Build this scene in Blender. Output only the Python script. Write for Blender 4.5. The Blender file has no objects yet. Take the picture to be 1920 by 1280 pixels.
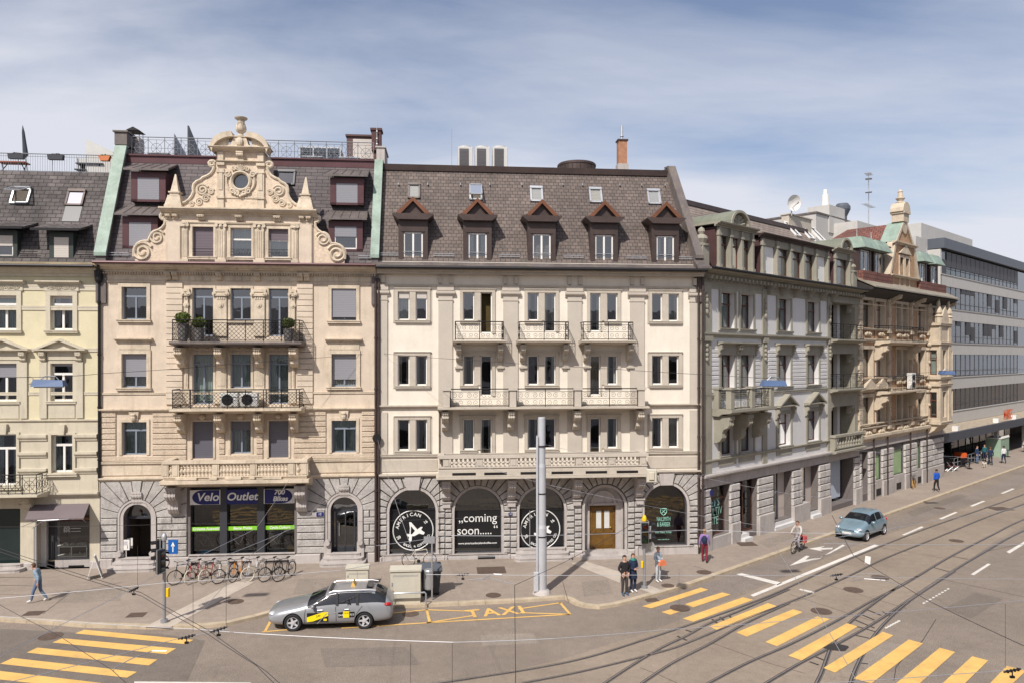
import bpy,bmesh,math,random
from mathutils import Vector,Matrix
random.seed(7)
R = math.radians
SC = bpy.context.scene
COL = SC.collection
# ---------------- camera / world / sun ----------------
F,HOR,CX,H = 1380.0,668.0,960.0,10.6
cd = bpy.data.cameras.new('camera'); cam = bpy.data.objects.new('camera',cd); COL.objects.link(cam)
cam.location = (0,0,H); cam.rotation_euler = (R(90),0,0)
cd.sensor_width = 36; cd.lens = 36 * F / 1920; cd.shift_y = (HOR - 640) / 1920; cd.clip_end = 3000; cd.clip_start = .1
SC.camera = cam
SUN_EL,SUN_AZ = 46.0,24.5          # light travels towards +Y, turned 24.5 deg to the right
w = bpy.data.worlds.new('World'); SC.world = w; w.use_nodes = True
nt = w.node_tree; nt.nodes.clear()
def nd(t,**k):
    n = nt.nodes.new(t)
    for a,b in k.items():
        if hasattr(n,a): setattr(n,a,b)
    return n
out = nd('ShaderNodeOutputWorld'); bg = nd('ShaderNodeBackground'); bg.inputs[1].default_value = .1
sky = nd('ShaderNodeTexSky',sky_type='NISHITA',sun_disc=False,sun_elevation=R(SUN_EL),sun_rotation=R(180 + SUN_AZ),air_density=1.0,dust_density=1.2,ozone_density=1.0)
tc = nd('ShaderNodeTexCoord'); sep = nd('ShaderNodeSeparateXYZ'); nt.links.new(tc.outputs['Generated'],sep.inputs[0])
def mth(op,a,b=None,c=None,clamp=False):
    n = nd('ShaderNodeMath',operation=op); n.use_clamp = clamp
    for i,v in enumerate((a,b,c)):
        if v is None: continue
        if isinstance(v,(int,float)): n.inputs[i].default_value = v
        else: nt.links.new(v,n.inputs[i])
    return n.outputs[0]
zc = mth('MAXIMUM',mth('ADD',sep.outputs[2],.12),.03)
comb = nd('ShaderNodeCombineXYZ')
nt.links.new(mth('DIVIDE',sep.outputs[0],zc),comb.inputs[0]); nt.links.new(mth('DIVIDE',sep.outputs[1],zc),comb.inputs[1])
def cloudn(scale,rot,loc,detail=7,rough=.58,dist=.4,sc=(1,1,1)):
    mp = nd('ShaderNodeMapping'); mp.inputs['Rotation'].default_value = (0,0,R(rot)); mp.inputs['Location'].default_value = loc; mp.inputs['Scale'].default_value = sc
    nt.links.new(comb.outputs[0],mp.inputs[0])
    n = nd('ShaderNodeTexNoise'); n.inputs['Scale'].default_value = scale; n.inputs['Detail'].default_value = detail
    n.inputs['Roughness'].default_value = rough; n.inputs['Distortion'].default_value = dist
    nt.links.new(mp.outputs[0],n.inputs['Vector']); return n.outputs[0]
n1 = cloudn(.55,52,(3.1,5.7,0),7,.55,.5,(1,2.0,1)); n2 = cloudn(.3,35,(7.3,4,2),4,.5,.3,(1,1.5,1)); n3 = cloudn(2.2,55,(1,9,4),6,.6,.6,(1,3.2,1))
s = mth('ADD',mth('MULTIPLY',n1,.45),mth('ADD',mth('MULTIPLY',n2,.58),mth('MULTIPLY',n3,.07)))
low = mth('MULTIPLY',mth('SUBTRACT',.43,sep.outputs[2],clamp=True),.62)
fac = mth('MULTIPLY',mth('SUBTRACT',mth('ADD',s,low),.478),4.6,clamp=True)
fac = mth('MULTIPLY_ADD',fac,.88,.05)
mx = nd('ShaderNodeMix',data_type='RGBA'); nt.links.new(fac,mx.inputs[0])
tint = nd('ShaderNodeMix',data_type='RGBA',blend_type='MULTIPLY'); tint.inputs[0].default_value = 1; tint.inputs[7].default_value = (1.12,1.04,1.06,1)
nt.links.new(sky.outputs[0],tint.inputs[6]); nt.links.new(tint.outputs[2],mx.inputs[6])
mx.inputs[7].default_value = (6.7,6.85,7.5,1)
nt.links.new(mx.outputs[2],bg.inputs[0]); nt.links.new(bg.outputs[0],out.inputs[0])
sd = bpy.data.lights.new('sun','SUN'); sd.energy = 4.4; sd.angle = R(.9); sd.color = (1,.945,.87)
so = bpy.data.objects.new('sun',sd); COL.objects.link(so)
so.rotation_euler = Vector((math.sin(R(SUN_AZ)) * math.cos(R(SUN_EL)),math.cos(R(SUN_AZ)) * math.cos(R(SUN_EL)),-math.sin(R(SUN_EL)))).to_track_quat('-Z','Y').to_euler()
SC.view_settings.view_transform = 'Standard'; SC.view_settings.look = 'None'; SC.view_settings.gamma = 1; SC.view_settings.exposure = 0.2
SC.render.engine = 'CYCLES'
try: SC.cycles.use_denoising = True
except Exception: pass

# ---------------- mesh helpers ----------------
class MB:
    def __init__(s,M=None): s.v = []; s.f = []; s.m = []; s.M = M; s.mi = 0; s.pc = []
    def add(s,vs,fs):
        b = len(s.v); s.pc.append((b,b + len(vs),len(s.f),len(s.f) + len(fs)))
        for v in vs:
            v = Vector(v)
            s.v.append(tuple(s.M @ v) if s.M else tuple(v))
        for f in fs: s.f.append([b + i for i in f]); s.m.append(s.mi)
    def quad(s,a,b,c,d): s.add([a,b,c,d],[(0,1,2,3)])
    def box(s,x0,x1,y0,y1,z0,z1):
        s.add([(x0,y0,z0),(x1,y0,z0),(x1,y1,z0),(x0,y1,z0),(x0,y0,z1),(x1,y0,z1),(x1,y1,z1),(x0,y1,z1)],
              [(0,3,2,1),(4,5,6,7),(0,1,5,4),(1,2,6,5),(2,3,7,6),(3,0,4,7)])
    def boss(s,x0,x1,y0,y1,z0,z1,c=.03):      # block whose front edge (y0) is chamfered
        c = min(c,(x1 - x0) / 3,(z1 - z0) / 3)
        ym = y0 + c
        s.add([(x0,y1,z0),(x1,y1,z0),(x1,y1,z1),(x0,y1,z1),(x0,ym,z0),(x1,ym,z0),(x1,ym,z1),(x0,ym,z1),
               (x0 + c,y0,z0 + c),(x1 - c,y0,z0 + c),(x1 - c,y0,z1 - c),(x0 + c,y0,z1 - c)],
              [(0,1,5,4),(1,2,6,5),(2,3,7,6),(3,0,4,7),(4,5,9,8),(5,6,10,9),(6,7,11,10),(7,4,8,11),(8,9,10,11),(3,2,1,0)])
    def prism(s,poly,a0,a1,ax='x',inset=0):
        def P(p,a):
            return (a,p[0],p[1]) if ax == 'x' else ((p[0],a,p[1]) if ax == 'y' else (p[0],p[1],a))
        n = len(poly)
        if inset:
            cx = sum(p[0] for p in poly) / n; cz = sum(p[1] for p in poly) / n
            ip = []
            for p in poly:
                d = math.hypot(p[0] - cx,p[1] - cz) or 1; k = max(0,1 - inset * 1.4 / d); ip.append((cx + (p[0] - cx) * k,cz + (p[1] - cz) * k))
            am = a0 + inset
            s.add([P(p,a1) for p in poly] + [P(p,am) for p in poly] + [P(p,a0) for p in ip],
                  [tuple(range(n))] + [(i,(i + 1) % n,n + (i + 1) % n,n + i) for i in range(n)] +
                  [(n + i,n + (i + 1) % n,2 * n + (i + 1) % n,2 * n + i) for i in range(n)] + [tuple(range(2 * n,3 * n))])
            return
        s.add([P(p,a0) for p in poly] + [P(p,a1) for p in poly],
              [tuple(range(n))[::-1],tuple(range(n,2 * n))] + [(i,(i + 1) % n,n + (i + 1) % n,n + i) for i in range(n)])
    def cyl(s,p0,p1,r0,r1=None,n=8,caps=True):
        if r1 is None: r1 = r0
        p0,p1 = Vector(p0),Vector(p1); d = (p1 - p0)
        if d.length < 1e-6: return
        q = d.normalized().to_track_quat('Z','Y')
        a = [p0 + q @ Vector((r0 * math.cos(2 * math.pi * i / n),r0 * math.sin(2 * math.pi * i / n),0)) for i in range(n)]
        b = [p1 + q @ Vector((r1 * math.cos(2 * math.pi * i / n),r1 * math.sin(2 * math.pi * i / n),0)) for i in range(n)]
        fs = [(i,(i + 1) % n,n + (i + 1) % n,n + i) for i in range(n)]
        if caps: fs += [tuple(range(n))[::-1],tuple(range(n,2 * n))]
        s.add(a + b,fs)
    def tube(s,pts,r,n=5,closed=False):
        pts = [Vector(p) for p in pts]; k = len(pts); rings = []
        up = None
        for i,p in enumerate(pts):
            if closed: d = pts[(i + 1) % k] - pts[i - 1]
            else: d = pts[min(i + 1,k - 1)] - pts[max(i - 1,0)]
            d.normalize()
            if up is None: up = Vector((0,0,1)) if abs(d.z) < .9 else Vector((1,0,0))
            a = d.cross(up)
            if a.length < 1e-3: a = d.cross(Vector((0,1,0)))
            a.normalize(); b = a.cross(d).normalized(); up = b
            rr = r[i] if isinstance(r,(list,tuple)) else r
            rings.append([p + a * rr * math.cos(2 * math.pi * j / n) + b * rr * math.sin(2 * math.pi * j / n) for j in range(n)])
        vs = [v for g in rings for v in g]; fs = []
        for i in range(k if closed else k - 1):
            i2 = (i + 1) % k
            for j in range(n): fs.append((i * n + j,i * n + (j + 1) % n,i2 * n + (j + 1) % n,i2 * n + j))
        if not closed: fs += [tuple(range(n))[::-1],tuple(range((k - 1) * n,k * n))]
        s.add(vs,fs)
    def lathe(s,prof,c=(0,0,0),n=10,ax='z',caps=True):
        vs = []; k = len(prof)
        for r,z in prof:
            for j in range(n):
                a = 2 * math.pi * j / n; x,y = r * math.cos(a),r * math.sin(a)
                vs.append((c[0] + x,c[1] + y,c[2] + z) if ax == 'z' else ((c[0] + x,c[1] + z,c[2] + y) if ax == 'y' else (c[0] + z,c[1] + x,c[2] + y)))
        fs = [(i * n + j,i * n + (j + 1) % n,(i + 1) * n + (j + 1) % n,(i + 1) * n + j) for i in range(k - 1) for j in range(n)]
        if caps: fs += [tuple(range(n))[::-1],tuple(range((k - 1) * n,k * n))]
        s.add(vs,fs)
    def sphere(s,c,r,n=10,m=6,sc=(1,1,1)):
        vs = []; fs = []
        for i in range(m + 1):
            t = math.pi * i / m
            for j in range(n):
                a = 2 * math.pi * j / n
                vs.append((c[0] + sc[0] * r * math.sin(t) * math.cos(a),c[1] + sc[1] * r * math.sin(t) * math.sin(a),c[2] + sc[2] * r * math.cos(t)))
        fs = [(i * n + j,i * n + (j + 1) % n,(i + 1) * n + (j + 1) % n,(i + 1) * n + j) for i in range(m) for j in range(n)]
        s.add(vs,fs)
    def build_x(s,name,mat,parent=None,gap=.08,**k):      # one object per cluster of pieces that are apart along x
        pcs = []
        for (v0,v1,f0,f1) in s.pc:
            q = s.v[v0:v1]; pcs.append(([min(p[i] for p in q) for i in range(3)],[max(p[i] for p in q) for i in range(3)],v0,v1,f0,f1))
        par = list(range(len(pcs)))
        def fnd(i):
            while par[i] != i: i = par[i]
            return i
        for i in range(len(pcs)):
            for j in range(i):
                if all(pcs[i][0][k] <= pcs[j][1][k] + gap and pcs[j][0][k] <= pcs[i][1][k] + gap for k in range(3)): par[fnd(i)] = fnd(j)
        gd = {}
        for i,p in enumerate(pcs): gd.setdefault(fnd(i),[]).append(p)
        groups = list(gd.values())
        out = []
        for g_ in groups:
            n = MB(); 
            for (_,_,v0,v1,f0,f1) in g_:
                b = len(n.v); n.v += s.v[v0:v1]; n.f += [[i - v0 + b for i in f] for f in s.f[f0:f1]]; n.m += s.m[f0:f1]
            out.append(n.build(name,mat,parent,**k))
        return out
    def build(s,name,mat,parent=None,smooth=False,loc=None,recalc=True):
        me = bpy.data.meshes.new(name)
        me.from_pydata([tuple(v) for v in s.v],[],s.f)
        mats = mat if isinstance(mat,(list,tuple)) else [mat]
        for m in mats: me.materials.append(m)
        if len(mats) > 1: me.polygons.foreach_set('material_index',s.m)
        finish_mesh(me,smooth,recalc)
        o = bpy.data.objects.new(name,me); COL.objects.link(o)
        if loc: o.location = loc
        if parent: o.parent = parent
        return o
def finish_mesh(me,smooth,recalc=True):
    me.validate()
    if recalc:
        bm = bmesh.new(); bm.from_mesh(me); bmesh.ops.remove_doubles(bm,verts=bm.verts,dist=.0002)
        bmesh.ops.recalc_face_normals(bm,faces=bm.faces); bm.to_mesh(me); bm.free()
    me.update()
    uv = me.uv_layers.new(name='UVMap')
    d = uv.data; V = me.vertices
    for p in me.polygons:
        n = p.normal
        if abs(n.z) > .95: t = Vector((1,0,0)); b = Vector((0,1,0))
        else:
            t = Vector((-n.y,n.x,0)); t.normalize(); b = n.cross(t)
        for li in p.loop_indices:
            co = V[me.loops[li].vertex_index].co; d[li].uv = (co.dot(t),co.dot(b))
    if smooth:
        me.polygons.foreach_set('use_smooth',[True] * len(me.polygons))
        me.set_sharp_from_angle(angle=R(45 if smooth is True else smooth))
def thing(name,label,cat,loc=(0,0,0),rz=0,group=None):
    o = bpy.data.objects.new(name,None); COL.objects.link(o); o.empty_display_size = .2
    o.location = loc; o.rotation_euler = (0,0,rz); o['label'] = label; o['category'] = cat
    if group: o['group'] = group
    return o
def sub(name,parent,loc=(0,0,0),rz=0):
    o = bpy.data.objects.new(name,None); COL.objects.link(o); o.empty_display_size = .1
    o.parent = parent; o.location = loc; o.rotation_euler = (0,0,rz); return o
def tag(o,label,cat,group=None):
    o['label'] = label; o['category'] = cat
    if group: o['group'] = group
    return o
def struct(o,label=None):
    o['kind'] = 'structure'
    if label: o['label'] = label
    return o
def copy_tree(o,parent=None):
    kids = list(o.children)
    c = o.copy(); COL.objects.link(c); c.parent = parent
    for ch in kids: copy_tree(ch,c)
    return c
_tc = {}
def text_mesh(body,size=1,shear=0,offset=0,spacing=1.0,align='CENTER'):
    k = (body,size,shear,offset,spacing,align)
    if k in _tc: return _tc[k]
    cu = bpy.data.curves.new('t','FONT'); cu.body = body; cu.size = size; cu.shear = shear; cu.offset = offset; cu.space_character = spacing
    cu.align_x = align; cu.align_y = 'CENTER'; cu.resolution_u = 4
    o = bpy.data.objects.new('t',cu); COL.objects.link(o)
    dg = bpy.context.evaluated_depsgraph_get(); dg.update()
    me = o.evaluated_get(dg).to_mesh()
    r = ([tuple(v.co) for v in me.vertices],[tuple(p.vertices) for p in me.polygons])
    o.evaluated_get(dg).to_mesh_clear(); bpy.data.objects.remove(o); bpy.data.curves.remove(cu)
    _tc[k] = r; return r
FACE = Matrix(((1,0,0,0),(0,0,-1,0),(0,1,0,0),(0,0,0,1)))     # text plane -> facade plane (faces -y)
def put_text(mb,body,size,loc,M=FACE,rot=0,sx=1,**k):
    vs,fs = text_mesh(body,size,**k)
    T = Matrix.Translation(loc) @ M @ Matrix.Rotation(rot,4,'Z') @ Matrix.Diagonal((sx,1,1,1))
    mb.add([T @ Vector(v) for v in vs],fs)

# ---------------- materials ----------------
_mc = {}
def nodes_of(name):
    m = bpy.data.materials.new(name); m.use_nodes = True; t = m.node_tree; b = t.nodes['Principled BSDF']; return m,t,b
def rgb(h):          # sRGB 0-255 -> linear
    return tuple(((c / 255) / 12.92 if c / 255 < .04045 else ((c / 255 + .055) / 1.055) ** 2.4) for c in h) + (1,)
def noise(t,src,scale,detail=5,rough=.6,sc=None):
    n = t.nodes.new('ShaderNodeTexNoise'); n.inputs['Scale'].default_value = scale; n.inputs['Detail'].default_value = detail; n.inputs['Roughness'].default_value = rough
    if sc:
        mp = t.nodes.new('ShaderNodeMapping'); mp.inputs['Scale'].default_value = sc; t.links.new(src,mp.inputs[0]); src = mp.outputs[0]
    t.links.new(src,n.inputs['Vector']); return n.outputs['Fac']
def rmap(t,src,a,b,c,d):
    n = t.nodes.new('ShaderNodeMapRange'); t.links.new(src,n.inputs[0])
    for i,v in enumerate((a,b,c,d)): n.inputs[i + 1].default_value = v
    return n.outputs[0]
def mul(t,col,fac):
    n = t.nodes.new('ShaderNodeMix'); n.data_type = 'RGBA'; n.blend_type = 'MULTIPLY'; n.inputs[0].default_value = 1
    t.links.new(col,n.inputs[6]); t.links.new(fac,n.inputs[7]); return n.outputs[2]
def mixc(t,fac,a,b):
    n = t.nodes.new('ShaderNodeMix'); n.data_type = 'RGBA'
    t.links.new(fac,n.inputs[0])
    for i,v in ((6,a),(7,b)):
        if isinstance(v,tuple): n.inputs[i].default_value = v
        else: t.links.new(v,n.inputs[i])
    return n.outputs[2]
def bumpn(t,b,src,strength,dist=.02):
    n = t.nodes.new('ShaderNodeBump'); n.inputs['Strength'].default_value = strength; n.inputs['Distance'].default_value = dist
    t.links.new(src,n.inputs['Height']); t.links.new(n.outputs[0],b.inputs['Normal'])
def MT(name,col,rough=.75,metal=0,var=.12,vs=1.2,bump=0,bs=40,streak=0,dirt=None,spec=.4,coat=0):
    if name in _mc: return _mc[name]
    m,t,b = nodes_of(name); _mc[name] = m
    c = col if len(col) == 4 else col + (1,)
    b.inputs['Roughness'].default_value = rough; b.inputs['Metallic'].default_value = metal; b.inputs['Specular IOR Level'].default_value = spec
    if coat: b.inputs['Coat Weight'].default_value = coat; b.inputs['Coat Roughness'].default_value = .05
    o = t.nodes.new('ShaderNodeTexCoord').outputs['Object']
    rg = t.nodes.new('ShaderNodeRGB'); rg.outputs[0].default_value = c; cc = rg.outputs[0]
    if var:
        cc = mul(t,cc,rmap(t,noise(t,o,vs,6,.65),.3,.7,1 - var,1 + var))
        cc = mul(t,cc,rmap(t,noise(t,o,vs * 12,3,.6),.3,.7,1 - var * .5,1 + var * .5))
    if streak:
        f = rmap(t,noise(t,o,1.6,5,.65,(2.2,2.2,.28)),.52,.72,0,streak)
        cc = mixc(t,f,cc,dirt or (.16,.13,.1,1))
    t.links.new(cc,b.inputs['Base Color'])
    if bump: bumpn(t,b,noise(t,o,bs,4,.6),bump)
    return m
def paintmat(name,c,under,amt=.6):
    m,t,b = nodes_of(name); b.inputs['Roughness'].default_value = .75; o = t.nodes.new('ShaderNodeTexCoord').outputs['Object']
    rg = t.nodes.new('ShaderNodeRGB'); rg.outputs[0].default_value = c
    cc = mul(t,rg.outputs[0],rmap(t,noise(t,o,1.1,6,.7),.3,.7,.82,1.12))
    cc = mixc(t,rmap(t,noise(t,o,16,5,.8),.55,.68,0,amt),cc,under); cc = mixc(t,rmap(t,noise(t,o,.9,5,.75),.55,.72,0,amt * .7),cc,under)
    t.links.new(cc,b.inputs['Base Color']); bumpn(t,b,noise(t,o,60,3,.7),.2,.01); return m
def brickmat(name,c1,c2,mort,bw,rh,ms=.01,bump=.5,var=.25,vs=.6,rough=.75,off=.5,streak=0,ndirt=(.03,.025,.02,1)):
    m,t,b = nodes_of(name); b.inputs['Roughness'].default_value = rough; b.inputs['Specular IOR Level'].default_value = .3
    tcn = t.nodes.new('ShaderNodeTexCoord')
    br = t.nodes.new('ShaderNodeTexBrick'); br.inputs['Scale'].default_value = 1; br.inputs['Brick Width'].default_value = bw; br.inputs['Row Height'].default_value = rh
    br.inputs['Mortar Size'].default_value = ms; br.inputs['Mortar Smooth'].default_value = .1; br.offset = off; br.inputs['Bias'].default_value = 0
    br.inputs['Color1'].default_value = c1; br.inputs['Color2'].default_value = c2; br.inputs['Mortar'].default_value = mort
    t.links.new(tcn.outputs['UV'],br.inputs['Vector'])
    o = tcn.outputs['Object']
    cc = mul(t,br.outputs[0],rmap(t,noise(t,o,vs,6,.7),.3,.7,1 - var,1 + var))
    cc = mul(t,cc,rmap(t,noise(t,o,9,4,.6),.3,.7,.85,1.15))
    if streak:
        f = rmap(t,noise(t,o,1.1,6,.7,(1.6,1.6,.5)),.5,.68,0,streak); cc = mixc(t,f,cc,ndirt)
    t.links.new(cc,b.inputs['Base Color'])
    inv = t.nodes.new('ShaderNodeMath'); inv.operation = 'SUBTRACT'; inv.inputs[0].default_value = 1; t.links.new(br.outputs['Fac'],inv.inputs[1])
    bumpn(t,b,inv.outputs[0],bump,.02)
    return m
def stonemat(name,c,c2,bump=.8,bs=9,streak=.5):
    m,t,b = nodes_of(name); b.inputs['Roughness'].default_value = .9; b.inputs['Specular IOR Level'].default_value = .2
    o = t.nodes.new('ShaderNodeTexCoord').outputs['Object']
    cc = mixc(t,rmap(t,noise(t,o,1.3,6,.7),.35,.65,0,1),c,c2)
    cc = mul(t,cc,rmap(t,noise(t,o,22,4,.7),.25,.75,.72,1.28))
    f = rmap(t,noise(t,o,1.5,6,.7,(1.8,1.8,.5)),.52,.7,0,streak); cc = mixc(t,f,cc,(.1,.085,.075,1))
    t.links.new(cc,b.inputs['Base Color']); bumpn(t,b,noise(t,o,bs,6,.7),bump,.05)
    return m
def glassmat(name,tint=(.75,.8,.8,1),base=.08):
    m = bpy.data.materials.new(name); m.use_nodes = True; t = m.node_tree; t.nodes.clear()
    o = t.nodes.new('ShaderNodeOutputMaterial'); mx = t.nodes.new('ShaderNodeMixShader'); tr = t.nodes.new('ShaderNodeBsdfTransparent'); gl = t.nodes.new('ShaderNodeBsdfGlossy')
    tr.inputs[0].default_value = tint; gl.inputs['Roughness'].default_value = .015; gl.inputs['Color'].default_value = (.95,.97,1,1)
    fr = t.nodes.new('ShaderNodeFresnel'); fr.inputs[0].default_value = 1.5
    ad = t.nodes.new('ShaderNodeMath'); ad.operation = 'ADD'; ad.inputs[1].default_value = base; ad.use_clamp = True
    t.links.new(fr.outputs[0],ad.inputs[0]); t.links.new(ad.outputs[0],mx.inputs[0]); t.links.new(tr.outputs[0],mx.inputs[1]); t.links.new(gl.outputs[0],mx.inputs[2]); t.links.new(mx.outputs[0],o.inputs[0])
    # slightly wavy old panes
    tcn = t.nodes.new('ShaderNodeTexCoord'); n = t.nodes.new('ShaderNodeTexNoise'); n.inputs['Scale'].default_value = 1.3; t.links.new(tcn.outputs['Object'],n.inputs['Vector'])
    bu = t.nodes.new('ShaderNodeBump'); bu.inputs['Strength'].default_value = .12; bu.inputs['Distance'].default_value = .03; t.links.new(n.outputs[0],bu.inputs['Height']); t.links.new(bu.outputs[0],gl.inputs['Normal'])
    return m
def slatmat(name,c,pitch=.09):
    m,t,b = nodes_of(name); b.inputs['Roughness'].default_value = .5
    tcn = t.nodes.new('ShaderNodeTexCoord'); wv = t.nodes.new('ShaderNodeTexWave'); wv.wave_type = 'BANDS'; wv.bands_direction = 'Z'; wv.wave_profile = 'SAW'
    wv.inputs['Scale'].default_value = 1 / pitch / 3.18; t.links.new(tcn.outputs['Object'],wv.inputs['Vector'])
    rg = t.nodes.new('ShaderNodeRGB'); rg.outputs[0].default_value = c
    cc = mul(t,rg.outputs[0],rmap(t,wv.outputs['Fac'],0,1,.8,1.05)); t.links.new(cc,b.inputs['Base Color'])
    bumpn(t,b,wv.outputs['Fac'],.5,.03); return m
W = lambda a,b,c: (a,b,c,1)
m_beige = MT('beige_sandstone',W(.58,.485,.385),.85,var=.13,bump=.15,streak=.3,dirt=W(.30,.22,.15))
m_beige_t = MT('beige_trim_stone',W(.55,.465,.36),.85,var=.2,bump=.3,streak=.5,dirt=W(.24,.18,.12))
m_cream = MT('cream_render',W(.70,.64,.55),.85,var=.07,bump=.08,streak=.2,dirt=W(.5,.42,.33))
m_cream_t = MT('cream_trim_stone',W(.46,.41,.345),.85,var=.09,bump=.15,streak=.3,dirt=W(.28,.23,.18))
m_pil = MT('pale_grey_pilaster_render',W(.47,.42,.36),.85,var=.06,bump=.1,streak=.2,dirt=W(.35,.3,.24))
m_yellow = MT('pale_yellow_render',W(.60,.54,.37),.85,var=.08,bump=.1,streak=.2,dirt=W(.5,.43,.27))
m_yel_t = MT('pale_yellow_trim_stone',W(.52,.47,.37),.85,var=.08,bump=.15,streak=.35,dirt=W(.28,.24,.18))
m_grey = stonemat('grey_rusticated_stone',W(.33,.31,.295),W(.48,.455,.43))
m_greys = MT('grey_smooth_stone',W(.42,.385,.365),.85,var=.12,bump=.2,streak=.4,dirt=W(.18,.15,.13))
m_joint = MT('dark_stone_joint',W(.15,.13,.125),.9,var=.1)  # dark grey wall face that shows between the stone blocks
m_beigerough = stonemat('beige_rusticated_stone',W(.52,.42,.32),W(.60,.50,.39),1.0,14,.25)
m_slate = brickmat('brown_slate_tiles',W(.155,.122,.107),W(.108,.085,.075),W(.045,.037,.035),.27,.215,.014,.6,.22,.5,.7,off=.5)
m_slate1 = brickmat('dark_slate_tiles',W(.12,.10,.10),W(.088,.075,.078),W(.028,.024,.024),.62,.22,.014,.5,.15,.5,.7)
m_slate0 = brickmat('weathered_slate_tiles',W(.115,.10,.095),W(.07,.06,.06),W(.02,.018,.018),.42,.24,.016,.7,.45,.5,.75,streak=.5)
m_slateL = brickmat('light_slate_tiles',W(.26,.21,.18),W(.21,.17,.15),W(.07,.06,.05),.7,.26,.02,.5,.2,.5,.75)
m_redtile = brickmat('red_brown_roof_tiles',W(.2,.085,.065),W(.15,.065,.055),W(.05,.03,.025),.35,.28,.02,.6,.3,.5,.8)
m_brick = brickmat('orange_brick',W(.42,.24,.13),W(.34,.18,.09),W(.45,.35,.25),.25,.08,.008,.2,.15,.8)
m_copper = MT('green_copper',W(.24,.31,.26),.6,var=.25,vs=1.5,streak=.4,dirt=W(.14,.2,.15))
m_bronze = MT('dark_brown_metal',W(.065,.045,.04),.5,.3,var=.2)
m_maroon = MT('maroon_sheet_metal',W(.085,.036,.04),.45,.2,var=.15)
m_darkmetal = MT('dark_iron',W(.028,.026,.028),.5,.6,var=.1)
m_mast = MT('light_grey_mast_paint',W(.46,.47,.50),.45,.1,var=.08,streak=.15,dirt=W(.3,.3,.3))
m_greymetal = MT('grey_painted_steel',W(.3,.31,.33),.45,.4,var=.08)
m_zinc = MT('galvanised_steel',W(.45,.46,.48),.4,.6,var=.12)
m_lead = MT('lead_flashing',W(.13,.11,.105),.6,.2,var=.25,streak=.4,dirt=W(.3,.24,.15))
m_white = MT('white_window_paint',W(.72,.70,.67),.45,var=.04)
m_darkframe = MT('dark_window_paint',W(.04,.042,.05),.4,var=.05)
m_bluegrey = MT('blue_grey_window_paint',W(.20,.23,.28),.45,var=.05)
m_brownframe = MT('brown_window_wood',W(.11,.045,.03),.5,var=.1)
m_blind = slatmat('grey_roller_shutter',W(.30,.30,.33)); m_blindd = slatmat('slate_roller_shutter',W(.13,.13,.16)); m_blindw = slatmat('pale_roller_blind',W(.62,.57,.52)); m_blindv = slatmat('mauve_roller_shutter',W(.16,.13,.15),.14)
m_curt = MT('pale_green_curtain',W(.42,.5,.47),.9,var=.1); m_curtw = MT('white_net_curtain',W(.55,.55,.53),.9,var=.1)
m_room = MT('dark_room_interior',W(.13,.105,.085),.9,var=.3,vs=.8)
m_glass = glassmat('window_glass',W(.74,.76,.74),.13); m_shopglass = glassmat('shop_window_glass',W(.86,.9,.88),.03)
m_tglass = glassmat('tinted_glass',W(.25,.28,.3),.1)
m_black = MT('black_vinyl',W(.012,.012,.014),.35,var=.1); m_vwhite = MT('white_lettering',W(.75,.75,.73),.5,var=0)
m_blueink = MT('navy_blue_sign_face',W(.015,.02,.13),.4,var=.05); m_lime = MT('lime_green_sign_face',W(.22,.55,.03),.5,var=.03)
m_door = MT('varnished_oak',W(.14,.07,.015),.4,var=.3,vs=3)

# ---------------- projection helpers (true facade planes and the ground) ----------------
def G(px,py,z=0.0):
    Y = F * (H - z) / (py - HOR); return Vector(((px - CX) / F * Y,Y,z))
def at(px,py,Y): return Vector(((px - CX) / F * Y,Y,H - (py - HOR) / F * Y))
class Fr:
    def __init__(s,ox,oy,th):
        s.o = Vector((ox,oy)); s.th = th; s.u = Vector((math.cos(th),math.sin(th))); s.n = Vector((-math.sin(th),math.cos(th)))
    def X(s,px,d=0):
        q = s.o - s.n * d; r = (px - CX) / F
        return (r * q.y - q.x) / (s.u.x - r * s.u.y)
    def depth(s,x,d=0): return s.o.y - s.n.y * d + x * s.u.y
    def Z(s,py,x,d=0): return H - (py - HOR) / F * s.depth(x,d)
    def at(s,x): p = s.o + s.u * x; return Fr(p.x,p.y,s.th)
    def loc(s,x,y=0,z=0): p = s.o + s.u * x + s.n * y; return Vector((p.x,p.y,z))
TH = math.atan2(2.73,30.08)
FL = Fr(-20.4,36.57,TH)
xc = FL.X(1312); pc = FL.o + FL.u * xc
FR3 = Fr(pc.x,pc.y,math.atan2(.672,.7405))
SW = .12    # pavement height
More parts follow.
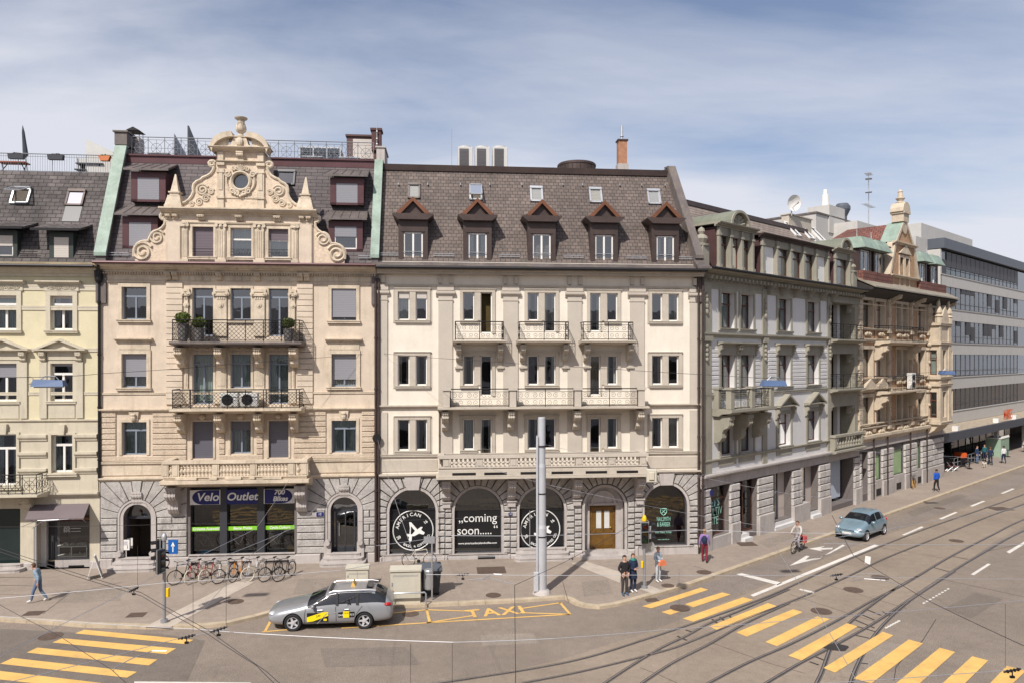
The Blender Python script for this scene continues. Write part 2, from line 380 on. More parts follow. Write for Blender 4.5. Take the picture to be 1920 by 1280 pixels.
# ---------------- facade elements (local frame: x along facade, y into the building, z up) ----------------
def htop(h,x):
    if len(h) > 4 and h[4]:
        c = (h[0] + h[1]) / 2; a = (h[1] - h[0]) / 2; return h[3] - h[4] + h[4] * math.sqrt(max(0,1 - ((x - c) / a) ** 2))
    return h[3]
def wall(mb,x0,x1,z0,z1,holes=(),y=0,rev=.25,rmi=0):
    xs = {x0,x1}
    for h in holes:
        if len(h) > 4 and h[4]:
            for i in range(17): xs.add((h[0] + h[1]) / 2 - (h[1] - h[0]) / 2 * math.cos(math.pi * i / 16))
        xs.add(h[0]); xs.add(h[1])
    xs = sorted(v for v in xs if x0 - 1e-6 <= v <= x1 + 1e-6)
    for a,b in zip(xs,xs[1:]):
        if b - a < 1e-5: continue
        m = (a + b) / 2; ca = cb = z0
        for h in sorted([h for h in holes if h[0] - 1e-6 <= m <= h[1] + 1e-6],key=lambda h: h[2]):
            if h[2] > z1 or h[3] < z0: continue
            if h[2] > ca + 1e-4: mb.quad((a,y,ca),(b,y,cb),(b,y,h[2]),(a,y,h[2])); mb.mi = rmi; mb.quad((a,y,h[2]),(b,y,h[2]),(b,y + rev,h[2]),(a,y + rev,h[2])); mb.mi = 0
            ta,tb = htop(h,a),htop(h,b); mb.mi = rmi; mb.quad((a,y,ta),(b,y,tb),(b,y + rev,tb),(a,y + rev,ta)); mb.mi = 0; ca,cb = ta,tb
        if ca < z1 - 1e-4: mb.quad((a,y,ca),(b,y,cb),(b,y,z1),(a,y,z1))
    for h in holes:
        zt = h[3] - (h[4] if len(h) > 4 else 0)
        mb.mi = rmi
        for x in (h[0],h[1]): mb.quad((x,y,h[2]),(x,y + rev,h[2]),(x,y + rev,zt),(x,y,zt))
        mb.mi = 0
PROFS = {
 'ledge': [(0,0),(-.35,.0),(-.5,.3),(-.9,.45),(-1,.6),(-1,.95),(0,1)],
 'flat': [(0,0),(-.8,0),(-.8,.55),(-1,.65),(-1,1),(0,1)],
 'crown': [(0,0),(-.2,0),(-.25,.3),(-.5,.4),(-.55,.6),(-.9,.68),(-1,.95),(-1,1),(0,1)],
}
def ledge(mb,x0,x1,z0,z1,d,y=0,prof='ledge'):
    mb.prism([(y + a * d,z0 + b * (z1 - z0)) for a,b in PROFS[prof]],x0,x1,'x')
def console(mb,xc,w,zt,h,d,y=0):
    p = [(0,0),(-1,0),(-1,-.12),(-.93,-.16),(-.97,-.3),(-.85,-.42),(-.6,-.5),(-.5,-.62),(-.52,-.78),(-.38,-.92),(-.15,-1),(0,-1)]
    mb.prism([(y + a * d,zt + b * h) for a,b in p],xc - w / 2,xc + w / 2,'x')
    for k in (-.28,0,.28): mb.prism([(y + a * d * 1.03,zt - .03 + b * h * .98) for a,b in p],xc + k * w - w * .06,xc + k * w + w * .06,'x')
def window(P,x0,x1,z0,z1,y,fm,kind='cross',blind=0,bm=None,curtain=None,gm=None,fw=.06,arch=0,name='window',tr=.72,by=None,cur_full=True):
    f = MB(); h = (x0,x1,z0,z1,arch)
    f.box(x0,x0 + fw,y,y + .06,z0,z1 - arch); f.box(x1 - fw,x1,y,y + .06,z0,z1 - arch); f.box(x0,x1,y,y + .06,z0,z0 + fw * 1.2)
    if not arch: f.box(x0,x1,y,y + .06,z1 - fw,z1)
    else:
        n = 14; c = (x0 + x1) / 2; a = (x1 - x0) / 2
        for i in range(n):
            t0,t1 = math.pi * i / n,math.pi * (i + 1) / n
            P_ = lambda t,k: (c + (a - k) * math.cos(t),z1 - arch + (arch - k) * math.sin(t))
            f.prism([P_(t0,0),P_(t1,0),P_(t1,fw),P_(t0,fw)],y,y + .06,'y')
    xm = (x0 + x1) / 2; zt = z0 + (z1 - z0) * tr
    if kind in ('cross','two'):
        f.box(xm - fw * .65,xm + fw * .65,y - .015,y + .06,z0,zt if kind == 'cross' else z1)
    if kind in ('cross','T'): f.box(x0,x1,y - .02,y + .06,zt - fw * .7,zt + fw * .7)
    if kind == 'three':
        for k in (1,2): f.box(x0 + (x1 - x0) * k / 3 - .03,x0 + (x1 - x0) * k / 3 + .03,y,y + .06,z0,z1)
    o = f.build(name,fm,P)
    g = MB()
    if arch:
        pts = [(x1 - .01,y + .03,z0)] + [((x0 + x1) / 2 + ((x1 - x0) / 2 - .01) * math.cos(math.pi * i / 16),y + .03,z1 - arch + (arch - .01) * math.sin(math.pi * i / 16)) for i in range(17)] + [(x0 + .01,y + .03,z0)]
        g.add(pts,[tuple(range(len(pts)))])
    else: g.quad((x0 + .01,y + .03,z0 + .01),(x1 - .01,y + .03,z0 + .01),(x1 - .01,y + .03,z1 - .01),(x0 + .01,y + .03,z1 - .01))
    g.build('pane',gm or m_glass,o)
    if blind:
        b = MB(); zb = z1 - (z1 - z0) * blind; yy = y - .05 if by is None else by
        b.box(x0 + .02,x1 - .02,yy,yy + .025,zb,z1 - .005); b.build('blind',bm or m_blind,o)
    if curtain:
        c = MB(); n = int((x1 - x0) / .045)
        rng = [(x0 + .03,x1 - .03)] if cur_full else [(x0 + .03,x0 + (x1 - x0) * .3),(x1 - (x1 - x0) * .3,x1 - .03)]
        for a,b_ in rng:
            k = max(4,int((b_ - a) / .04)); pr = None
            for i in range(k + 1):
                x = a + (b_ - a) * i / k; yy = y + .16 + .025 * math.sin(i * 1.9 + x)
                if pr: c.quad((pr[0],pr[1],z0),(x,yy,z0),(x,yy,z1 - arch * .3),(pr[0],pr[1],z1 - arch * .3))
                pr = (x,yy)
        c.build('curtain',curtain,o)
    return o
def surround(P,x0,x1,z0,z1,w,d,m,sill=True,head=0,y=0,sd=.1,name='window_surround',side=True):
    s_ = MB()
    if side:
        s_.box(x0 - w,x0 - .002,y - d,y + .05,z0,z1); s_.box(x1 + .002,x1 + w,y - d,y + .05,z0,z1)
    s_.box(x0 - w,x1 + w,y - d,y + .05,z1 + .002,z1 + w)
    if side: s_.box(x0 - w * .45,x0 - .001,y - d + .03,y + .04,z0,z1 + .001); 
    if sill: ledge(s_,x0 - w - .05,x1 + w + .05,z0 - .14,z0 - .002,d + sd,y,'flat')
    if head:
        ledge(s_,x0 - w - .1,x1 + w + .1,z1 + w + head,z1 + w + head + .16,.26,y)
        s_.box(x0 - w * .8,x1 + w * .8,y - d * .6,y + .05,z1 + w + .02,z1 + w + head - .003)
    return s_.build(name,m,P)
def clip(poly,fn):
    r = []
    for i in range(len(poly)):
        a,b = poly[i],poly[(i + 1) % len(poly)]; fa,fb = fn(a),fn(b)
        if fa >= 0: r.append(a)
        if fa * fb < 0: t = fa / (fa - fb); r.append((a[0] + (b[0] - a[0]) * t,a[1] + (b[1] - a[1]) * t))
    return r
def voussoirs(mb,c,zs,r,cell,n,y,proud,gap=.03,R2=None,key=True,inner=.1):
    x0,x1,zb,zt = cell; R2 = R2 or 4
    for i in range(n):
        t0,t1 = math.pi * i / n,math.pi * (i + 1) / n; k = key and i == n // 2 and n % 2
        g = gap / 2
        def p(t,rr,s_): return (c + rr * math.cos(t) - s_ * g * math.sin(t) ,zs + rr * math.sin(t) + s_ * g * math.cos(t))
        ri = r + inner
        poly = [p(t0,ri,1),p(t0,R2,1),p(t1,R2,-1),p(t1,ri,-1),p((t0 + t1) / 2,ri * 1.0,0)]
        poly = clip(clip(clip(clip(poly,lambda q: q[0] - x0),lambda q: x1 - q[0]),lambda q: q[1] - zb),lambda q: zt - q[1])
        if len(poly) < 3: continue
        ar = abs(sum(poly[j][0] * poly[(j + 1) % len(poly)][1] - poly[(j + 1) % len(poly)][0] * poly[j][1] for j in range(len(poly)))) / 2
        if ar < .02: continue
        pr = proud * (1.5 if k else 1)
        mb.prism(poly,y - pr,y + .02,'y',inset=.03)
def courses(mb,x0,x1,z0,z1,n,y,proud,gap=.03,joints=0,seed=0):
    h = (z1 - z0) / n; rnd = random.Random(seed)
    for i in range(n):
        xs = [x0,x1]
        if joints:
            k = max(1,int((x1 - x0) / joints)); off = (.5 if i % 2 else 0)
            xs = sorted({x0,x1} | {x0 + (x1 - x0) * (j + off) / k for j in range(1 - (1 if off else 0),k) if x0 + .25 < x0 + (x1 - x0) * (j + off) / k < x1 - .25})
        for a,b in zip(xs,xs[1:]):
            mb.boss(a + (gap / 2 if a > x0 else 0),b - (gap / 2 if b < x1 else 0),y - proud * rnd.uniform(.85,1.15),y + .02,z0 + i * h + gap / 2,z0 + (i + 1) * h - gap / 2)
def baluster_mesh(h):
    m = MB(); m.lathe([(.095,0),(.095,.05),(.055,.08),(.05,.12),(.115,.22),(.12,h * .42),(.07,h * .55),(.045,h * .62),(.075,h * .68),(.045,h * .74),(.05,h * .8),(.09,h * .93),(.095,h)],n=8)
    return m
def balustrade(P,posts,x0,x1,yf,z0,z1,m,nb=7,back=0,pw=.36,ends=True):
    """front balustrade between posts, yf = front face; ends return to the wall at y=back"""
    b = MB(); d = .26
    ledge(b,x0,x1,z0,z0 + .16,d,yf + d,'flat')
    b.box(x0 - .04,x1 + .04,yf - .04,yf + d + .04,z1 - .15,z1)
    b.box(x0,x0 + d,yf + d,back,z0,z0 + .16); b.box(x1 - d,x1,yf + d,back,z0,z0 + .16)
    b.box(x0 - .04,x0 + d + .04,yf + d + .04,back,z1 - .15,z1); b.box(x1 - d - .04,x1 + .04,yf + d + .04,back,z1 - .15,z1)
    for p in posts: b.box(p - pw / 2,p + pw / 2,yf + .01,yf + d - .01,z0 + .16,z1 - .15); b.box(p - pw / 2 + .06,p + pw / 2 - .06,yf - .015,yf + .03,z0 + .22,z1 - .22)
    for xx in (x0 + .02,x1 - d - .02 + .0):
        b.box(xx,xx + d,back - .2,back - .003,z0 + .16,z1 - .15)
    o = b.build('balustrade',m,P)
    bal = None; hh = z1 - .15 - z0 - .16
    for a,c in zip(posts,posts[1:]):
        u0,u1 = a + pw / 2,c - pw / 2; w_ = u1 - u0; n = nb if w_ > 1 else 1
        for i in range(n):
            x = u0 + w_ * (i + .5) / n
            if bal is None: bal = baluster_mesh(hh).build('baluster',m,P,smooth=True,loc=(x,yf + d / 2,z0 + .16))
            else: q = bal.copy(); COL.objects.link(q); q.location = (x,yf + d / 2,z0 + .16)
    for xx in (x0 + d / 2,x1 - d / 2):
        n = int((back - yf - d - .2) / .25)
        for i in range(n):
            q = bal.copy(); COL.objects.link(q); q.location = (xx,yf + d + .05 + .25 * (i + .5),z0 + .16)
    return o
def spiral(cx,cz,r0,r1,turns,a0=0,n=26,sgn=1):
    return [(cx + (r0 + (r1 - r0) * i / n) * math.cos(a0 + sgn * 2 * math.pi * turns * i / n),cz + (r0 + (r1 - r0) * i / n) * math.sin(a0 + sgn * 2 * math.pi * turns * i / n)) for i in range(n + 1)]
def railing(P,x0,x1,y,z0,z1,m,style='lattice',back=0,div=4,returns=True,name='railing'):
    b = MB(); r = .013
    def run(p,q):            # p,q : (x,y) ends of a straight stretch
        L = math.hypot(q[0] - p[0],q[1] - p[1]); dx,dy = (q[0] - p[0]) / L,(q[1] - p[1]) / L
        P3 = lambda s_,z: (p[0] + dx * s_,p[1] + dy * s_,z)
        bar = lambda a,c,rr=r: b.cyl(P3(*a),P3(*c),rr,n=4,caps=False)
        bar((0,z1),(L,z1),.026); bar((0,z0 + .05),(L,z0 + .05),.018); bar((0,z1 - .14),(L,z1 - .14),.012)
        n = max(1,round(L / ((x1 - x0) / div)));
        for i in range(n + 1): bar((L * i / n,z0),(L * i / n,z1),.02)
        zt,zb = z1 - .14,z0 + .05; hh = zt - zb
        if style == 'lattice':
            for i in range(n):
                a,c = L * i / n,L * (i + 1) / n; step = hh / 4
                k = -hh
                while k < c - a:
                    s0,s1 = a + k,a + k + hh; zz0,zz1 = zb,zt
                    if s0 < a: zz0 = zb + (a - s0); s0 = a
                    if s1 > c: zz1 = zt - (s1 - c); s1 = c
                    if s1 > s0: bar((s0,zz0),(s1,zz1),.009); bar((a + c - s0,zz0),(a + c - s1,zz1),.009)
                    k += step
        elif style == 'scroll':
            bar((0,(zt + zb) / 2),(L,(zt + zb) / 2),.009)
            for i in range(n):
                a,c = L * i / n,L * (i + 1) / n; wd = c - a; k = max(1,round(wd / (hh * .95)))
                for j in range(k):
                    m0 = a + wd * (j + .5) / k; rr = min(wd / k,hh) * .23
                    for sx in (-1,1):
                        for sz in (-1,1):
                            pts = spiral(m0 + sx * rr * 1.02,(zt + zb) / 2 + sz * hh * .25,rr * .9,rr * .2,1.4,a0=math.pi / 2 * (1 - sx) + sz * sx * .7,n=14,sgn=sx * sz)
                            b.tube([P3(u,v) for u,v in pts],.009,n=3)
        elif style == 'bars':
            k = max(2,int(L / .12))
            for i in range(k + 1): bar((L * i / k,zb),(L * i / k,z1),.008)
        elif style == 'rings':
            for i in range(n):
                a,c = L * i / n,L * (i + 1) / n; m0 = (a + c) / 2; mz = (zb + zt) / 2
                bar((a,zb),(c,zt),.011); bar((a,zt),(c,zb),.011); bar((m0,zb),(m0,zt),.011); bar((a,mz),(c,mz),.011)
                b.tube([P3(m0 + hh * .3 * math.cos(t * math.pi / 8),mz + hh * .3 * math.sin(t * math.pi / 8)) for t in range(16)],.012,n=4,closed=True)
    run((x0,y),(x1,y))
    if returns: run((x0,y),(x0,back)); run((x1,y),(x1,back))
    return b.build(name,m,P)
def pilaster(P,x0,x1,z0,z1,d,m,y=0,capw=.12,caph=.7,base=True,name='pilaster'):
    b = MB(); b.box(x0,x1,y - d,y + .02,z0,z1)
    zc_ = z1 - caph
    b.box(x0 - .03,x1 + .03,y - d - .03,y + .02,zc_,zc_ + .06)
    ledge(b,x0 - capw,x1 + capw,zc_ + .2,zc_ + .2 + .3,capw + d,y)
    b.box(x0 - capw * .5,x1 + capw * .5,y - d - .05,y + .02,zc_ + .5 + .02,z1)
    if base: b.box(x0 - .06,x1 + .06,y - d - .06,y + .02,z0,z0 + .35)
    return b.build(name,m,P)
def interior(P,x0,x1,zs,depth=3.0,kR=0,kL=0):
    b = MB(); z0,z1 = zs[0],zs[-1]
    b.quad((x0 + .05 + kL * depth,depth,z0),(x1 - .05 + kR * depth,depth,z0),(x1 - .05 + kR * depth,depth,z1),(x0 + .05 + kL * depth,depth,z1))
    for z in zs: b.quad((x0 + .05,.3,z),(x1 - .05,.3,z),(x1 - .05 + kR * depth,depth,z),(x0 + .05 + kL * depth,depth,z))
    n = max(2,int((x1 - x0) / 4))
    for i in range(n + 1):
        x = x0 + .06 + (x1 - x0 - .12) * i / n; k = kR if i == n else 0
        b.quad((x,.35,z0),(x + k * depth,depth,z0),(x + k * depth,depth,z1),(x,.35,z1))
    return b.build('interior',m_room,P)
def shell(mb,x0,x1,z0,z1,depth,kL=0,kR=0):
    a0,a1 = x0 + .004,x1 - .004
    mb.quad((a0,0,z0),(a0 + kL * depth,depth,z0),(a0 + kL * depth,depth,z1),(a0,0,z1))
    mb.quad((a1,0,z0),(a1 + kR * depth,depth,z0),(a1 + kR * depth,depth,z1),(a1,0,z1))
    mb.quad((a0 + kL * depth,depth,z0),(a1 + kR * depth,depth,z0),(a1 + kR * depth,depth,z1),(a0 + kL * depth,depth,z1))
def mansard(P,x0,x1,e,t,d,mat,top,depth,kL=0,kR=0,y0=.05,name='roof'):
    a0,a1 = x0 + .004,x1 - .004
    b = MB()
    b.mi = 0; b.quad((a0 + kL * y0,y0,e),(a1 + kR * y0,y0,e),(a1 + kR * d,d,t),(a0 + kL * d,d,t))
    b.mi = 1; b.quad((a0 + kL * d,d,t),(a1 + kR * d,d,t),(a1 + kR * depth,depth,t),(a0 + kL * depth,depth,t))
    for a,k in ((a0,kL),(a1,kR)): b.add([(a + k * y0,y0,e),(a + k * d,d,t),(a + k * depth,depth,t),(a + k * depth,depth,e)],[(0,1,2,3)])
    b.quad((a0 + kL * depth,depth,e),(a1 + kR * depth,depth,e),(a1 + kR * depth,depth,t),(a0 + kL * depth,depth,t))
    return b.build(name,[mat,top],P,recalc=False)
def slopeM(x,z,e,t,d,y0=.05):
    v = Vector((0,d - y0,t - e)).normalized(); n = Vector((0,-v.z,v.y))
    y = y0 + (d - y0) * (z - e) / (t - e)
    return Matrix(((1,0,0,x),(0,n.y * -1,v.y,y),(0,n.z * -1,v.z,z),(0,0,0,1)))   # x across, y into the roof, z up the slope
def skylight(P,x,zb,w,h,e,t,d,fm,inner=None,op=0,gm=None):
    M_ = slopeM(x,zb,e,t,d); f = MB(M_); fw = .09
    f.box(-w / 2,-w / 2 + fw,-.1,.05,0,h); f.box(w / 2 - fw,w / 2,-.1,.05,0,h); f.box(-w / 2,w / 2,-.1,.05,0,fw); f.box(-w / 2,w / 2,-.13,.05,h - fw * 1.6,h)
    o = f.build('skylight',fm,P)
    b = MB(M_); b.quad((-w / 2,-.03,0),(w / 2,-.03,0),(w / 2,-.03,h),(-w / 2,-.03,h)); b.build('opening',inner or m_room,o)
    if op:
        g2 = M_ @ Matrix.Translation((0,-.1,h)) @ Matrix.Rotation(-op,4,'X') @ Matrix.Translation((0,0,-h))
        s_ = MB(g2)
        s_.box(-w / 2,-w / 2 + fw * .7,-.05,0,0,h); s_.box(w / 2 - fw * .7,w / 2,-.05,0,0,h); s_.box(-w / 2,w / 2,-.05,0,0,fw); s_.box(-w / 2,w / 2,-.05,0,h - fw,h); s_.build('sash',fm,o)
        g = MB(g2); g.quad((-w / 2 + .03,-.025,.03),(w / 2 - .03,-.025,.03),(w / 2 - .03,-.025,h - .03),(-w / 2 + .03,-.025,h - .03)); g.build('pane',m_glass,o)
    else:
        g = MB(M_); g.quad((-w / 2 + .05,-.06,.05),(w / 2 - .05,-.06,.05),(w / 2 - .05,-.06,h - .05),(-w / 2 + .05,-.06,h - .05)); g.build('pane',gm or m_glass,o)
    return o
def downpipe(P,x,y,z0,z1,r=.06,m=None):
    b = MB(); b.cyl((x,y,z0),(x,y,z1),r,n=8)
    z = z0 + 1
    while z < z1: b.cyl((x,y,z),(x,y,z + .08),r * 1.35,n=8); z += 2.6
    return b.build('downpipe',m or m_bronze,P)
def steps(P,xc,w,z0,n,rise,run,m,rnd=.25):
    for i in range(n):
        b = MB(); d = run * (n - i) ; ww = w / 2 + .12 * (n - i)
        poly = [(xc - ww,.0),(xc - ww,-d + rnd),(xc - ww + rnd * .3,-d + rnd * .3),(xc - ww + rnd,-d),(xc + ww - rnd,-d),(xc + ww - rnd * .3,-d + rnd * .3),(xc + ww,-d + rnd),(xc + ww,0)]
        b.prism(poly,z0 + rise * i,z0 + rise * (i + 1) - .035,'z'); b.prism([(a + (xc - a) * .0,q * 1.0 - (.03 if q < -.01 else 0)) for a,q in poly],z0 + rise * (i + 1) - .035,z0 + rise * (i + 1),'z')
        b.build('step',m,P)
def fire_wall(P,x0,x1,zb,e,t,d,mat,wm,top=.5,y0=.02,k=0,capm=None,up=.25):
    """party wall that rises through the roof, with a sloping coping"""
    b = MB(); dz = top
    pf = [(y0 - .15,zb),(y0 - .15,e + .1),(d - .15,t + dz),(d + 8,t + dz),(d + 8,zb)]
    vs = []; n = len(pf)
    for xx in (x0,x1): vs += [(xx + k * p[0],p[0],p[1]) for p in pf]
    b.add(vs,[tuple(range(n)),tuple(range(n,2 * n))] + [(i,(i + 1) % n,n + (i + 1) % n,n + i) for i in range(n)])
    o = b.build('party_wall',wm,P)
    c = MB(); w_ = .05
    pts = [(y0 - .15 - .03,e + .12),(d - .15 - .03,t + dz + .02)]
    q = [(y0 - .25,e - .05),(y0 - .25,e + .12),(d - .25,t + dz + .1),(d + .1,t + dz + .1),(d + .1,t + dz + .02),(d - .15,t + dz + .005),(y0 - .14,e + .1),(y0 - .14,e - .05)]
    vs = []; n = len(q)
    for xx in (x0 - w_,x1 + w_): vs += [(xx + k * p[0],p[0],p[1]) for p in q]
    c.add(vs,[tuple(range(n)),tuple(range(n,2 * n))] + [(i,(i + 1) % n,n + (i + 1) % n,n + i) for i in range(n)])
    c.build('coping',mat,o); return o
# ---------------- ground ----------------
def asphalt(name,c,sp=.55,patch=.14,tint=None):
    m,t,b = nodes_of(name); b.inputs['Roughness'].default_value = .85; b.inputs['Specular IOR Level'].default_value = .25
    o = t.nodes.new('ShaderNodeTexCoord').outputs['Object']
    rg = t.nodes.new('ShaderNodeRGB'); rg.outputs[0].default_value = c
    cc = mul(t,rg.outputs[0],rmap(t,noise(t,o,.22,5,.6),.3,.7,1 - patch,1 + patch))
    cc = mul(t,cc,rmap(t,noise(t,o,2.4,8,.85),.3,.7,.84,1.16))
    cc = mul(t,cc,rmap(t,noise(t,o,26,3,.8),.3,.7,1 - sp,1 + sp))
    v = t.nodes.new('ShaderNodeTexVoronoi'); v.feature = 'DISTANCE_TO_EDGE'; v.inputs['Scale'].default_value = .16
    mp = t.nodes.new('ShaderNodeMapping'); t.links.new(o,mp.inputs[0])
    nn = t.nodes.new('ShaderNodeTexNoise'); nn.inputs['Scale'].default_value = 1.1; t.links.new(o,nn.inputs['Vector'])
    mxv = t.nodes.new('ShaderNodeMix'); mxv.data_type = 'VECTOR'; mxv.inputs[0].default_value = .35; t.links.new(mp.outputs[0],mxv.inputs[4]); t.links.new(nn.outputs['Color'],mxv.inputs[5]); t.links.new(mxv.outputs[1],v.inputs['Vector'])
    crack = rmap(t,v.outputs['Distance'],.0004,.0012,.82,1); cc = mul(t,cc,crack)
    st = rmap(t,noise(t,o,.55,5,.7,(1,1,1)),.6,.75,0,.22); cc = mixc(t,st,cc,tint or W(.1,.085,.07))
    t.links.new(cc,b.inputs['Base Color']); bumpn(t,b,noise(t,o,60,3,.7),.25,.01); return m
m_asph = asphalt('road_asphalt',W(.225,.185,.153)); m_pave = asphalt('pavement_asphalt',W(.29,.24,.20),.2,.1)
m_trk = asphalt('tram_bed_concrete',W(.26,.21,.165),.2,.14); m_dark = asphalt('shade_tone_asphalt',W(.165,.14,.12),.45)  # m_dark: asphalt darkened to hold the painted shade at the left crossing
m_kerb = MT('kerb_granite',W(.44,.36,.26),.85,var=.2,vs=2,bump=.2)
m_ypaint = paintmat('yellow_road_paint',W(.72,.44,.13),W(.25,.2,.15),.5); m_wpaint = paintmat('white_road_paint',W(.68,.64,.59),W(.25,.21,.18),.4)
m_slab = MT('pale_paving_slab',W(.45,.39,.33),.85,var=.12,vs=2,bump=.1); m_iron = MT('rusty_cast_iron',W(.13,.092,.072),.7,.3,var=.25,vs=4,bump=.6,bs=30)
m_rail = MT('worn_rail_steel',W(.42,.38,.36),.38,.7,var=.15,vs=6); m_groove = MT('rail_groove',W(.035,.03,.03),.8,var=.2)
# big base road sheet
b = MB(); b.quad((-250,-60,0),(400,-60,0),(400,400,0),(-250,400,0)); road = struct(b.build('road',m_asph),'grey brown asphalt street in front of the houses')
# kerb line in true ground coordinates (far side of the street)
kp = [(0,1165),(100,1171),(160,1176),(275,1179),(375,1178),(425,1173),(480,1160),(512,1151),(560,1147),(640,1144),(735,1140),(860,1135),(960,1130),(1020,1126),(1058,1123),(1066,1127),(1078,1134),(1095,1139),(1125,1141.5),(1160,1136),(1235,1116)]
KL = [G(*p) for p in kp]
KL = [KL[0] + (KL[0] - KL[1]).normalized() * 60] + KL
a = G(1300,1097); c = G(1920,875); dr = (c - a).normalized(); KL += [a,c,c + dr * 90]
def offset(line,d):
    r = []
    for i,p in enumerate(line):
        t_ = (line[min(i + 1,len(line) - 1)] - line[max(i - 1,0)]); t_.z = 0; t_.normalize(); r.append(p + Vector((-t_.y,t_.x,0)) * d)
    return r
KB = offset(KL,.28)
far = [FL.loc(-75,1),FL.loc(xc,1),FR3.loc(120,1)]
b = MB()     # pavement: triangulated from the kerb back to behind the facades
n = len(KB)
def facade_pt(p):
    q = p.xy - FL.o; x = q.dot(FL.u)
    if x < xc - .3: return FL.loc(x,1.2)
    x = (p.xy - FR3.o).dot(FR3.u); return FR3.loc(max(x,-.5),1.2)
FP = [facade_pt(p) for p in KB]
for i in range(n - 1):
    for k in range(6):
        A = KB[i].lerp(FP[i],k / 6); B = KB[i + 1].lerp(FP[i + 1],k / 6); C_ = KB[i + 1].lerp(FP[i + 1],(k + 1) / 6); D = KB[i].lerp(FP[i],(k + 1) / 6)
        b.quad(*[(q.x,q.y,SW) for q in (A,B,C_,D)])
struct(b.build('pavement',m_pave),'wide light brown asphalt pavement along the facades')
b = MB()
for i in range(n - 1):
    A,B,C_,D = KL[i],KL[i + 1],KB[i + 1],KB[i]
    L = (B - A).length; k = max(1,int(L / 1.1))
    if i in (0,n - 2): k = int(L / 1.5)
    for j in range(k):
        u0,u1 = j / k + .006 / L,(j + 1) / k - .006 / L
        p = [A.lerp(B,u0),A.lerp(B,u1),D.lerp(C_,u1),D.lerp(C_,u0)]
        b.add([(q.x,q.y,-.02) for q in p] + [(q.x,q.y,SW + .004) for q in p],[(4,5,6,7),(0,1,5,4),(1,2,6,5),(2,3,7,6),(3,0,4,7)])
struct(b.build('kerb',m_kerb),'yellowish granite kerb between road and pavement')
def patch(name,pts,z,m,label=None,raw=False):
    b = MB(); P_ = [G(*p,0 if z < .1 else SW) for p in pts] if not raw else pts
    b.add([(q.x,q.y,z) for q in P_],[tuple(range(len(P_)))]); o = b.build(name,m); o['kind'] = 'structure'
    if label: o['label'] = label
    return o
# tram bed (smoother, browner surface between the rails)
patch('tram_bed',[(770,1300),(850,1281),(1050,1236),(1210,1186),(1400,1112),(1600,1023),(1920,913),(2050,868),(2060,900),(1960,965),(1870,1012),(1775,1078),(1690,1140),(1640,1200),(1600,1265),(1590,1330),(900,1330)],.004,m_trk,'brown concrete bed of the tram tracks')
patch('shade_patch',[(0,1178),(160,1186),(300,1187),(385,1200),(365,1245),(345,1290),(0,1400)],.004,m_dark,'soft shade under the left crossing, painted as darker asphalt')  # shadow on the road, put into the asphalt colour as a sheet
patch('kerbside_patch',[(1205,1150),(1300,1102),(1650,985),(1920,888),(1920,905),(1640,1005),(1395,1108)],.004,asphalt('lane_asphalt',W(.22,.185,.16),.5),'asphalt of the near lane by the kerb')
m_rep = [asphalt('repair_asphalt_%s' % n,c,.5) for n,c in (('dark',W(.185,.155,.13)),('pale',W(.26,.22,.185)),('pavement',W(.25,.21,.178)))]
for i,(q,z,k) in enumerate((([(600,1215),(760,1212),(790,1245),(610,1250)],.005,0),([(1700,960),(1800,925),(1815,930),(1712,968)],.006,0),([(1600,1190 + 50),(1655,1200),(1690,1208),(1640,1262)],.006,1),([(1770,1140),(1830,1110),(1880,1122),(1822,1158)],.005,0),([(900,1190),(1000,1186),(1010,1205),(905,1210)],.005,1),([(1090,1090),(1140,1086),(1150,1112),(1095,1118)],SW + .003,2),([(120,1105),(230,1100),(225,1125),(105,1130)],SW + .003,2),([(560,1085),(640,1083),(640,1110),(550,1112)],SW + .003,2),([(1420,1015),(1500,988),(1520,996),(1440,1026)],SW + .003,2))): patch('repair_patch',q,z,m_rep[k],'slightly different asphalt repair patch')
def strip(mb,pts,w,z):
    pts = [Vector((p.x,p.y,0)) for p in pts]; L = offset(pts,w / 2); Rr = offset(pts,-w / 2)
    for i in range(len(pts) - 1): mb.quad((Rr[i].x,Rr[i].y,z),(Rr[i + 1].x,Rr[i + 1].y,z),(L[i + 1].x,L[i + 1].y,z),(L[i].x,L[i].y,z))
def smooth_line(pts,k=8):
    r = []; n = len(pts)
    for i in range(n - 1):
        p0,p1,p2,p3 = pts[max(i - 1,0)],pts[i],pts[i + 1],pts[min(i + 2,n - 1)]
        for j in range(k):
            t = j / k; r.append(.5 * ((2 * p1) + (p2 - p0) * t + (2 * p0 - 5 * p1 + 4 * p2 - p3) * t * t + (3 * p1 - p0 - 3 * p2 + p3) * t ** 3))
    r.append(pts[-1]); return r
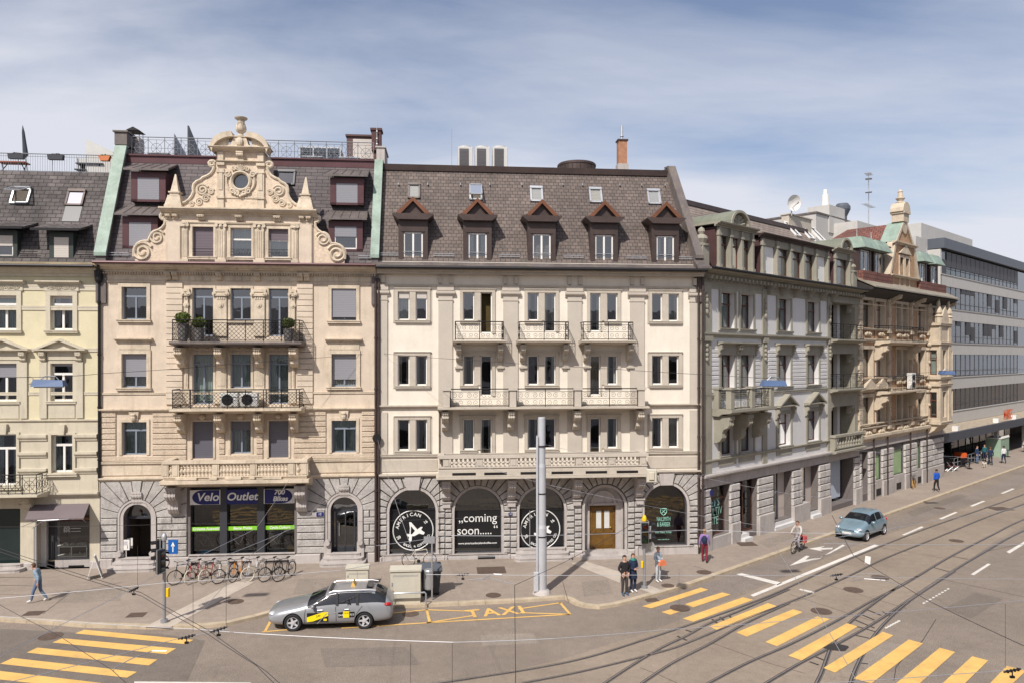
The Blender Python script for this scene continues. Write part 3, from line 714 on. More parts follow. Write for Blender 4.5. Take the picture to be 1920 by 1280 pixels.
rails = [  # (pixel waypoints on the road, label)
 ([(780,1286),(980,1256),(1100,1232),(1210,1198),(1300,1168),(1400,1133),(1480,1100),(1560,1062),(1620,1036),(1740,989),(1850,951),(1920,926),(2050,880)],'outer rail of the far tram track'),
 ([(980,1280),(1100,1256),(1240,1221),(1300,1200),(1400,1158),(1500,1120),(1590,1080),(1660,1046),(1750,1010),(1850,969),(1920,944),(2050,896)],'inner rail of the far tram track'),
 ([(1120,1290),(1180,1250),(1240,1214),(1290,1190),(1330,1168),(1400,1139),(1480,1104)],'curved rail leaving the far track to the lower left'),
 ([(1190,1290),(1260,1243),(1330,1207),(1400,1167),(1480,1130)],'second curved rail leaving the far track'),
 ([(1310,1290),(1400,1243),(1480,1208),(1560,1168),(1640,1123),(1700,1092),(1780,1044),(1865,1000),(1920,973),(2060,915)],'outer rail of the near tram track'),
 ([(1420,1290),(1500,1243),(1560,1212),(1640,1167),(1700,1127),(1780,1074),(1850,1032),(1920,994),(2060,935)],'inner rail of the near tram track'),
 ([(1520,1300),(1540,1262),(1562,1205),(1590,1170),(1630,1137),(1680,1102),(1720,1080)],'tight curved rail crossing the near track'),
 ([(1590,1300),(1602,1260),(1624,1215),(1655,1172),(1700,1130),(1740,1102),(1790,1070)],'tight curved rail right of the near track')]
for pts,lab in rails:
    L = smooth_line([G(*p) for p in pts]); b = MB()
    b.mi = 1; strip(b,L,.15,.008); b.mi = 0; strip(b,offset(L,.02),.05,.014); strip(b,offset(L,-.055),.016,.012)
    o = b.build('tram_rail',[m_rail,m_groove]); o['kind'] = 'structure'; o['label'] = lab
b = MB()
for p,q in [((1270,1192),(1288,1200)),((1285,1180),(1300,1185)),((1335,1160),(1345,1168)),((1350,1156),(1358,1163)),((1365,1152),(1372,1158)),((1612,1150),(1640,1162)),((1622,1141),(1652,1153)),((1600,1160),(1640,1177)),((1597,1171),(1643,1184)),((1603,1190),(1630,1196)),((1655,1146),(1672,1156)),((1785,1042),(1815,1048)),((1750,1063),(1782,1072)),((1608,1242),(1628,1244)),((1518,1240),(1535,1246)),((1530,1231),(1545,1237))]:
    strip(b,[G(*p),G(*q)],.09,.010)
struct(b.build('rail_tie',m_groove),'dark tie bars between the tram rails')
b = MB(); cc = G(1566,1213); b.add([(cc.x + .5 * math.cos(a) * (1 + .15 * math.sin(3 * a)),cc.y + .33 * math.sin(a) * (1 + .12 * math.cos(5 * a)),.0165) for a in [i * math.pi / 9 for i in range(18)]],[tuple(range(18))])
struct(b.build('rail_crossing_patch',m_groove),'dark filled patch where the curved rail crosses')
b = MB()
for L in ([(1330,1203),(1440,1242),(1510,1262)],[(1480,1113),(1640,1165)],[(1540,1093),(1600,1110),(1700,1140)],[(1620,1020),(1770,1046)],[(1770,1086),(1920,1118)],[(1850,1033),(1920,1018)],[(1200,1251),(1230,1262),(1270,1280)],[(1695,1232),(1680,1250),(1676,1275)],[(1712,1218),(1730,1200),(1755,1160)],[(1490,1127),(1530,1115)],[(80,1150),(130,1112),(230,1090)],[(1065,1125),(1055,1090)],[(1300,1060),(1340,1073)]):
    zz = SW + .006 if L[0] in ((80,1150),(1065,1125),(1300,1060)) else .0085
    strip(b,[G(p[0],p[1],SW if zz > .1 else 0) for p in L],.022,zz)
struct(b.build('road_seam',m_groove),'tarred seams and cracks in the asphalt')
# road markings
def marks(name,polys,m,label,z=.012):
    b = MB()
    for P_ in polys:
        q = [G(*p) for p in P_]; b.add([(v.x,v.y,z) for v in q],[tuple(range(len(q)))])
    o = b.build(name,m); o['kind'] = 'structure'; o['label'] = label; return o
lz = [[(158,1180),(363,1199),(347,1207),(141,1187)],[(117,1196),(330,1215),(312,1226),(98,1204)],[(70,1213.5),(295,1236),(279,1247),(50,1223)],[(24,1233),(257,1259),(238,1270),(0,1244)],[(-20,1255),(190,1280),(170,1292),(-50,1268)],[(-80,1281),(110,1306),(90,1318),(-110,1296)]]
for i,q in enumerate(lz): marks('crossing_stripe',[q],m_ypaint,'yellow crossing stripe %s' % ['nearest the left kerb','second from the left kerb','third from the left kerb','fourth from the left kerb','at the lower left picture edge','beyond the lower left edge'][i])['group'] = 'yellow stripes of the left crossing'
rz = [[(1204,1136),(1314,1101),(1328,1105),(1221,1140)],[(1284,1132),(1354,1110),(1370,1114),(1300,1138)],[(1240,1147),(1260,1141),(1278,1145),(1257,1152)],[(1280,1159),(1393,1119),(1412,1124),(1300,1165)],[(1330,1174),(1440,1130),(1457,1136),(1345,1181)],[(1380,1185),(1487,1141.5),(1505,1147),(1400,1193)],[(1435,1203),(1532,1155),(1556,1160),(1457,1211)],[(1478,1229),(1588,1168),(1608,1174),(1503,1238)],[(1544,1252),(1655,1184),(1675,1191),(1566,1261)],[(1600,1272),(1704,1198.5),(1731,1206),(1634,1281)],[(1680,1281),(1762,1214),(1791,1222),(1720,1285)],[(1767,1281),(1823,1230),(1853,1238),(1805,1285)],[(1856,1281),(1888,1248),(1924,1257),(1895,1285)]]
for i,q in enumerate(rz):
    o = marks('crossing_stripe',[q],m_ypaint,'yellow stripe of the right crossing, number %d counted from the pavement' % (i + 1),.0175 if i > 6 else .012); o['group'] = 'yellow stripes of the right crossing'
marks('lane_line',[[(1407,1115),(1640,1020),(1648,1022),(1413,1118)],[(1380,1076),(1391,1074),(1467,1092),(1458,1096)],[(1437,1108)] and [(1500,1103),(1528,1109),(1525,1112),(1498,1105)]],m_wpaint,'white lane and stop lines by the right crossing')
marks('dashed_line',[[(1691,1002),(1728,986),(1732,988),(1696,1003)],[(1760,972),(1791,959),(1796,960),(1766,973)],[(1818,948),(1843,938),(1848,939),(1824,949)],[(1876,924),(1898,915),(1903,916),(1881,925)],[(1820,1076),(1852,1056),(1858,1057),(1826,1078)],[(1887,1034),(1925,1012),(1930,1014),(1893,1037)]],m_wpaint,'white dashed lane marks along the tram tracks')
marks('lane_arrow',[[(1480,1060),(1512,1041),(1518,1042),(1510,1049),(1540,1044),(1580,1020),(1585,1022),(1556,1037),(1535,1045),(1539,1046.5),(1517,1051)],[(1516,1028),(1547,1023),(1538,1027),(1562,1026),(1560,1029),(1538,1030),(1543,1033)]],m_wpaint,'white direction arrows painted on the lane')
marks('stop_line',[[(252,1277),(470,1279),(480,1296),(250,1290)]],m_wpaint,'white line at the lower picture edge')
def seg(a,b,w=.11): 
    A,B = G(*a),G(*b); d = (B - A).normalized(); n = Vector((-d.y,d.x,0)) * w / 2; return [A - n,B - n,B + n,A + n]
b = MB()
for a_,c_ in (((497,1183),(511,1157)),((492,1184),(540,1180)),((640,1177),(800,1167)),((800,1167),(1070,1151)),((800,1142),(806,1167)),((1050,1129),(1069,1151)),((735,1149),(800,1142.5)),((800,1142.5),(887,1145.5)),((800,1167),(890,1153)),((972,1141),(1054,1129)),((975,1148),(1068,1151))):
    q = seg(a_,c_); b.add([(v.x,v.y,.012) for v in q],[(0,1,2,3)])
A,B = G(892,1150),G(970,1144); d = (B - A); ang = math.atan2(d.y,d.x); mid = G(930,1148)
vs,fs = text_mesh('TAXI',1.0,spacing=1.12,offset=.02)
T = Matrix.Translation((mid.x,mid.y,.0135)) @ Matrix.Rotation(ang,4,'Z') @ Matrix.Diagonal((1.03,1.28,1,1)) @ Matrix.Translation((0,.05,0)); 
b.add([T @ Vector(v) for v in vs],fs)
struct(b.build('taxi_bay_marking',m_ypaint,recalc=False),'yellow taxi bay outline reading TAXI')
b = MB()
for c0,c1,k in (((1732,1132),(1783,1102),9),((1662,1178),(1690,1163),6)):
    A,B = G(*c0),G(*c1)
    for i in range(k):
        p = A.lerp(B,(i + .3) / k); b.add([(p.x + dx,p.y + dy,.012) for dx,dy in ((-.1,-.06),(.06,.03),(.09,.16),(-.05,.1))],[(0,1,2,3)])
struct(b.build('survey_mark',m_wpaint),'small white survey marks sprayed on the road')
# pale tactile slabs on the pavement
patch('guide_strip',[(272,1174),(320,1175),(478,1090),(440,1090)],SW + .009,m_slab,'pale guide strip leading to the left crossing')
patch('guide_strip',[(1070,1055),(1100,1052),(1165,1072),(1162,1092)],SW + .009,m_slab,'pale guide strip by the thick mast')
patch('guide_strip',[(1198,1103),(1215,1096),(1243,1106),(1225,1113)],SW + .009,m_slab,'pale slab at the foot of the right signal')
def manhole(px,py,r,z=0,label='',sq=False):
    p = G(px,py,z); b = MB(); b.lathe([(r,0),(r,.006),(r * .9,.009),(r * .88,.005),(0.001,.006)],n=24) if not sq else b.box(-r,r,-r * .8,r * .8,0,.008)
    b.lathe([(r * .5,.006),(r * .5,.011),(r * .4,.011)],n=20) if not sq else [b.box(-r + .05 + i * r * .3,-r + .11 + i * r * .3,-r * .7,r * .7,.008,.012) for i in range(6)]
    o = b.build('manhole_cover',m_iron,loc=(p.x,p.y,z + .006)); tag(o,label,'manhole cover','manhole covers'); o.rotation_euler.z = .1; return o
for a_ in [(442,1127,.33,SW,'round rusty manhole cover on the pavement left of the taxi'),(925,1115,.34,SW,'round rusty manhole cover left of the thick mast'),(1252,1097,.3,SW,'round manhole cover by the woman in light blue'),(1320,1072,.36,SW,'round manhole cover near the corner pavement'),(1275,1139,.42,.012,'dark round manhole cover on the right crossing'),(95,1192,.42,0,'round dark manhole cover beside the left crossing'),(1540,1145,.42,.006,'round manhole cover between the tram tracks above the crossing'),(1600,1105,.42,.006,'round manhole cover amid the tram tracks'),(1793,1013,.38,.006,'round manhole cover between the tracks on the far right'),(1762,952,.36,0,'round manhole cover on the far lane'),(770,1150,.34,0,'round manhole cover behind the taxi'),(1650,1082,.4,.006,'round manhole cover with an orange mark')]: manhole(*a_)
for a_ in [(63,1149,.33,SW,'square rusty cover on the left pavement near the kerb'),(256,1152,.33,SW,'square rusty cover left of the left signal'),(1222,1124,.28,0,'square gully grate at the kerb by the waiting couple'),(1400,1019,.5,SW,'square brown plate before the tan doorway'),(921,1068,.7,SW,'long rectangular floor grate before the coming soon window'),(1875,953,.7,0,'dark plate between the far tram rails')]: manhole(*a_,sq=True)
# ================= beige house with the curved gable (bicycle shop) =================
def house(name,label,fr,cat='building'):
    return thing(name,label,cat,(fr.o.x,fr.o.y,0),fr.th)
def px_tools(fr,ref):
    xr = fr.X(ref)
    return (lambda p,d=0: fr.X(p,d)),(lambda y,d=0: fr.Z(y,xr,d))
b1 = FL.at(FL.X(187)); X,Z = px_tools(b1,450)
B1 = house('townhouse','beige sandstone house with a curved baroque gable above a bicycle shop',b1)
W1 = X(706.5); d_m = 2.4
zg = SW; z1b,z1t = Z(893),Z(862)      # base of first floor zone
zc1 = Z(766); zeave = Z(500); zroof = Z(303,-2.4)
rz0,rz1 = X(311),X(588)           # central projection
xcg = X(452)
rw = []      # holes of upper floors
side = [(X(229),X(275.5)),(X(622),X(668))]
mid3 = [(X(361),X(400)),(X(432.5),X(470.5)),(X(504),X(541))]
hol = []
for a,c in side: hol += [(a,c,Z(850),Z(789)),(a,c,Z(725),Z(663)),(a,c,Z(600),Z(540))]
for i,(a,c) in enumerate(mid3): hol += [(a,c,Z(858) if i != 1 else Z(850),Z(789)),(a,c,Z(757 if i != 1 else 727),Z(664)),(a,c,Z(630 if i != 1 else 600),Z(541))]
# ---- ground floor
dl = (X(232),X(284),Z(1058),Z(941)); dr_ = (X(620),X(671),Z(1046),Z(934))
sw = (X(357),X(552),Z(1043),Z(912))
g = MB(); wall(g,0,W1,0,z1b,[dl + ((dl[1] - dl[0]) / 2,),dr_ + ((dr_[1] - dr_[0]) / 2,),sw],0,.45)
wz = Z(888); shell(g,0,W1,0,zeave,12)
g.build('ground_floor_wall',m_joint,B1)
u = MB(); wall(u,0,W1,z1b,zeave,hol,0,.28)
u.build('wall',m_beige,B1)
zpl = Z(1040)
st = MB()
piers = [(X(190),dl[0] - .38),(dl[1] + .38,sw[0] - .16),(sw[1] + .14,dr_[0] - .38),(dr_[1] + .38,X(704))]
zt = z1b - .12
sp = {0: dl,1: dr_}
for k,(cx_,h) in enumerate((((dl[0] + dl[1]) / 2,dl),((dr_[0] + dr_[1]) / 2,dr_))):
    r = (h[1] - h[0]) / 2; zs = h[3] - r
    cell = (X(190),sw[0] - .16,zs,zt) if k == 0 else (sw[1] + .14,X(704),zs,zt)
    voussoirs(st,cx_,zs,r,cell,11,0,.09,.035,inner=.26)
    courses(st,cell[0],h[0] - .3,zpl,zs,6,0,.09,.04,seed=k); courses(st,h[1] + .3,cell[1],zpl,zs,6,0,.09,.04,joints=1.3,seed=k + 5)
st.build_x('stonework',m_grey,B1)
pl = MB()
for a,c in ((X(189),dl[0] - .5),(dl[1] + .5,sw[0] - .02),(sw[1] + .02,dr_[0] - .5),(dr_[1] + .5,X(704.5))): pl.boss(a,c,-.14,0,0,zpl,.04)
bs = [(X(420),X(440)),(X(461),X(481)),(X(386),X(403)),(X(502),X(528))]
pl.box(sw[0] - .02,sw[1] + .02,-.1,.0,0,Z(1068)); pl.box(sw[0] - .02,sw[1] + .02,-.1,0,Z(1050),Z(1040))
xs = sorted([sw[0] - .02,sw[1] + .02] + [v for q in [(X(360),X(375)),(X(387),X(402)),(X(428),X(446)),(X(455),X(473)),(X(498),X(543))] for v in q])
for a,c in zip(xs[::2],xs[1::2]): pl.box(a,c,-.1,0,Z(1068),Z(1050))
ledge(pl,sw[0] - .05,sw[1] + .05,Z(1040),Z(1036),.16)
pl.build_x('plinth',m_greys,B1)
for h in (dl,dr_):
    a = MB(); c = (h[0] + h[1]) / 2; r = (h[1] - h[0]) / 2; zs = h[3] - r
    for i in range(20):
        t0,t1 = math.pi * i / 20,math.pi * (i + 1) / 20
        a.prism([(c + k * math.cos(t),zs + k * math.sin(t)) for k,t in ((r,t0),(r + .22,t0),(r + .22,t1),(r,t1))],-.07,.1,'y')
        a.prism([(c + k * math.cos(t),zs + k * math.sin(t)) for k,t in ((r + .16,t0),(r + .25,t0),(r + .25,t1),(r + .16,t1))],-.11,-.06,'y')
    for sx in (-1,1):
        e0,e1 = sorted((c + sx * r,c + sx * (r + .22))); a.box(e0,e1,-.07,.1,h[2] + .75,zs); e0,e1 = sorted((c + sx * (r + .16),c + sx * (r + .25))); a.box(e0,e1,-.11,-.06,h[2] + .75,zs)
        e0,e1 = sorted((c + sx * (r - .03),c + sx * (r + .32))); a.box(e0,e1,-.17,.1,h[2],h[2] + .7); a.lathe([(.14,-.2),(.15,0)],(c + sx * (r + .14),-.14 + .0,h[2] + .75),12,'y')
    console(a,c,.5,h[3] + .62,.6,.22)
    a.build('door_surround',m_greys,B1)
steps(B1,(dl[0] + dl[1]) / 2,1.6,SW,3,.17,.32,m_greys); steps(B1,(dr_[0] + dr_[1]) / 2,1.55,SW,3,.17,.32,m_greys)
# doors
def arch_door(P,h,y,dark=m_darkframe,opened=False):
    r = (h[1] - h[0]) / 2; zs = h[3] - r - .08; c = (h[0] + h[1]) / 2
    d = MB(); d.box(h[0],h[1],y - .03,y + .08,zs - .06,zs + .06); d.box(h[0],h[0] + .1,y,y + .08,h[2],zs); d.box(h[1] - .1,h[1],y,y + .08,h[2],zs)
    if not opened: 
        d.box(c - .5,c - .42,y,y + .06,h[2],zs); d.box(c + .42,c + .5,y,y + .06,h[2],zs); d.box(c - .03,c + .03,y,y + .06,h[2],zs); d.box(h[0],h[1],y,y + .07,h[2],h[2] + .35)
    o = d.build('door',dark,P)
    g_ = MB(); g_.quad((h[0] + .05,y + .05,h[2]),(h[1] - .05,y + .05,h[2]),(h[1] - .05,y + .05,zs),(h[0] + .05,y + .05,zs))
    if not opened: g_.build('pane',m_tglass,o)
    a = MB(); pts = [(c + (r - .01) * math.cos(math.pi * i / 16),y + .03,h[3] - r + (r - .01) * math.sin(math.pi * i / 16)) for i in range(17)]; a.add(pts + [(h[0] + .01,y + .03,zs),(h[1] - .01,y + .03,zs)],[tuple(range(19))]); a.build('fanlight',m_tglass,o)
    hd = MB(); hd.cyl((c - .3,y - .08,h[2] + .95),(c - .3,y - .08,h[2] + 1.6),.02,n=6); hd.box(c - .32,c - .28,y - .08,y,h[2] + 1.0,h[2] + 1.04); hd.box(c - .32,c - .28,y - .08,y,h[2] + 1.5,h[2] + 1.54)
    if not opened: hd.build('handle',m_zinc,o)
    return o
arch_door(B1,dl,.42,opened=True); arch_door(B1,dr_,.42)
p_ = MB(); p_.box(X(233),X(244),.30,.32,Z(1025),Z(1006)); o = p_.build('notice_board',m_white,B1)
p_ = MB(); p_.cyl((X(237),-.02,SW + .1),(X(237),-.02,Z(1008)),.02); p_.box(X(230),X(243.5),-.05,-.02,Z(1025),Z(1006)); q = p_.build('notice_stand',m_zinc,B1); q.data.materials[0] = m_white
t_ = MB(); put_text(t_,'i',.3,(X(240),-.055,Z(1019))); 
for i in range(4): t_.box(X(232),X(240),-.054,-.052,Z(1010) - i * .05,Z(1010) - i * .05 + .015)
t_.build('lettering',m_blueink,q)
p_ = MB(); p_.box(X(594),X(607),-.12,-.10,Z(969),Z(961)); q = p_.build('house_number_plate',m_blueink,B1); t_ = MB(); put_text(t_,'12',.16,((X(594) + X(607)) / 2,-.125,Z(965))); t_.build('lettering',m_vwhite,q)
# shop front: three bays between dark pillars
bays = [(X(357.5),X(412)),(X(425.5),X(482)),(X(496),X(551.5))]
s_ = MB()
for a,c in ((sw[0],bays[0][0]),(bays[0][1],bays[1][0]),(bays[1][1],bays[2][0]),(bays[2][1],sw[1])): s_.box(a,c,.0 if c - a > .2 else .1,.55,sw[2],sw[3] + .0)
s_.box(sw[0],sw[1],.2,.5,sw[3] - .12,sw[3]); s_.box(sw[0],sw[1],.12,.4,sw[2],sw[2] + .08)
shopf = s_.build('shop_front',m_darkframe,B1)
words = [('Velo',.56,0),('Outlet',.54,0),('700\n Bikes',.33,0)]; low = ['Grösste Auswahl','Beste Preise','Cycle.Culture']
for i,(a,c) in enumerate(bays):
    g_ = MB(); g_.quad((a,.30,sw[2]),(c,.30,sw[2]),(c,.30,sw[3]),(a,.30,sw[3])); g_.build('pane',m_shopglass,shopf)
    zt0,zt1 = Z(944),Z(916.5)
    sg = MB(); sg.box(a - .03,c + .03,-.02,.02,zt0,zt1); sgn = sg.build('fascia_sign',m_vwhite if i != 1 else m_blueink,shopf)
    if i != 1:
        e = MB(); mz = (zt0 + zt1) / 2; hh = (zt1 - zt0) / 2 * .97; rr = .52
        if i == 0: pts = [(c - .01,mz - hh),(c - .01,mz + hh)] + [(a + .08 + rr - rr * math.sin(math.pi * k / 12),mz + hh * math.cos(math.pi * k / 12)) for k in range(13)]
        else: pts = [(a + .01,mz + hh),(a + .01,mz - hh)] + [(c - .08 - rr + rr * math.sin(math.pi * k / 12),mz - hh * math.cos(math.pi * k / 12)) for k in range(13)]
        e.prism(pts,-.026,-.022,'y'); e.build('logo_ground',m_blueink,sgn)
    t_ = MB(); put_text(t_,words[i][0],words[i][1],((a + c) / 2 + (.12 if i == 0 else 0),-.03,(zt0 + zt1) / 2 + (.03 if i == 2 else 0)),shear=.2,offset=.012,sx=1.05); t_.build('lettering',m_vwhite,sgn)
    lm = MB(); lm.box(a,c,.1,.12,Z(994),Z(986.5)); ls = lm.build('banner',m_lime,shopf)
    t_ = MB(); put_text(t_,low[i],.185,((a + c) / 2,.095,Z(990)),shear=.2,offset=.004); t_.build('lettering',m_vwhite,ls)
# shop room
rm = MB(); x0,x1 = sw[0] - .3,sw[1] + .3; rm.quad((x0,2.6,sw[2] - .1),(x1,2.6,sw[2] - .1),(x1,2.6,sw[3] + .2),(x0,2.6,sw[3] + .2)); rm.quad((x0,.46,sw[2] + .05),(x1,.46,sw[2] + .05),(x1,2.6,sw[2] + .05),(x0,2.6,sw[2] + .05)); rm.quad((x0,.46,sw[3] + .1),(x1,.46,sw[3] + .1),(x1,2.6,sw[3] + .1),(x0,2.6,sw[3] + .1))
for x in (x0,x1): rm.quad((x,.46,sw[2]),(x,2.6,sw[2]),(x,2.6,sw[3]),(x,.46,sw[3]))
rm.build('shop_room',m_room,B1)
interior(B1,0,W1,[z1b + .05,Z(757),Z(636),zeave - .1],3.5)
rmm = MB(); 
for h in (dl,dr_):
    a,c = h[0] - .2,h[1] + .2; rmm.quad((a,2.5,h[2]),(c,2.5,h[2]),(c,2.5,h[3]),(a,2.5,h[3])); rmm.quad((a,.46,h[2]),(c,.46,h[2]),(c,2.5,h[2]),(a,2.5,h[2])); rmm.quad((a,.46,h[3] + .02),(c,.46,h[3] + .02),(c,2.5,h[3] + .02),(a,2.5,h[3] + .02))
    for x in (a,c): rmm.quad((x,.46,h[2]),(x,2.5,h[2]),(x,2.5,h[3]),(x,.46,h[3]))
rmm.build_x('hallway',m_room,B1)
# ---- first floor rustication, ledges, bands
st = MB()
def rust_band(mb,z0,z1,n,xs0,xs1,holes,proud,gap=.03,w=.28,jn=2.0,seed=0):
    """courses of blocks between x=xs0..xs1 leaving the holes (+w margin) free"""
    hh = (z1 - z0) / n; rnd = random.Random(seed)
    for i in range(n):
        a,c = z0 + i * hh,z0 + (i + 1) * hh; cur = xs0; segs = []
        for h in sorted(holes):
            if h[2] - .02 < c and h[3] + w > a: segs.append((cur,h[0] - w)); cur = h[1] + w
        segs.append((cur,xs1))
        for s0,s1 in segs:
            if s1 - s0 < .1: continue
            mb.boss(s0,s1,-proud * rnd.uniform(.85,1.1),.02,a + gap / 2,c - gap / 2,.025)
f1 = [h for h in hol if h[2] < Z(800)]
rust_band(st,z1t + .02,zc1 - .1,9,.1,W1 - .1,f1,.07)
st.build_x('stonework',m_beigerough,B1)
tr = MB()
for (a,c,zz0,zz1,d,pf) in ((0.02,W1 - .02,z1b - .14,z1b + .06,.2,'ledge'),(.02,W1 - .02,z1t - .1,z1t + .03,.12,'flat'),(.02,W1 - .02,zc1 - .12,zc1 + .06,.2,'ledge'),(.02,W1 - .02,Z(738),Z(734.5),.06,'flat'),(.02,rz0,Z(532),Z(529),.06,'flat'),(rz1,W1 - .02,Z(533),Z(530),.06,'flat')):
    ledge(tr,a,c,zz0,zz1,d,0,pf)
for a,c in ((0.1,rz0 - .1),(rz1 + .1,W1 - .1)): tr.box(a,c,-.05,.02,z1b + .16,z1t - .2)
tr.box(.02,W1 - .02,-.03,.02,Z(527),Z(516))
tr.build('string_course',m_beige_t,B1)
co = MB(); ledge(co,.02,W1 - .02,Z(513),Z(500),.62,0,'crown')
x = .1
while x < W1 - .1: co.box(x,x + .06,-.2,0,Z(516.5),Z(513.5)); x += .125
co.build('cornice',m_beige_t,B1)
gu = MB(); gu.box(.01,W1 - .01,-.78,.1,Z(500) + .002,Z(496)); gu.cyl((.01,-.78,Z(498)),(W1 - .01,-.78,Z(498)),.07,n=8); gu.build('gutter',m_maroon,B1)
# rusticated corner strips of the projection and pilasters
q = MB()
for a,c in ((X(312),X(343)),(X(557),X(587))):
    z = Z(757); n = 21; hh = (Z(530) - z) / n
    for i in range(n): q.boss(a,c,-.09,.02,z + i * hh + .012,z + (i + 1) * hh - .012,.012)
q.build_x('quoin_strip',m_beige,B1)
for xa,xb_ in ((X(343.5),X(357)),(X(402),X(429)),(X(473),X(500)),(X(543.5),X(556.5))):
    p_ = MB(); p_.box(xa + .08,xb_ - .08,-.12,.02,Z(630),Z(545)); p_.box(xa,xb_,-.16,.02,Z(548),Z(543)); p_.box(xa + .05,xb_ - .05,-.2,.02,Z(556),Z(552))
    for sx in (-1,1):
        xx = (xa + xb_) / 2 + sx * ((xb_ - xa) / 2 - .04); p_.lathe([(.11,-.2),(.11,.02)],(xx,0,Z(552)),12,'y'); p_.lathe([(.05,-.24),(.05,.02)],(xx,0,Z(552)),10,'y')
    for k in range(4):
        xx = xa + .14 + (xb_ - xa - .28) * (k + .5) / 4; p_.box(xx - .03,xx + .03,-.15,-.1,Z(562),Z(557))
    mx_ = (xa + xb_) / 2; p_.lathe([(.13,-.15),(.15,-.12)],(mx_,0,Z(573)),14,'y'); p_.lathe([(.06,-.19),(.07,-.12)],(mx_,0,Z(573)),10,'y')
    p_.box(xa + .02,xb_ - .02,-.14,.02,Z(755),Z(728)); p_.box(xa + .1,xb_ - .1,-.09,.02,Z(728),Z(670)); p_.box(xa + .16,xb_ - .16,-.11,-.09,Z(722),Z(676))
    p_.build('pilaster',m_beige_t,B1)
fz_ = MB()
for px in (317,330,412,484,564,576): console(fz_,X(px),.26,Z(512.5),Z(512.5) - Z(527),.32)
for a,c in ((358,398),(430,472),(502,545)):
    xm = (X(a) + X(c)) / 2; zz = Z(523)
    for k in (-1,0,1): fz_.lathe([(.1,-.06),(.1,.02)],(xm + k * .36,0,zz),12,'y'); fz_.lathe([(.05,-.09),(.05,.02)],(xm + k * .36,0,zz),10,'y')
    fz_.box(X(a),X(c),-.05,.02,zz - .15,zz - .12); fz_.box(X(a),X(c),-.05,.02,zz + .12,zz + .15)
for px in (375,452,526): 
    for k in range(9):
        xx = X(px) - .5 + k * .125; zz = Z(652) + .05 * math.sin(k * 1.6); fz_.sphere((xx,-.03,zz),.07,6,4)
fz_.build_x('frieze_ornament',m_beige_t,B1)
# surrounds / windows
for i,(a,c) in enumerate(side):
    surround(B1,a,c,Z(600),Z(540),.17,.07,m_beige_t); surround(B1,a,c,Z(725),Z(663),.2,.08,m_beige_t,head=.42); surround(B1,a,c,Z(850),Z(789),.14,.06,m_beige_t,sill=False)
    kb = MB(); kb.sphere(((a + c) / 2,-.14,Z(781)),.17,8,6,(.8,.9,1.2)); kb.sphere(((a + c) / 2,-.2,Z(775)),.13,8,5,(1.1,.8,.6)); kb.prism([((a + c) / 2 - .17,Z(789)),((a + c) / 2 + .17,Z(789)),((a + c) / 2 + .24,Z(770)),((a + c) / 2 - .24,Z(770))],-.12,.0,'y'); kb.build('carved_keystone',m_beige_t,B1)
for i,(a,c) in enumerate(mid3):
    surround(B1,a,c,Z(630 if i != 1 else 600),Z(541),.12,.05,m_beige_t,sill=(i == 1)); surround(B1,a,c,Z(757 if i != 1 else 727),Z(664),.12,.05,m_beige_t,sill=(i == 1)); surround(B1,a,c,Z(858),Z(789),.1,.05,m_beige_t,sill=False)
    kb = MB(); kb.sphere(((a + c) / 2,-.12,Z(780)),.15,8,6,(1.2,.8,.9)); kb.build('carved_keystone',m_beige_t,B1)
for i,(a,c) in enumerate(side):
    window(B1,a,c,Z(850),Z(789),.2,m_bluegrey,'cross',curtain=m_curt,tr=.74)
    window(B1,a,c,Z(725),Z(663),.2,m_bluegrey,'two',blind=.68 if i == 0 else .78,curtain=m_curtw)
    window(B1,a,c,Z(600),Z(540),.2,m_bluegrey,'cross' if i == 0 else 'two',blind=0 if i == 0 else .9,by=.02)
bl = [1.0,.28,1.0]
for i,(a,c) in enumerate(mid3):
    window(B1,a,c,Z(858) if i != 1 else Z(850),Z(789),.2,m_bluegrey,'two',blind=bl[i],bm=m_blindd,curtain=m_curtw,by=.1)
    window(B1,a,c,Z(757 if i != 1 else 727),Z(664),.2,m_bluegrey,'cross',curtain=m_curt,tr=.8 if i != 1 else .72)
    window(B1,a,c,Z(630 if i != 1 else 600),Z(541),.2,m_bluegrey,'cross',tr=.82 if i != 1 else .72)
# ---- balconies
def balcony(P,x0,x1,zs,dp,th,m,name='balcony'):
    o = sub(name,P); s_ = MB(); ledge(s_,x0 - .12,x1 + .12,zs - th,zs,dp + .12,0,'ledge'); s_.build('slab',m,o); return o
def fxz(y,d): return Z(y,d)
xl,xr = X(323,1.1),X(561,1.1)
for (ys,yr,seed) in ((640,600,0),(765,730,1)):
    zs = Z(ys,1.1); o = balcony(B1,xl,xr,zs,1.1,.3,m_lead if seed == 0 else m_beige_t)
    railing(o,xl,xr,-1.08,zs,Z(yr,1.1),m_darkmetal,'lattice',div=7,back=-.02)
    for px in (338,412,485,551): c = MB(); console(c,X(px,.5),.36,zs - .3,1.0,.95); c.build('bracket',m_beige_t,o)
# stone balcony on the first floor
zs = Z(898,1.2); xl2,xr2 = X(306,1.2),X(575,1.2); o = balcony(B1,xl2,xr2,zs,1.25,.45,m_beige_t)
balustrade(o,[X(p,1.2) for p in (309,329,404,475,546,571)],xl2,xr2,-1.22,zs,Z(862,1.2),m_beige_t,nb=9,back=-.02,pw=.34)
for px in (325,565): c = MB(); console(c,X(px,.4),.5,zs - .42,1.45,.95); c.build('bracket',m_greys,o)
un = MB()
for a,c in ((333,372),(395,410),(425,455),(470,480),(495,530)): un.box(X(a,1),X(c,1),-1.3,-.9,zs + .01,zs + .12)
un.build_x('drip_moulding',m_beige_t,o)
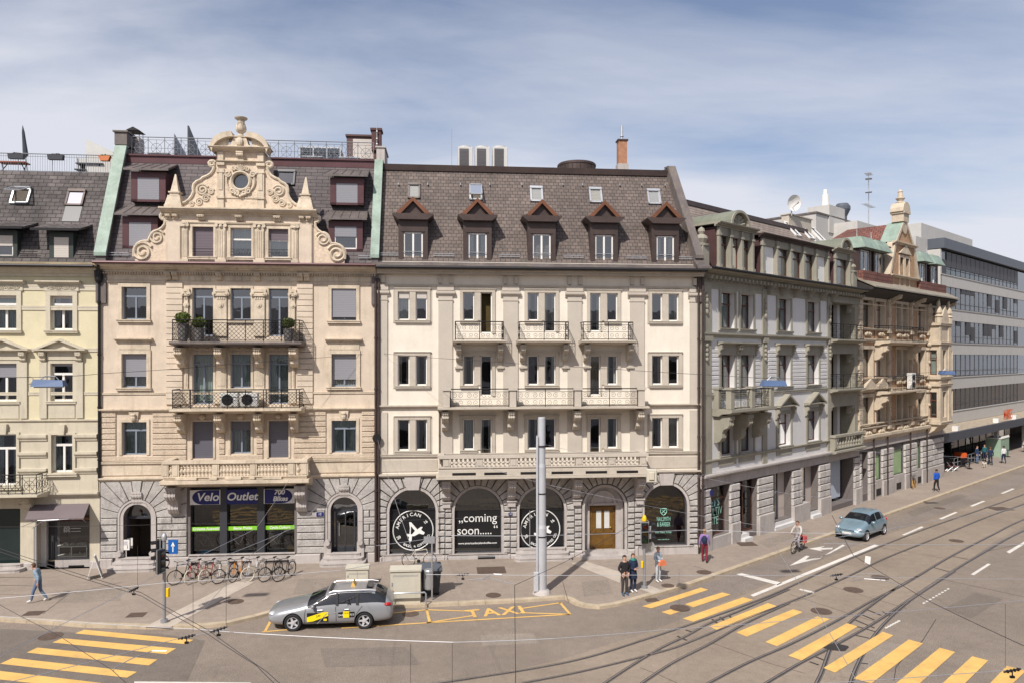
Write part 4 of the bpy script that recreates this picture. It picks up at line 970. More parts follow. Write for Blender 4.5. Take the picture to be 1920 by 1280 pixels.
# air conditioner units and pots on the balconies (separate things standing there)
def world(fr,x,y,z): p = fr.loc(x,y,z); return p
def on(fr,name,label,cat,x,y,z,group=None,rz=0): return thing(name,label,cat,fr.loc(x,y,z),fr.th + rz,group)
za = Z(765,1.1)
for i,(px,lab) in enumerate(((431,'white air conditioner with round fan on the lower iron balcony, left unit'),(468,'white air conditioner with round fan on the lower iron balcony, right unit'))):
    t = on(b1,'air_conditioner',lab,'air conditioner',X(px,.6),-.6,za + .02,'air conditioners on the iron balcony')
    m = MB(); m.boss(-.42,.42,-.16,.16,.06,.72,.02); m.box(-.35,-.25,-.12,.12,0,.06); m.box(.25,.35,-.12,.12,0,.06); m.build('casing',m_curtw,t)
    m = MB(); m.lathe([(.27,-.19),(.27,-.155),(.02,-.15)],(-.08,0,.39),18,'y'); [m.box(-.09,-.07,-.2,-.17,.14,.64),m.box(-.33,.17,-.2,-.17,.38,.4)]; m.build('fan_grille',m_darkmetal,t)
m_leaf = MT('boxwood_foliage',W(.10,.13,.025),.7,var=.4,vs=6); m_pot = MT('grey_planter',W(.14,.13,.125),.7); m_terr = MT('terracotta',W(.5,.17,.07),.8,var=.15)
def bush(P,r,zc_,n,m,seed,sc=(1,1,.8),leaf=.05,name='foliage'):
    rnd = random.Random(seed); mb = MB()
    for i in range(n):
        u,v = rnd.uniform(-1,1),rnd.uniform(0,2 * math.pi); k = rnd.uniform(.75,1.05) * r; s = math.sqrt(1 - u * u)
        p = Vector((k * s * math.cos(v) * sc[0],k * s * math.sin(v) * sc[1],zc_ + k * u * sc[2])); a = Vector((rnd.uniform(-1,1),rnd.uniform(-1,1),rnd.uniform(-1,1))).normalized(); b_ = a.cross(Vector((rnd.uniform(-1,1),rnd.uniform(-1,1),1))).normalized()
        l = leaf * rnd.uniform(.7,1.3); mb.add([p - a * l,p + b_ * l * .5,p + a * l,p - b_ * l * .5],[(0,1,2,3)])
    mb.sphere((0,0,zc_),r * .78,10,7,sc); return mb.build(name,m,P,recalc=False)
z3 = Z(640,1.1)
for i,(px,r,h,lab) in enumerate(((343,.36,.95,'clipped box bush in a planter on the top iron balcony, leftmost and largest'),(373,.33,.72,'clipped box bush in a planter on the top iron balcony, right beside the leftmost one'),(541,.31,.72,'clipped box bush in a planter at the right end of the top iron balcony'))):
    t = on(b1,'potted_bush',lab,'potted plant',X(px,.75),-.75,z3,'box bushes on the top balcony')
    m = MB(); m.lathe([(.2,0),(.27,h * .85),(.29,h * .85),(.29,h * .9),(.02,h * .88)],n=14); m.build('planter',m_pot,t); bush(t,r,h + .2,900,m_leaf,i)
# ---- mansard roof, dormers
mansard(B1,0,W1,Z(496),zroof,d_m,m_slate1,m_lead,12,name='roof')
e0 = Z(496)
pr = MB(); pr.box(.1,W1 - .1,d_m - .12,d_m + .3,zroof - .25,zroof + .12); pr.box(.1,W1 - .1,d_m - .2,d_m + .1,zroof + .12,zroof + .2); pr.build('roof_edge',m_maroon,B1)
def yslope(z,e,t,d): return .05 + (d - .05) * (z - e) / (t - e)
def shed_dormer(P,x0,x1,z0,z1,yf,e,t,d,wm,fm,rm_,blind=1.0,bm=None,roofz=.5,ov=.25,win='one',curtain=None,ribs=5):
    o = sub('dormer',P); b = MB(); zb_ = z0 - .12
    fw = .3
    for a,c in ((x0 - fw,x0),(x1,x1 + fw)): b.box(a,c,yf,yf + .12,zb_,z1)
    b.box(x0 - fw,x1 + fw,yf,yf + .12,z1,z1 + .3); b.box(x0 - fw,x1 + fw,yf,yf + .12,zb_,z0 - .002)
    for x in (x0 - fw,x1 + fw):
        ys0,ys1 = yslope(zb_,e,t,d),yslope(z1 + .3,e,t,d)
        b.add([(x,yf + .11,zb_),(x,max(ys0,yf + .12),zb_),(x,ys1,z1 + .3),(x,yf + .11,z1 + .3)],[(0,1,2,3)])
    b.build('cheek',wm,o)
    r = MB(); zr = z1 + .3; yt = yslope(zr + roofz,e,t,d); A = (x0 - fw - ov,yf - ov * 1.3); 
    r.add([(x0 - fw - ov,yf - ov * 1.3,zr),(x1 + fw + ov,yf - ov * 1.3,zr),(x1 + fw + ov * .6,yt,zr + roofz),(x0 - fw - ov * .6 + .1,yt,zr + roofz),
           (x0 - fw - ov,yf - ov * 1.3,zr + .09),(x1 + fw + ov,yf - ov * 1.3,zr + .09),(x1 + fw + ov * .6,yt,zr + roofz + .09),(x0 - fw - ov * .6 + .1,yt,zr + roofz + .09)],
          [(0,3,2,1),(4,5,6,7),(0,1,5,4),(1,2,6,5),(2,3,7,6),(3,0,4,7)])
    for k in range(ribs + 1):
        xa = x0 - fw - ov + (x1 - x0 + 2 * fw + 2 * ov) * k / ribs; xb_ = x0 - fw - ov * .6 + (x1 - x0 + 2 * fw + 1.2 * ov) * k / ribs
        r.cyl((xa,yf - ov * 1.3,zr + .1),(xb_,yt,zr + roofz + .1),.025,n=4)
    r.build('dormer_roof',rm_,o)
    window(o,x0,x1,z0,z1,yf + .05,fm,win,blind=blind,bm=bm or m_blind,curtain=curtain,by=yf + .0)
    return o
def Zd(y,px,d): return b1.Z(y,X(px,d),d)
for i,(px0,px1,y0_,y1_,y2_,bl_) in enumerate(((257,299,374,333,312,1.0),(241,284,461,417,388,1.0),(630,671,380,344,322,1.0),(627,669,467,425,398,.45))):
    dd = -.95 if y0_ < 400 else -.35
    x0,x1 = X(px0,dd),X(px1,dd); z0,z1 = Zd(y0_,px0,dd),Zd(y1_,px0,dd)
    shed_dormer(B1,x0,x1,z0,z1,-dd,e0,zroof,d_m,m_maroon,m_white,m_lead,blind=bl_,win='T' if bl_ < 1 else 'one',roofz=.62)
skylight(B1,X(535,-1.8),Zd(348,535,-1.8),.95,.95,e0,zroof,d_m,m_darkframe,gm=m_tglass)
o_ = MB(); 
for px in (220,690):
    for k in range(2): o_.cyl((X(px) - .5,.1,Z(481) + .12 * k),(X(px) + .5,.1,Z(481) + .12 * k),.02,n=5)
    o_.cyl((X(px),.25,Z(484)),(X(px),.02,Z(476)),.02,n=4)
o_.build_x('snow_guard',m_zinc,B1)
# ---- stone gable
GB = sub('gable',B1); yg = -.02; Xg = lambda p: X(p,-.0); Zg = lambda y: Z(y,0)
atz0,atz1 = Z(497),Z(404)
gh = [(X(362),X(401),Z(483),Z(427)),(X(433),X(472),Z(483),Z(428)),(X(504),X(541),Z(483),Z(429))]
w_ = MB(); wall(w_,X(311),X(588),atz0,Z(393),gh,-.05,.28); w_.box(X(311),X(588),.25,.5,Z(404),Z(393)); 
for x in (X(311),X(588)): w_.quad((x,-.05,atz0),(x,2.0,atz0),(x,2.0,Z(393)),(x,-.05,Z(393)))
w_.quad((X(311),-.05,Z(393)),(X(588),-.05,Z(393)),(X(588),2.2,Z(393)),(X(311),2.2,Z(393)))
w_.build('wall',m_beige,GB)
for (a,c,z0,z1),bl_,k in zip(gh,(1,0,.38),range(3)):
    o = window(GB,a,c,z0,z1,.14,m_white,'T',blind=bl_,bm=m_blindv,curtain=m_curtw,tr=.62); surround(GB,a,c,z0,z1,.12,.05,m_beige_t,y=-.05)
    rl = MB(); [rl.cyl((a,-.08,z0 + .12 + j * .14),(c,-.08,z0 + .12 + j * .14),.012,n=4) for j in range(3)]; rl.build('window_bar',m_darkmetal,o)
rb = MB(); rb.quad((X(311),1.8,atz0),(X(588),1.8,atz0),(X(588),1.8,Z(393)),(X(311),1.8,Z(393))); rb.build('interior',m_room,GB)
for a,c in ((342.5,353),(407,424),(478.5,496),(549,559)):
    p_ = MB(); x0,x1 = X(a),X(c); p_.box(x0,x1,-.13,-.04,Z(495),Z(425)); n = max(2,int((x1 - x0) / .09))
    for k in range(n): xx = x0 + (x1 - x0) * (k + .5) / n; p_.box(xx - .018,xx + .018,-.155,-.125,Z(483),Z(434))
    p_.box(x0 - .05,x1 + .05,-.2,-.04,Z(497),Z(488)); p_.box(x0 - .06,x1 + .06,-.2,-.04,Z(422),Z(419)); p_.lathe([(.09,-.2),(.09,-.1)],(x0,-.0,Z(424.5)),10,'y'); p_.lathe([(.09,-.2),(.09,-.1)],(x1,-.0,Z(424.5)),10,'y'); p_.sphere(((x0 + x1) / 2,-.15,Z(426)),.1,8,5); p_.build('pilaster',m_beige_t,GB)
p_ = MB()
for a,c in ((313,340),(561,586)): p_.boss(X(a),X(c),-.14,-.04,Z(495),Z(412),.03)
p_.build_x('corner_pier',m_beige,GB)
c_ = MB(); ledge(c_,X(304),X(595),Z(406),Z(396),.42,-.02,'crown'); ledge(c_,X(311),X(588),Z(421),Z(418.5),.1,-.05,'flat'); c_.box(X(303),X(596),-.48,.6,Z(396) + .001,Z(393.5))
for px in (318,331,379,450,521,567,580): console(c_,X(px),.24 if px not in (379,450,521) else .34,Z(406),.26,.3,-.05)
c_.build('cornice',m_beige_t,GB)
def silh(pts,ox,oy,sc,mirror=False):
    q = []
    for u,v in pts:
        x = X(ox + u / sc); z = Zg(oy + v / sc)
        if mirror: x = 2 * xcg - x
        q.append((x,z))
    return q
def earclip_prism(mb,poly,y0,y1):
    from mathutils.geometry import tessellate_polygon
    tri = tessellate_polygon([[Vector((p[0],p[1],0)) for p in poly]]); n = len(poly)
    mb.add([(p[0],y0,p[1]) for p in poly] + [(p[0],y1,p[1]) for p in poly],[tuple(t) for t in tri] + [tuple(i + n for i in t) for t in tri] + [(i,(i + 1) % n,n + (i + 1) % n,n + i) for i in range(n)])
lowv = [(262,972),(257,940),(256,910),(262,880),(275,858),(295,844),(320,836),(352,834),(360,815),(372,790),(392,772),(420,762),(445,745),(462,722),(462,695),(446,692),(436,680),(434,665),(443,652),(458,652),(472,660),(472,972)]
upv = [(572,622),(572,585),(600,575),(625,555),(642,530),(652,505),(650,480),(655,455),(672,438),(700,425),(715,410),(740,400),(765,385),(782,362),(792,335),(788,325),(770,332),(758,325),(755,310),(765,300),(785,298),(808,305),(808,622)]
m_relief = MT('carved_beige_relief',W(.62,.50,.38),.9,var=.2,vs=6,bump=1.2,bs=14)
for mir in (False,True):
    for pts,nm,wheel in ((lowv,'volute',[((312,905),.5,.08),((408,808),.38,.06),((450,672),.2,.05)]),(upv,'volute',[((712,490),.3,.06),((775,318),.2,.05),((770,500),.16,.04),((690,570),.2,.04),((735,545),.2,.04),((640,585),.14,.03)])):
        q = silh(pts,180,220,3.556,mir); mb = MB(); earclip_prism(mb,q,-.02,.32); o = mb.build(nm,m_relief,GB)
        mb = MB(); edge = [(x,-.03,z) for x,z in q[:-1 if pts is lowv else -1]]; mb.tube([(x,-.05,z) for x,z in q[1:-2]],.075,n=6)
        for (uv,r,tr_) in wheel:
            c0 = silh([uv],180,220,3.556,mir)[0]; sg_ = -1 if mir else 1
            mb.tube([(x,-.05,z) for x,z in spiral(c0[0],c0[1],r,r * .2,1.9,a0=.5 if not mir else math.pi - .5,n=30,sgn=sg_)],tr_,n=5)
        rnd = random.Random(3)
        cxs = [p[0] for p in q]; czs = [p[1] for p in q]
        mb.build('scroll',m_beige_t,o,smooth=True)
# obelisks
for px in (328,573):
    m = MB(); x = X(px); zb = Z(393)
    for (w0,w1,a,c) in ((.42,.42,0,.12),(.4,.3,.12,.55),(.3,.3,.55,.62),(.22,.22,.62,.75),(.27,.27,.75,.82),(.19,.03,.82,1.72)):
        z0,z1 = zb + a,zb + c; m.add([(x - w0,.1 - w0,z0),(x + w0,.1 - w0,z0),(x + w0,.1 + w0,z0),(x - w0,.1 + w0,z0),(x - w1,.1 - w1,z1),(x + w1,.1 - w1,z1),(x + w1,.1 + w1,z1),(x - w1,.1 + w1,z1)],[(0,3,2,1),(4,5,6,7),(0,1,5,4),(1,2,6,5),(2,3,7,6),(3,0,4,7)])
    m.build('obelisk',m_beige_t,GB)
# upper aedicule with the round window
ax0,ax1 = X(407),X(496.5); az0,az1 = Z(393),Z(285); rc = (xcg,Z(340.5)); rr = (X(467) - X(437)) / 2
m = MB(); wall(m,ax0,ax1,az0,az1,[(rc[0] - rr,rc[0] + rr,rc[1] - rr,rc[1] + rr,rr)] ,-.05,.3)
# lower half of the round opening is filled by a ring segment
for i in range(12):
    t0,t1 = math.pi + math.pi * i / 12,math.pi + math.pi * (i + 1) / 12
    m.add([(rc[0] + rr * math.cos(t0),-.05,rc[1] + rr * math.sin(t0)),(rc[0] + rr * math.cos(t1),-.05,rc[1] + rr * math.sin(t1)),(rc[0] + rr * math.cos(t1),-.05,rc[1] - rr),(rc[0] + rr * math.cos(t0),-.05,rc[1] - rr)],[(0,1,2,3)])
for x in (ax0,ax1): m.quad((x,-.05,az0),(x,1.9,az0),(x,1.9,az1),(x,-.05,az1))
m.quad((ax0,-.05,az1),(ax1,-.05,az1),(ax1,1.9,az1),(ax0,1.9,az1)); m.quad((ax0,1.9,az0),(ax1,1.9,az0),(ax1,1.9,az1),(ax0,1.9,az1))
m.build('wall',m_relief,GB)
f = MB(); f.lathe([(rr - .01,.12),(rr - .01,-.1),(rr + .06,-.16),(rr + .13,-.12),(rr + .13,-.04)],(rc[0],0,rc[1]),30,'y',caps=False)
ow = f.build('round_window',m_beige_t,GB,smooth=True); f = MB(); f.add([(rc[0] + rr * math.cos(i * math.pi / 12),.1,rc[1] + rr * math.sin(i * math.pi / 12)) for i in range(24)],[tuple(range(24))]); f.build('pane',m_glass,ow)
f = MB(); f.add([(rc[0] + rr * 1.1 * math.cos(i * math.pi / 12),.4,rc[1] + rr * 1.1 * math.sin(i * math.pi / 12)) for i in range(24)],[tuple(range(24))]); f.build('blind',m_blind,ow)
f = MB()
for sx in (-1,1):
    for (dx,dz,r,t_,a0) in ((.5,.33,.17,.05,0),(.33,.62,.13,.04,2),(.38,-.5,.16,.05,1),(.16,-.62,.12,.04,3)):
        f.tube([(x,-.13,z) for x,z in spiral(rc[0] + sx * (rr + dx - .28 + .0) if dx > .4 else rc[0] + sx * dx,rc[1] + dz,r,.03,1.5,a0=a0,n=16,sgn=sx)],t_,n=5)
    f.tube([(rc[0] + sx * (rr + .3) * math.cos(t),-.1,rc[1] + (rr + .3) * math.sin(t)) for t in [-.9 + i * .14 for i in range(13)]],[.03 + .03 * math.sin(i / 12 * math.pi) for i in range(13)],n=5)
for i in range(7): f.tube([(rc[0],-.1,rc[1] + rr + .12),(rc[0] + .26 * math.cos(math.pi * (i + .5) / 7),-.14,rc[1] + rr + .14 + .3 * math.sin(math.pi * (i + .5) / 7))],[.02,.05],n=5)
for i in range(5): f.sphere((rc[0] + (i - 2) * .12,-.13,rc[1] - rr - .28 - .05 * (2 - abs(i - 2))),.08,7,5)
f.build('cartouche',m_beige_t,GB,smooth=True)
f = MB()
for a,c in ((409,421),(483,496)):
    x0,x1 = X(a),X(c); f.box(x0,x1,-.13,-.04,Z(372),Z(318)); f.box(x0 + .07,x1 - .07,-.16,-.12,Z(358),Z(326)); f.box(x0 - .04,x1 + .04,-.18,-.04,Z(326),Z(323)); f.box(x0 - .04,x1 + .04,-.18,-.04,Z(312),Z(307)); f.box(x0,x1,-.14,-.04,Z(393),Z(374)); f.box(x0 - .04,x1 + .04,-.2,-.04,Z(374),Z(370.5)); f.box(x0 + .02,x1 - .02,-.15,-.04,Z(303),Z(287))
ledge(f,ax0 + .02,ax1 - .02,Z(306),Z(303),.16,-.05); f.box(ax0 + .3,ax1 - .3,-.09,-.04,Z(373),Z(371)); console(f,xcg,.34,Z(287),.55,.3,-.05)
f.build('pilaster_order',m_beige_t,GB)
f = MB(); ledge(f,X(394),X(508),Z(286),Z(280),.36,-.05,'crown'); f.box(X(393),X(509),-.44,.5,Z(280) + .001,Z(279)); f.build('cornice',m_beige_t,GB)
f = MB()
for sx in (-1,1):
    L = []; 
    for i in range(13):
        t = i / 12; a = math.pi / 2 * (1 - t) ; L.append((xcg + sx * ((X(506) - xcg) - (X(506) - X(467)) * 1.0 * (1 - math.cos(t * math.pi / 2))),Z(280) + (Z(251) - Z(280)) * math.sin(t * math.pi / 2)))
    for (x0,z0),(x1,z1) in zip(L,L[1:]):
        f.add([(x0,-.4,z0),(x1,-.4,z1),(x1,.45,z1),(x0,.45,z0),(x0 - sx * .1,-.4,z0 - .26),(x1 - sx * .1,-.4,z1 - .26),(x1 - sx * .1,.45,z1 - .26),(x0 - sx * .1,.45,z0 - .26)],[(0,1,2,3),(4,7,6,5),(0,4,5,1),(3,2,6,7),(1,5,6,2),(0,3,7,4)])
        f.add([(x0 - sx * .1,-.15,z0 - .22),(x1 - sx * .1,-.15,z1 - .22),(x1 - sx * .1,-.15,Z(280)),(x0 - sx * .1,-.15,Z(280))],[(0,1,2,3)]) if x0 * sx > (X(470 if sx > 0 else 434)) * sx + .2 else None
f.prism([(xcg - .75,Z(280)),(xcg + .75,Z(280)),(xcg + .42,Z(274)),(xcg + .32,Z(262)),(xcg + .2,Z(258)),(xcg - .2,Z(258)),(xcg - .32,Z(262)),(xcg - .42,Z(274))],-.25,.2,'y'); f.sphere((xcg,-.3,Z(269)),.19,10,7,(1,.6,1.15)); f.box(xcg - .33,xcg + .33,-.3,.25,Z(260),Z(258))
f.build('broken_pediment',m_beige_t,GB)
f = MB(); zu = Z(258); f.lathe([(.2,0),(.22,.06),(.12,.12),(.1,.18),(.24,.3),(.27,.45),(.22,.62),(.17,.75),(.18,.85),(.3,.92),(.32,.98),(.02,1.0)],(xcg,0,zu),16)
for k in range(-2,3): f.cyl((xcg + k * .06,-.26,zu + .3),(xcg + k * .06,-.2,zu + .75),.018,n=4)
f.build('urn',m_beige_t,GB,smooth=True)
# ---- party walls with green copper coping
fire_wall(B1,-.14,.34,Z(496) - 2,Z(482),zroof + .0,d_m,m_copper,m_lead,top=.55)
f = MB(); f.box(-.2,.42,d_m - .3,d_m + 1.3,zroof + .65,zroof + 1.3); f.box(-.27,.5,d_m - .38,d_m + 1.38,zroof + 1.3,zroof + 1.38); f.build('chimney_stack',m_lead,B1)
fire_wall(B1,W1 - .26,W1 + .08,Z(496) - 2,Z(480),zroof - .3,d_m,m_copper,m_lead,top=.4)
f = MB(); f.box(W1 - .22,W1 + .22,d_m - .2,d_m + 1.8,zroof,zroof + .85); f.box(W1 - .28,W1 + .28,d_m - .26,d_m + 1.86,zroof + .85,zroof + .93); f.build('chimney_stack',m_greys,B1)
f = MB(); f.box(W1 - .55,W1 - .05,d_m + .5,d_m + 1.2,zroof + .9,zroof + 2.0); f.box(W1 - .62,W1 + .02,d_m + .43,d_m + 1.27,zroof + 2.0,zroof + 2.12); ch = f.build('chimney',MT('dark_red_brick_chimney',W(.085,.04,.036),.8),B1); f = MB(); f.cyl((W1 - .25,d_m + .4,zroof + .9),(W1 - .25,d_m + .4,zroof + 2.5),.02); [f.sphere((W1 - .25,d_m + .4,zroof + z),.06,6,4) for z in (1.2,1.5,1.9)]; f.build('lightning_rod',m_zinc,ch)
downpipe(B1,.03,-.12,Z(896),Z(512),.07,m_darkmetal)
f = MB(); f.lathe([(.14,0),(.18,.1),(.2,.5),(.24,.55)],(.03,-.18,Z(532)),10); f.cyl((.03,-.18,Z(517)),(.2,-.6,Z(503)),.06); f.build('rainwater_head',m_darkmetal,B1)
downpipe(B1,W1 - .04,-.16,.1,Z(520),.065); downpipe(B1,W1 + .12,-.16,.1,Z(520),.055)
f = MB(); f.lathe([(.22,-.06),(.24,0),(.1,.04)],(W1 + .03,-.28,Z(822)),8,'y'); f.build('wire_rosette',m_darkmetal,B1)
# roof terrace with ring railing
tz = zroof + .2
railing(B1,X(246,-2.4),W1 - .4,d_m + .05,tz - .1,Z(262,-2.4),m_greymetal,'rings',div=15,returns=False)
f = MB()
f.box(X(241,-3.2),X(262,-3.2),3.1,3.8,tz - .2,tz + 1.15); ck = f.build('chimney',m_greys,B1); f = MB(); [f.cyl((X(p,-3.2),y,tz + 1.15),(X(p,-3.2),y,tz + 1.5),.02,n=4) for p in (242,261) for y in (3.2,3.7)]; f.prism([(X(239,-3.2),tz + 1.5),(X(264,-3.2),tz + 1.5),(X(252,-3.2),tz + 1.68)],3.0,3.9,'y'); f.build('chimney_cowl',m_darkmetal,ck)
f = MB(); f.prism([(d_m + .4,tz),(d_m + .4,tz + 1.75),(d_m + 3,tz + .4),(d_m + 3,tz)],X(349,-2.6),X(349,-2.6) + .08,'x'); f.build('privacy_screen',m_darkframe,B1)
f = MB(); f.prism([(d_m + .4,tz),(d_m + .4,tz + 1.3),(d_m + 3,tz + .4),(d_m + 3,tz)],X(323,-2.6),X(323,-2.6) + .04,'x'); f.build('privacy_screen',m_greymetal,B1)
f = MB(); f.box(X(565,-4),X(640,-4),3.6,5.5,tz,tz + .95); f.build('glass_roof_light',m_tglass,B1); f = MB(); [f.box(X(p,-4) - .03,X(p,-4) + .03,3.55,3.6,tz,tz + 1.0) for p in (565,590,615,640)]; f.box(X(565,-4),X(640,-4),3.55,3.6,tz + .92,tz + 1.0); f.build('roof_light_frame',m_zinc,B1)
f = MB(); f.box(X(650,-4),X(706,-4),4,7,tz,tz + 1.75); f.box(X(648,-4),X(708,-4),3.9,7.1,tz + 1.75,tz + 1.85); ph = f.build('roof_house',MT('red_brown_panel',W(.10,.055,.05),.7),B1); f = MB(); f.box(X(662,-4),X(700,-4),3.95,4,tz + .5,tz + 1.6); f.build('blind',m_blindw,ph)
for px in (296,585,655): f = MB(); f.box(X(px,-3) - .5,X(px,-3) + .5,3.0,4,tz,tz + .25); f.box(X(px,-3) - .56,X(px,-3) + .56,2.94,4.06,tz + .25,tz + .32); f.build('roof_vent',m_zinc,B1)
# ================= cream house with five dormers =================
b2 = FL.at(FL.X(707.5)); X,Z = px_tools(b2,1000)
B2 = house('townhouse','cream coloured house with a balustrade balcony and five dormers',b2)
W2 = (Vector((pc.x,pc.y)) - b2.o).length; kR = -.334
eZ = Z(493); tZ = Z(325,-2.4); zl = Z(884)
rows = [(Z(601),Z(549)),(Z(721),Z(666)),(Z(841),Z(784))]
bays = [((746,768),(779.5,801)),((868,889.5),(901,922.5)),((989,1010),(1021,1042)),((1106,1126),(1138,1158)),((1222,1242),(1253,1272.5))]
doors = {(0,1,1): Z(625),(0,2,1): Z(622),(0,3,0): Z(621),(1,1,1): Z(741),(1,3,0): Z(741),(2,1,1): Z(852),(2,3,0): Z(852)}
hol = []; lights = []
for r,(z0,z1) in enumerate(rows):
    for k,bay in enumerate(bays):
        for j,(a,c) in enumerate(bay):
            zz = doors.get((r,k,j),z0); hol.append((X(a),X(c),zz,z1)); lights.append((r,k,j,X(a),X(c),zz,z1))
ar = [(730,817,1037,916),(852,940,1036,914),(973.5,1058,1043,913),(1096,1171,1036,912),(1208,1288,1022,907)]
ah = []
for a,c,yb,yt in ar:
    x0,x1 = X(a),X(c); xm = (a + c) / 2; ah.append((x0,x1,b2.Z(yb,X(xm)),b2.Z(yt,X(xm)),(x1 - x0) / 2))
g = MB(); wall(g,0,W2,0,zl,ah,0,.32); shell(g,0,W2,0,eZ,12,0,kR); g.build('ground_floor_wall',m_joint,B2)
u = MB(); wall(u,0,W2,zl,eZ,hol,0,.2); u.build('wall',m_cream,B2)
ztop = zl - .22; zplg = [b2.Z(1040,X(773)),b2.Z(1037,X(896)),b2.Z(1035,X(1016)),b2.Z(1028,X(1130)),b2.Z(1020,X(1248))]
cells = [X(711)] + [X((ar[i][1] + ar[i + 1][0]) / 2) for i in range(4)] + [X(1309)]
for i,h in enumerate(ah):
    st = MB(); c = (h[0] + h[1]) / 2; r = (h[1] - h[0]) / 2; zs = h[3] - r; x0,x1 = cells[i] + .015,cells[i + 1] - .015
    inn = .16 if i != 3 else .2
    voussoirs(st,c,zs,r,(x0,x1,zs,ztop),15,0,.12,.05,inner=inn,key=False)
    n = 7
    courses(st,x0,h[0] - inn + .03,zplg[i],zs,n,0,.12,.07,seed=i); courses(st,h[1] + inn - .03,x1,zplg[i],zs,n,0,.12,.07,seed=i + 9)
    st.build('arch_stonework',m_grey,B2)
    st = MB()
    for k in range(18):
        t0,t1 = math.pi * k / 18,math.pi * (k + 1) / 18
        st.prism([(c + q * math.cos(t),zs + q * math.sin(t)) for q,t in ((r,t0),(r + .13,t0),(r + .13,t1),(r,t1))],-.06,.05,'y')
    for sx in (-1,1): e0,e1 = sorted((c + sx * r,c + sx * (r + .13))); st.box(e0,e1,-.06,.05,h[2],zs)
    if i in (0,4): st.prism([(c - .32,h[3] - .02),(c + .32,h[3] - .02),(c + .42,zl - .12),(c - .42,zl - .12)],-.2,.0,'y')
    st.build('arch_moulding',m_greys,B2)
    st = MB()
    if i not in (2,3):
        st.boss(x0 - .01,h[0] - .35,-.2,0,0,zplg[i] - .02,.05); st.boss(h[1] + .35,x1 + .01,-.2,0,0,zplg[i] - .02,.05); st.box(h[0] - .36,h[1] + .36,-.13,0,0,h[2] - .06); ledge(st,h[0] - .3,h[1] + .3,h[2] - .06,h[2],.17)
    else: st.boss(x0 - .01,h[0] - .12,-.2,0,0,zplg[i] - .02,.05); st.boss(h[1] + .12,x1 + .01,-.2,0,0,zplg[i] - .02,.05)
    st.build_x('plinth',m_greys,B2,gap=.05)
v = MB(); v.box(X(896),X(928),-.15,-.12,b2.Z(1052,X(912)),b2.Z(1040,X(912))); v.build('cellar_grille',m_darkmetal,B2)
steps(B2,(ah[2][0] + ah[2][1]) / 2,2.3,SW,3,.17,.3,m_greys)
st = MB(); c = (ah[3][0] + ah[3][1]) / 2; st.box(c - 1.35,c + 1.35,-.75,0,SW,SW + .15); st.box(c - 1.1,c + 1.1,-.45,0,SW + .15,SW + .3); st.build('step',m_greys,B2)
# portal with the oak door
h = ah[3]; y = .35; n = MB(); dx0,dx1 = X(1105.5,-.35),X(1154.5,-.35); dz0,dz1 = b2.Z(1029,X(1130),-.35),b2.Z(946,X(1130),-.35)
wall(n,h[0] - .05,h[1] + .05,h[2] - .3,h[3] + .05,[(dx0,dx1,dz0,dz1)],.33,.18)
r = (h[1] - h[0]) / 2; zs = h[3] - r
for (rr_,w_,yy) in ((r - .12,.1,.27),(.55,.12,.25)):
    for k in range(18):
        t0,t1 = math.pi * k / 18,math.pi * (k + 1) / 18; z_ = zs if rr_ > 1 or rr_ == r - .12 else dz1 + .12
        n.prism([(c + q * math.cos(t) ,z_ + q * math.sin(t)) for q,t in ((rr_,t0),(rr_ + w_,t0),(rr_ + w_,t1),(rr_,t1))],yy,.34,'y')
for sx in (-1,1): e0,e1 = sorted((c + sx * (r - .12),c + sx * (r - .02))); n.box(e0,e1,.27,.34,h[2],zs)
n.box(dx0 - .12,dx1 + .12,.26,.34,dz1 + .002,dz1 + .12); n.build('portal',m_greys,B2)
d = MB(); d.box(dx0,dx1,.48,.54,dz0,dz1)
for k in (0,1):
    a,e = (dx0 + .12,c - .04) if k == 0 else (c + .04,dx1 - .12)
    d.box(a - .04,e + .04,.455,.48,dz0 + .1,dz0 + .8); d.box(a,e,.44,.456,dz0 + .18,dz0 + .72)
d.box(dx0 + .05,dx0 + .14,.44,.48,dz0,dz1); d.box(dx1 - .14,dx1 - .05,.44,.48,dz0,dz1); d.box(c - .03,c + .03,.44,.48,dz0,dz1); d.box(dx0 + .05,dx1 - .05,.44,.48,dz1 - .28,dz1 - .12); d.box(dx0 + .05,dx1 - .05,.44,.48,dz0 + .85,dz0 + .98)
dd = d.build('door',m_door,B2)
for k in (-1,1): q = MB(); a,e = (c - .36,c - .08) if k < 0 else (c + .08,c + .36); q.box(a,e,.45,.47,dz1 - 1.25,dz1 - .32); q.build('pane',m_curtw,dd)
q = MB(); q.sphere((c + .42,.42,dz0 + 1.15),.05,8,6); q.build('handle',MT('brass',W(.6,.45,.15),.3,.9,var=0),dd,smooth=True)
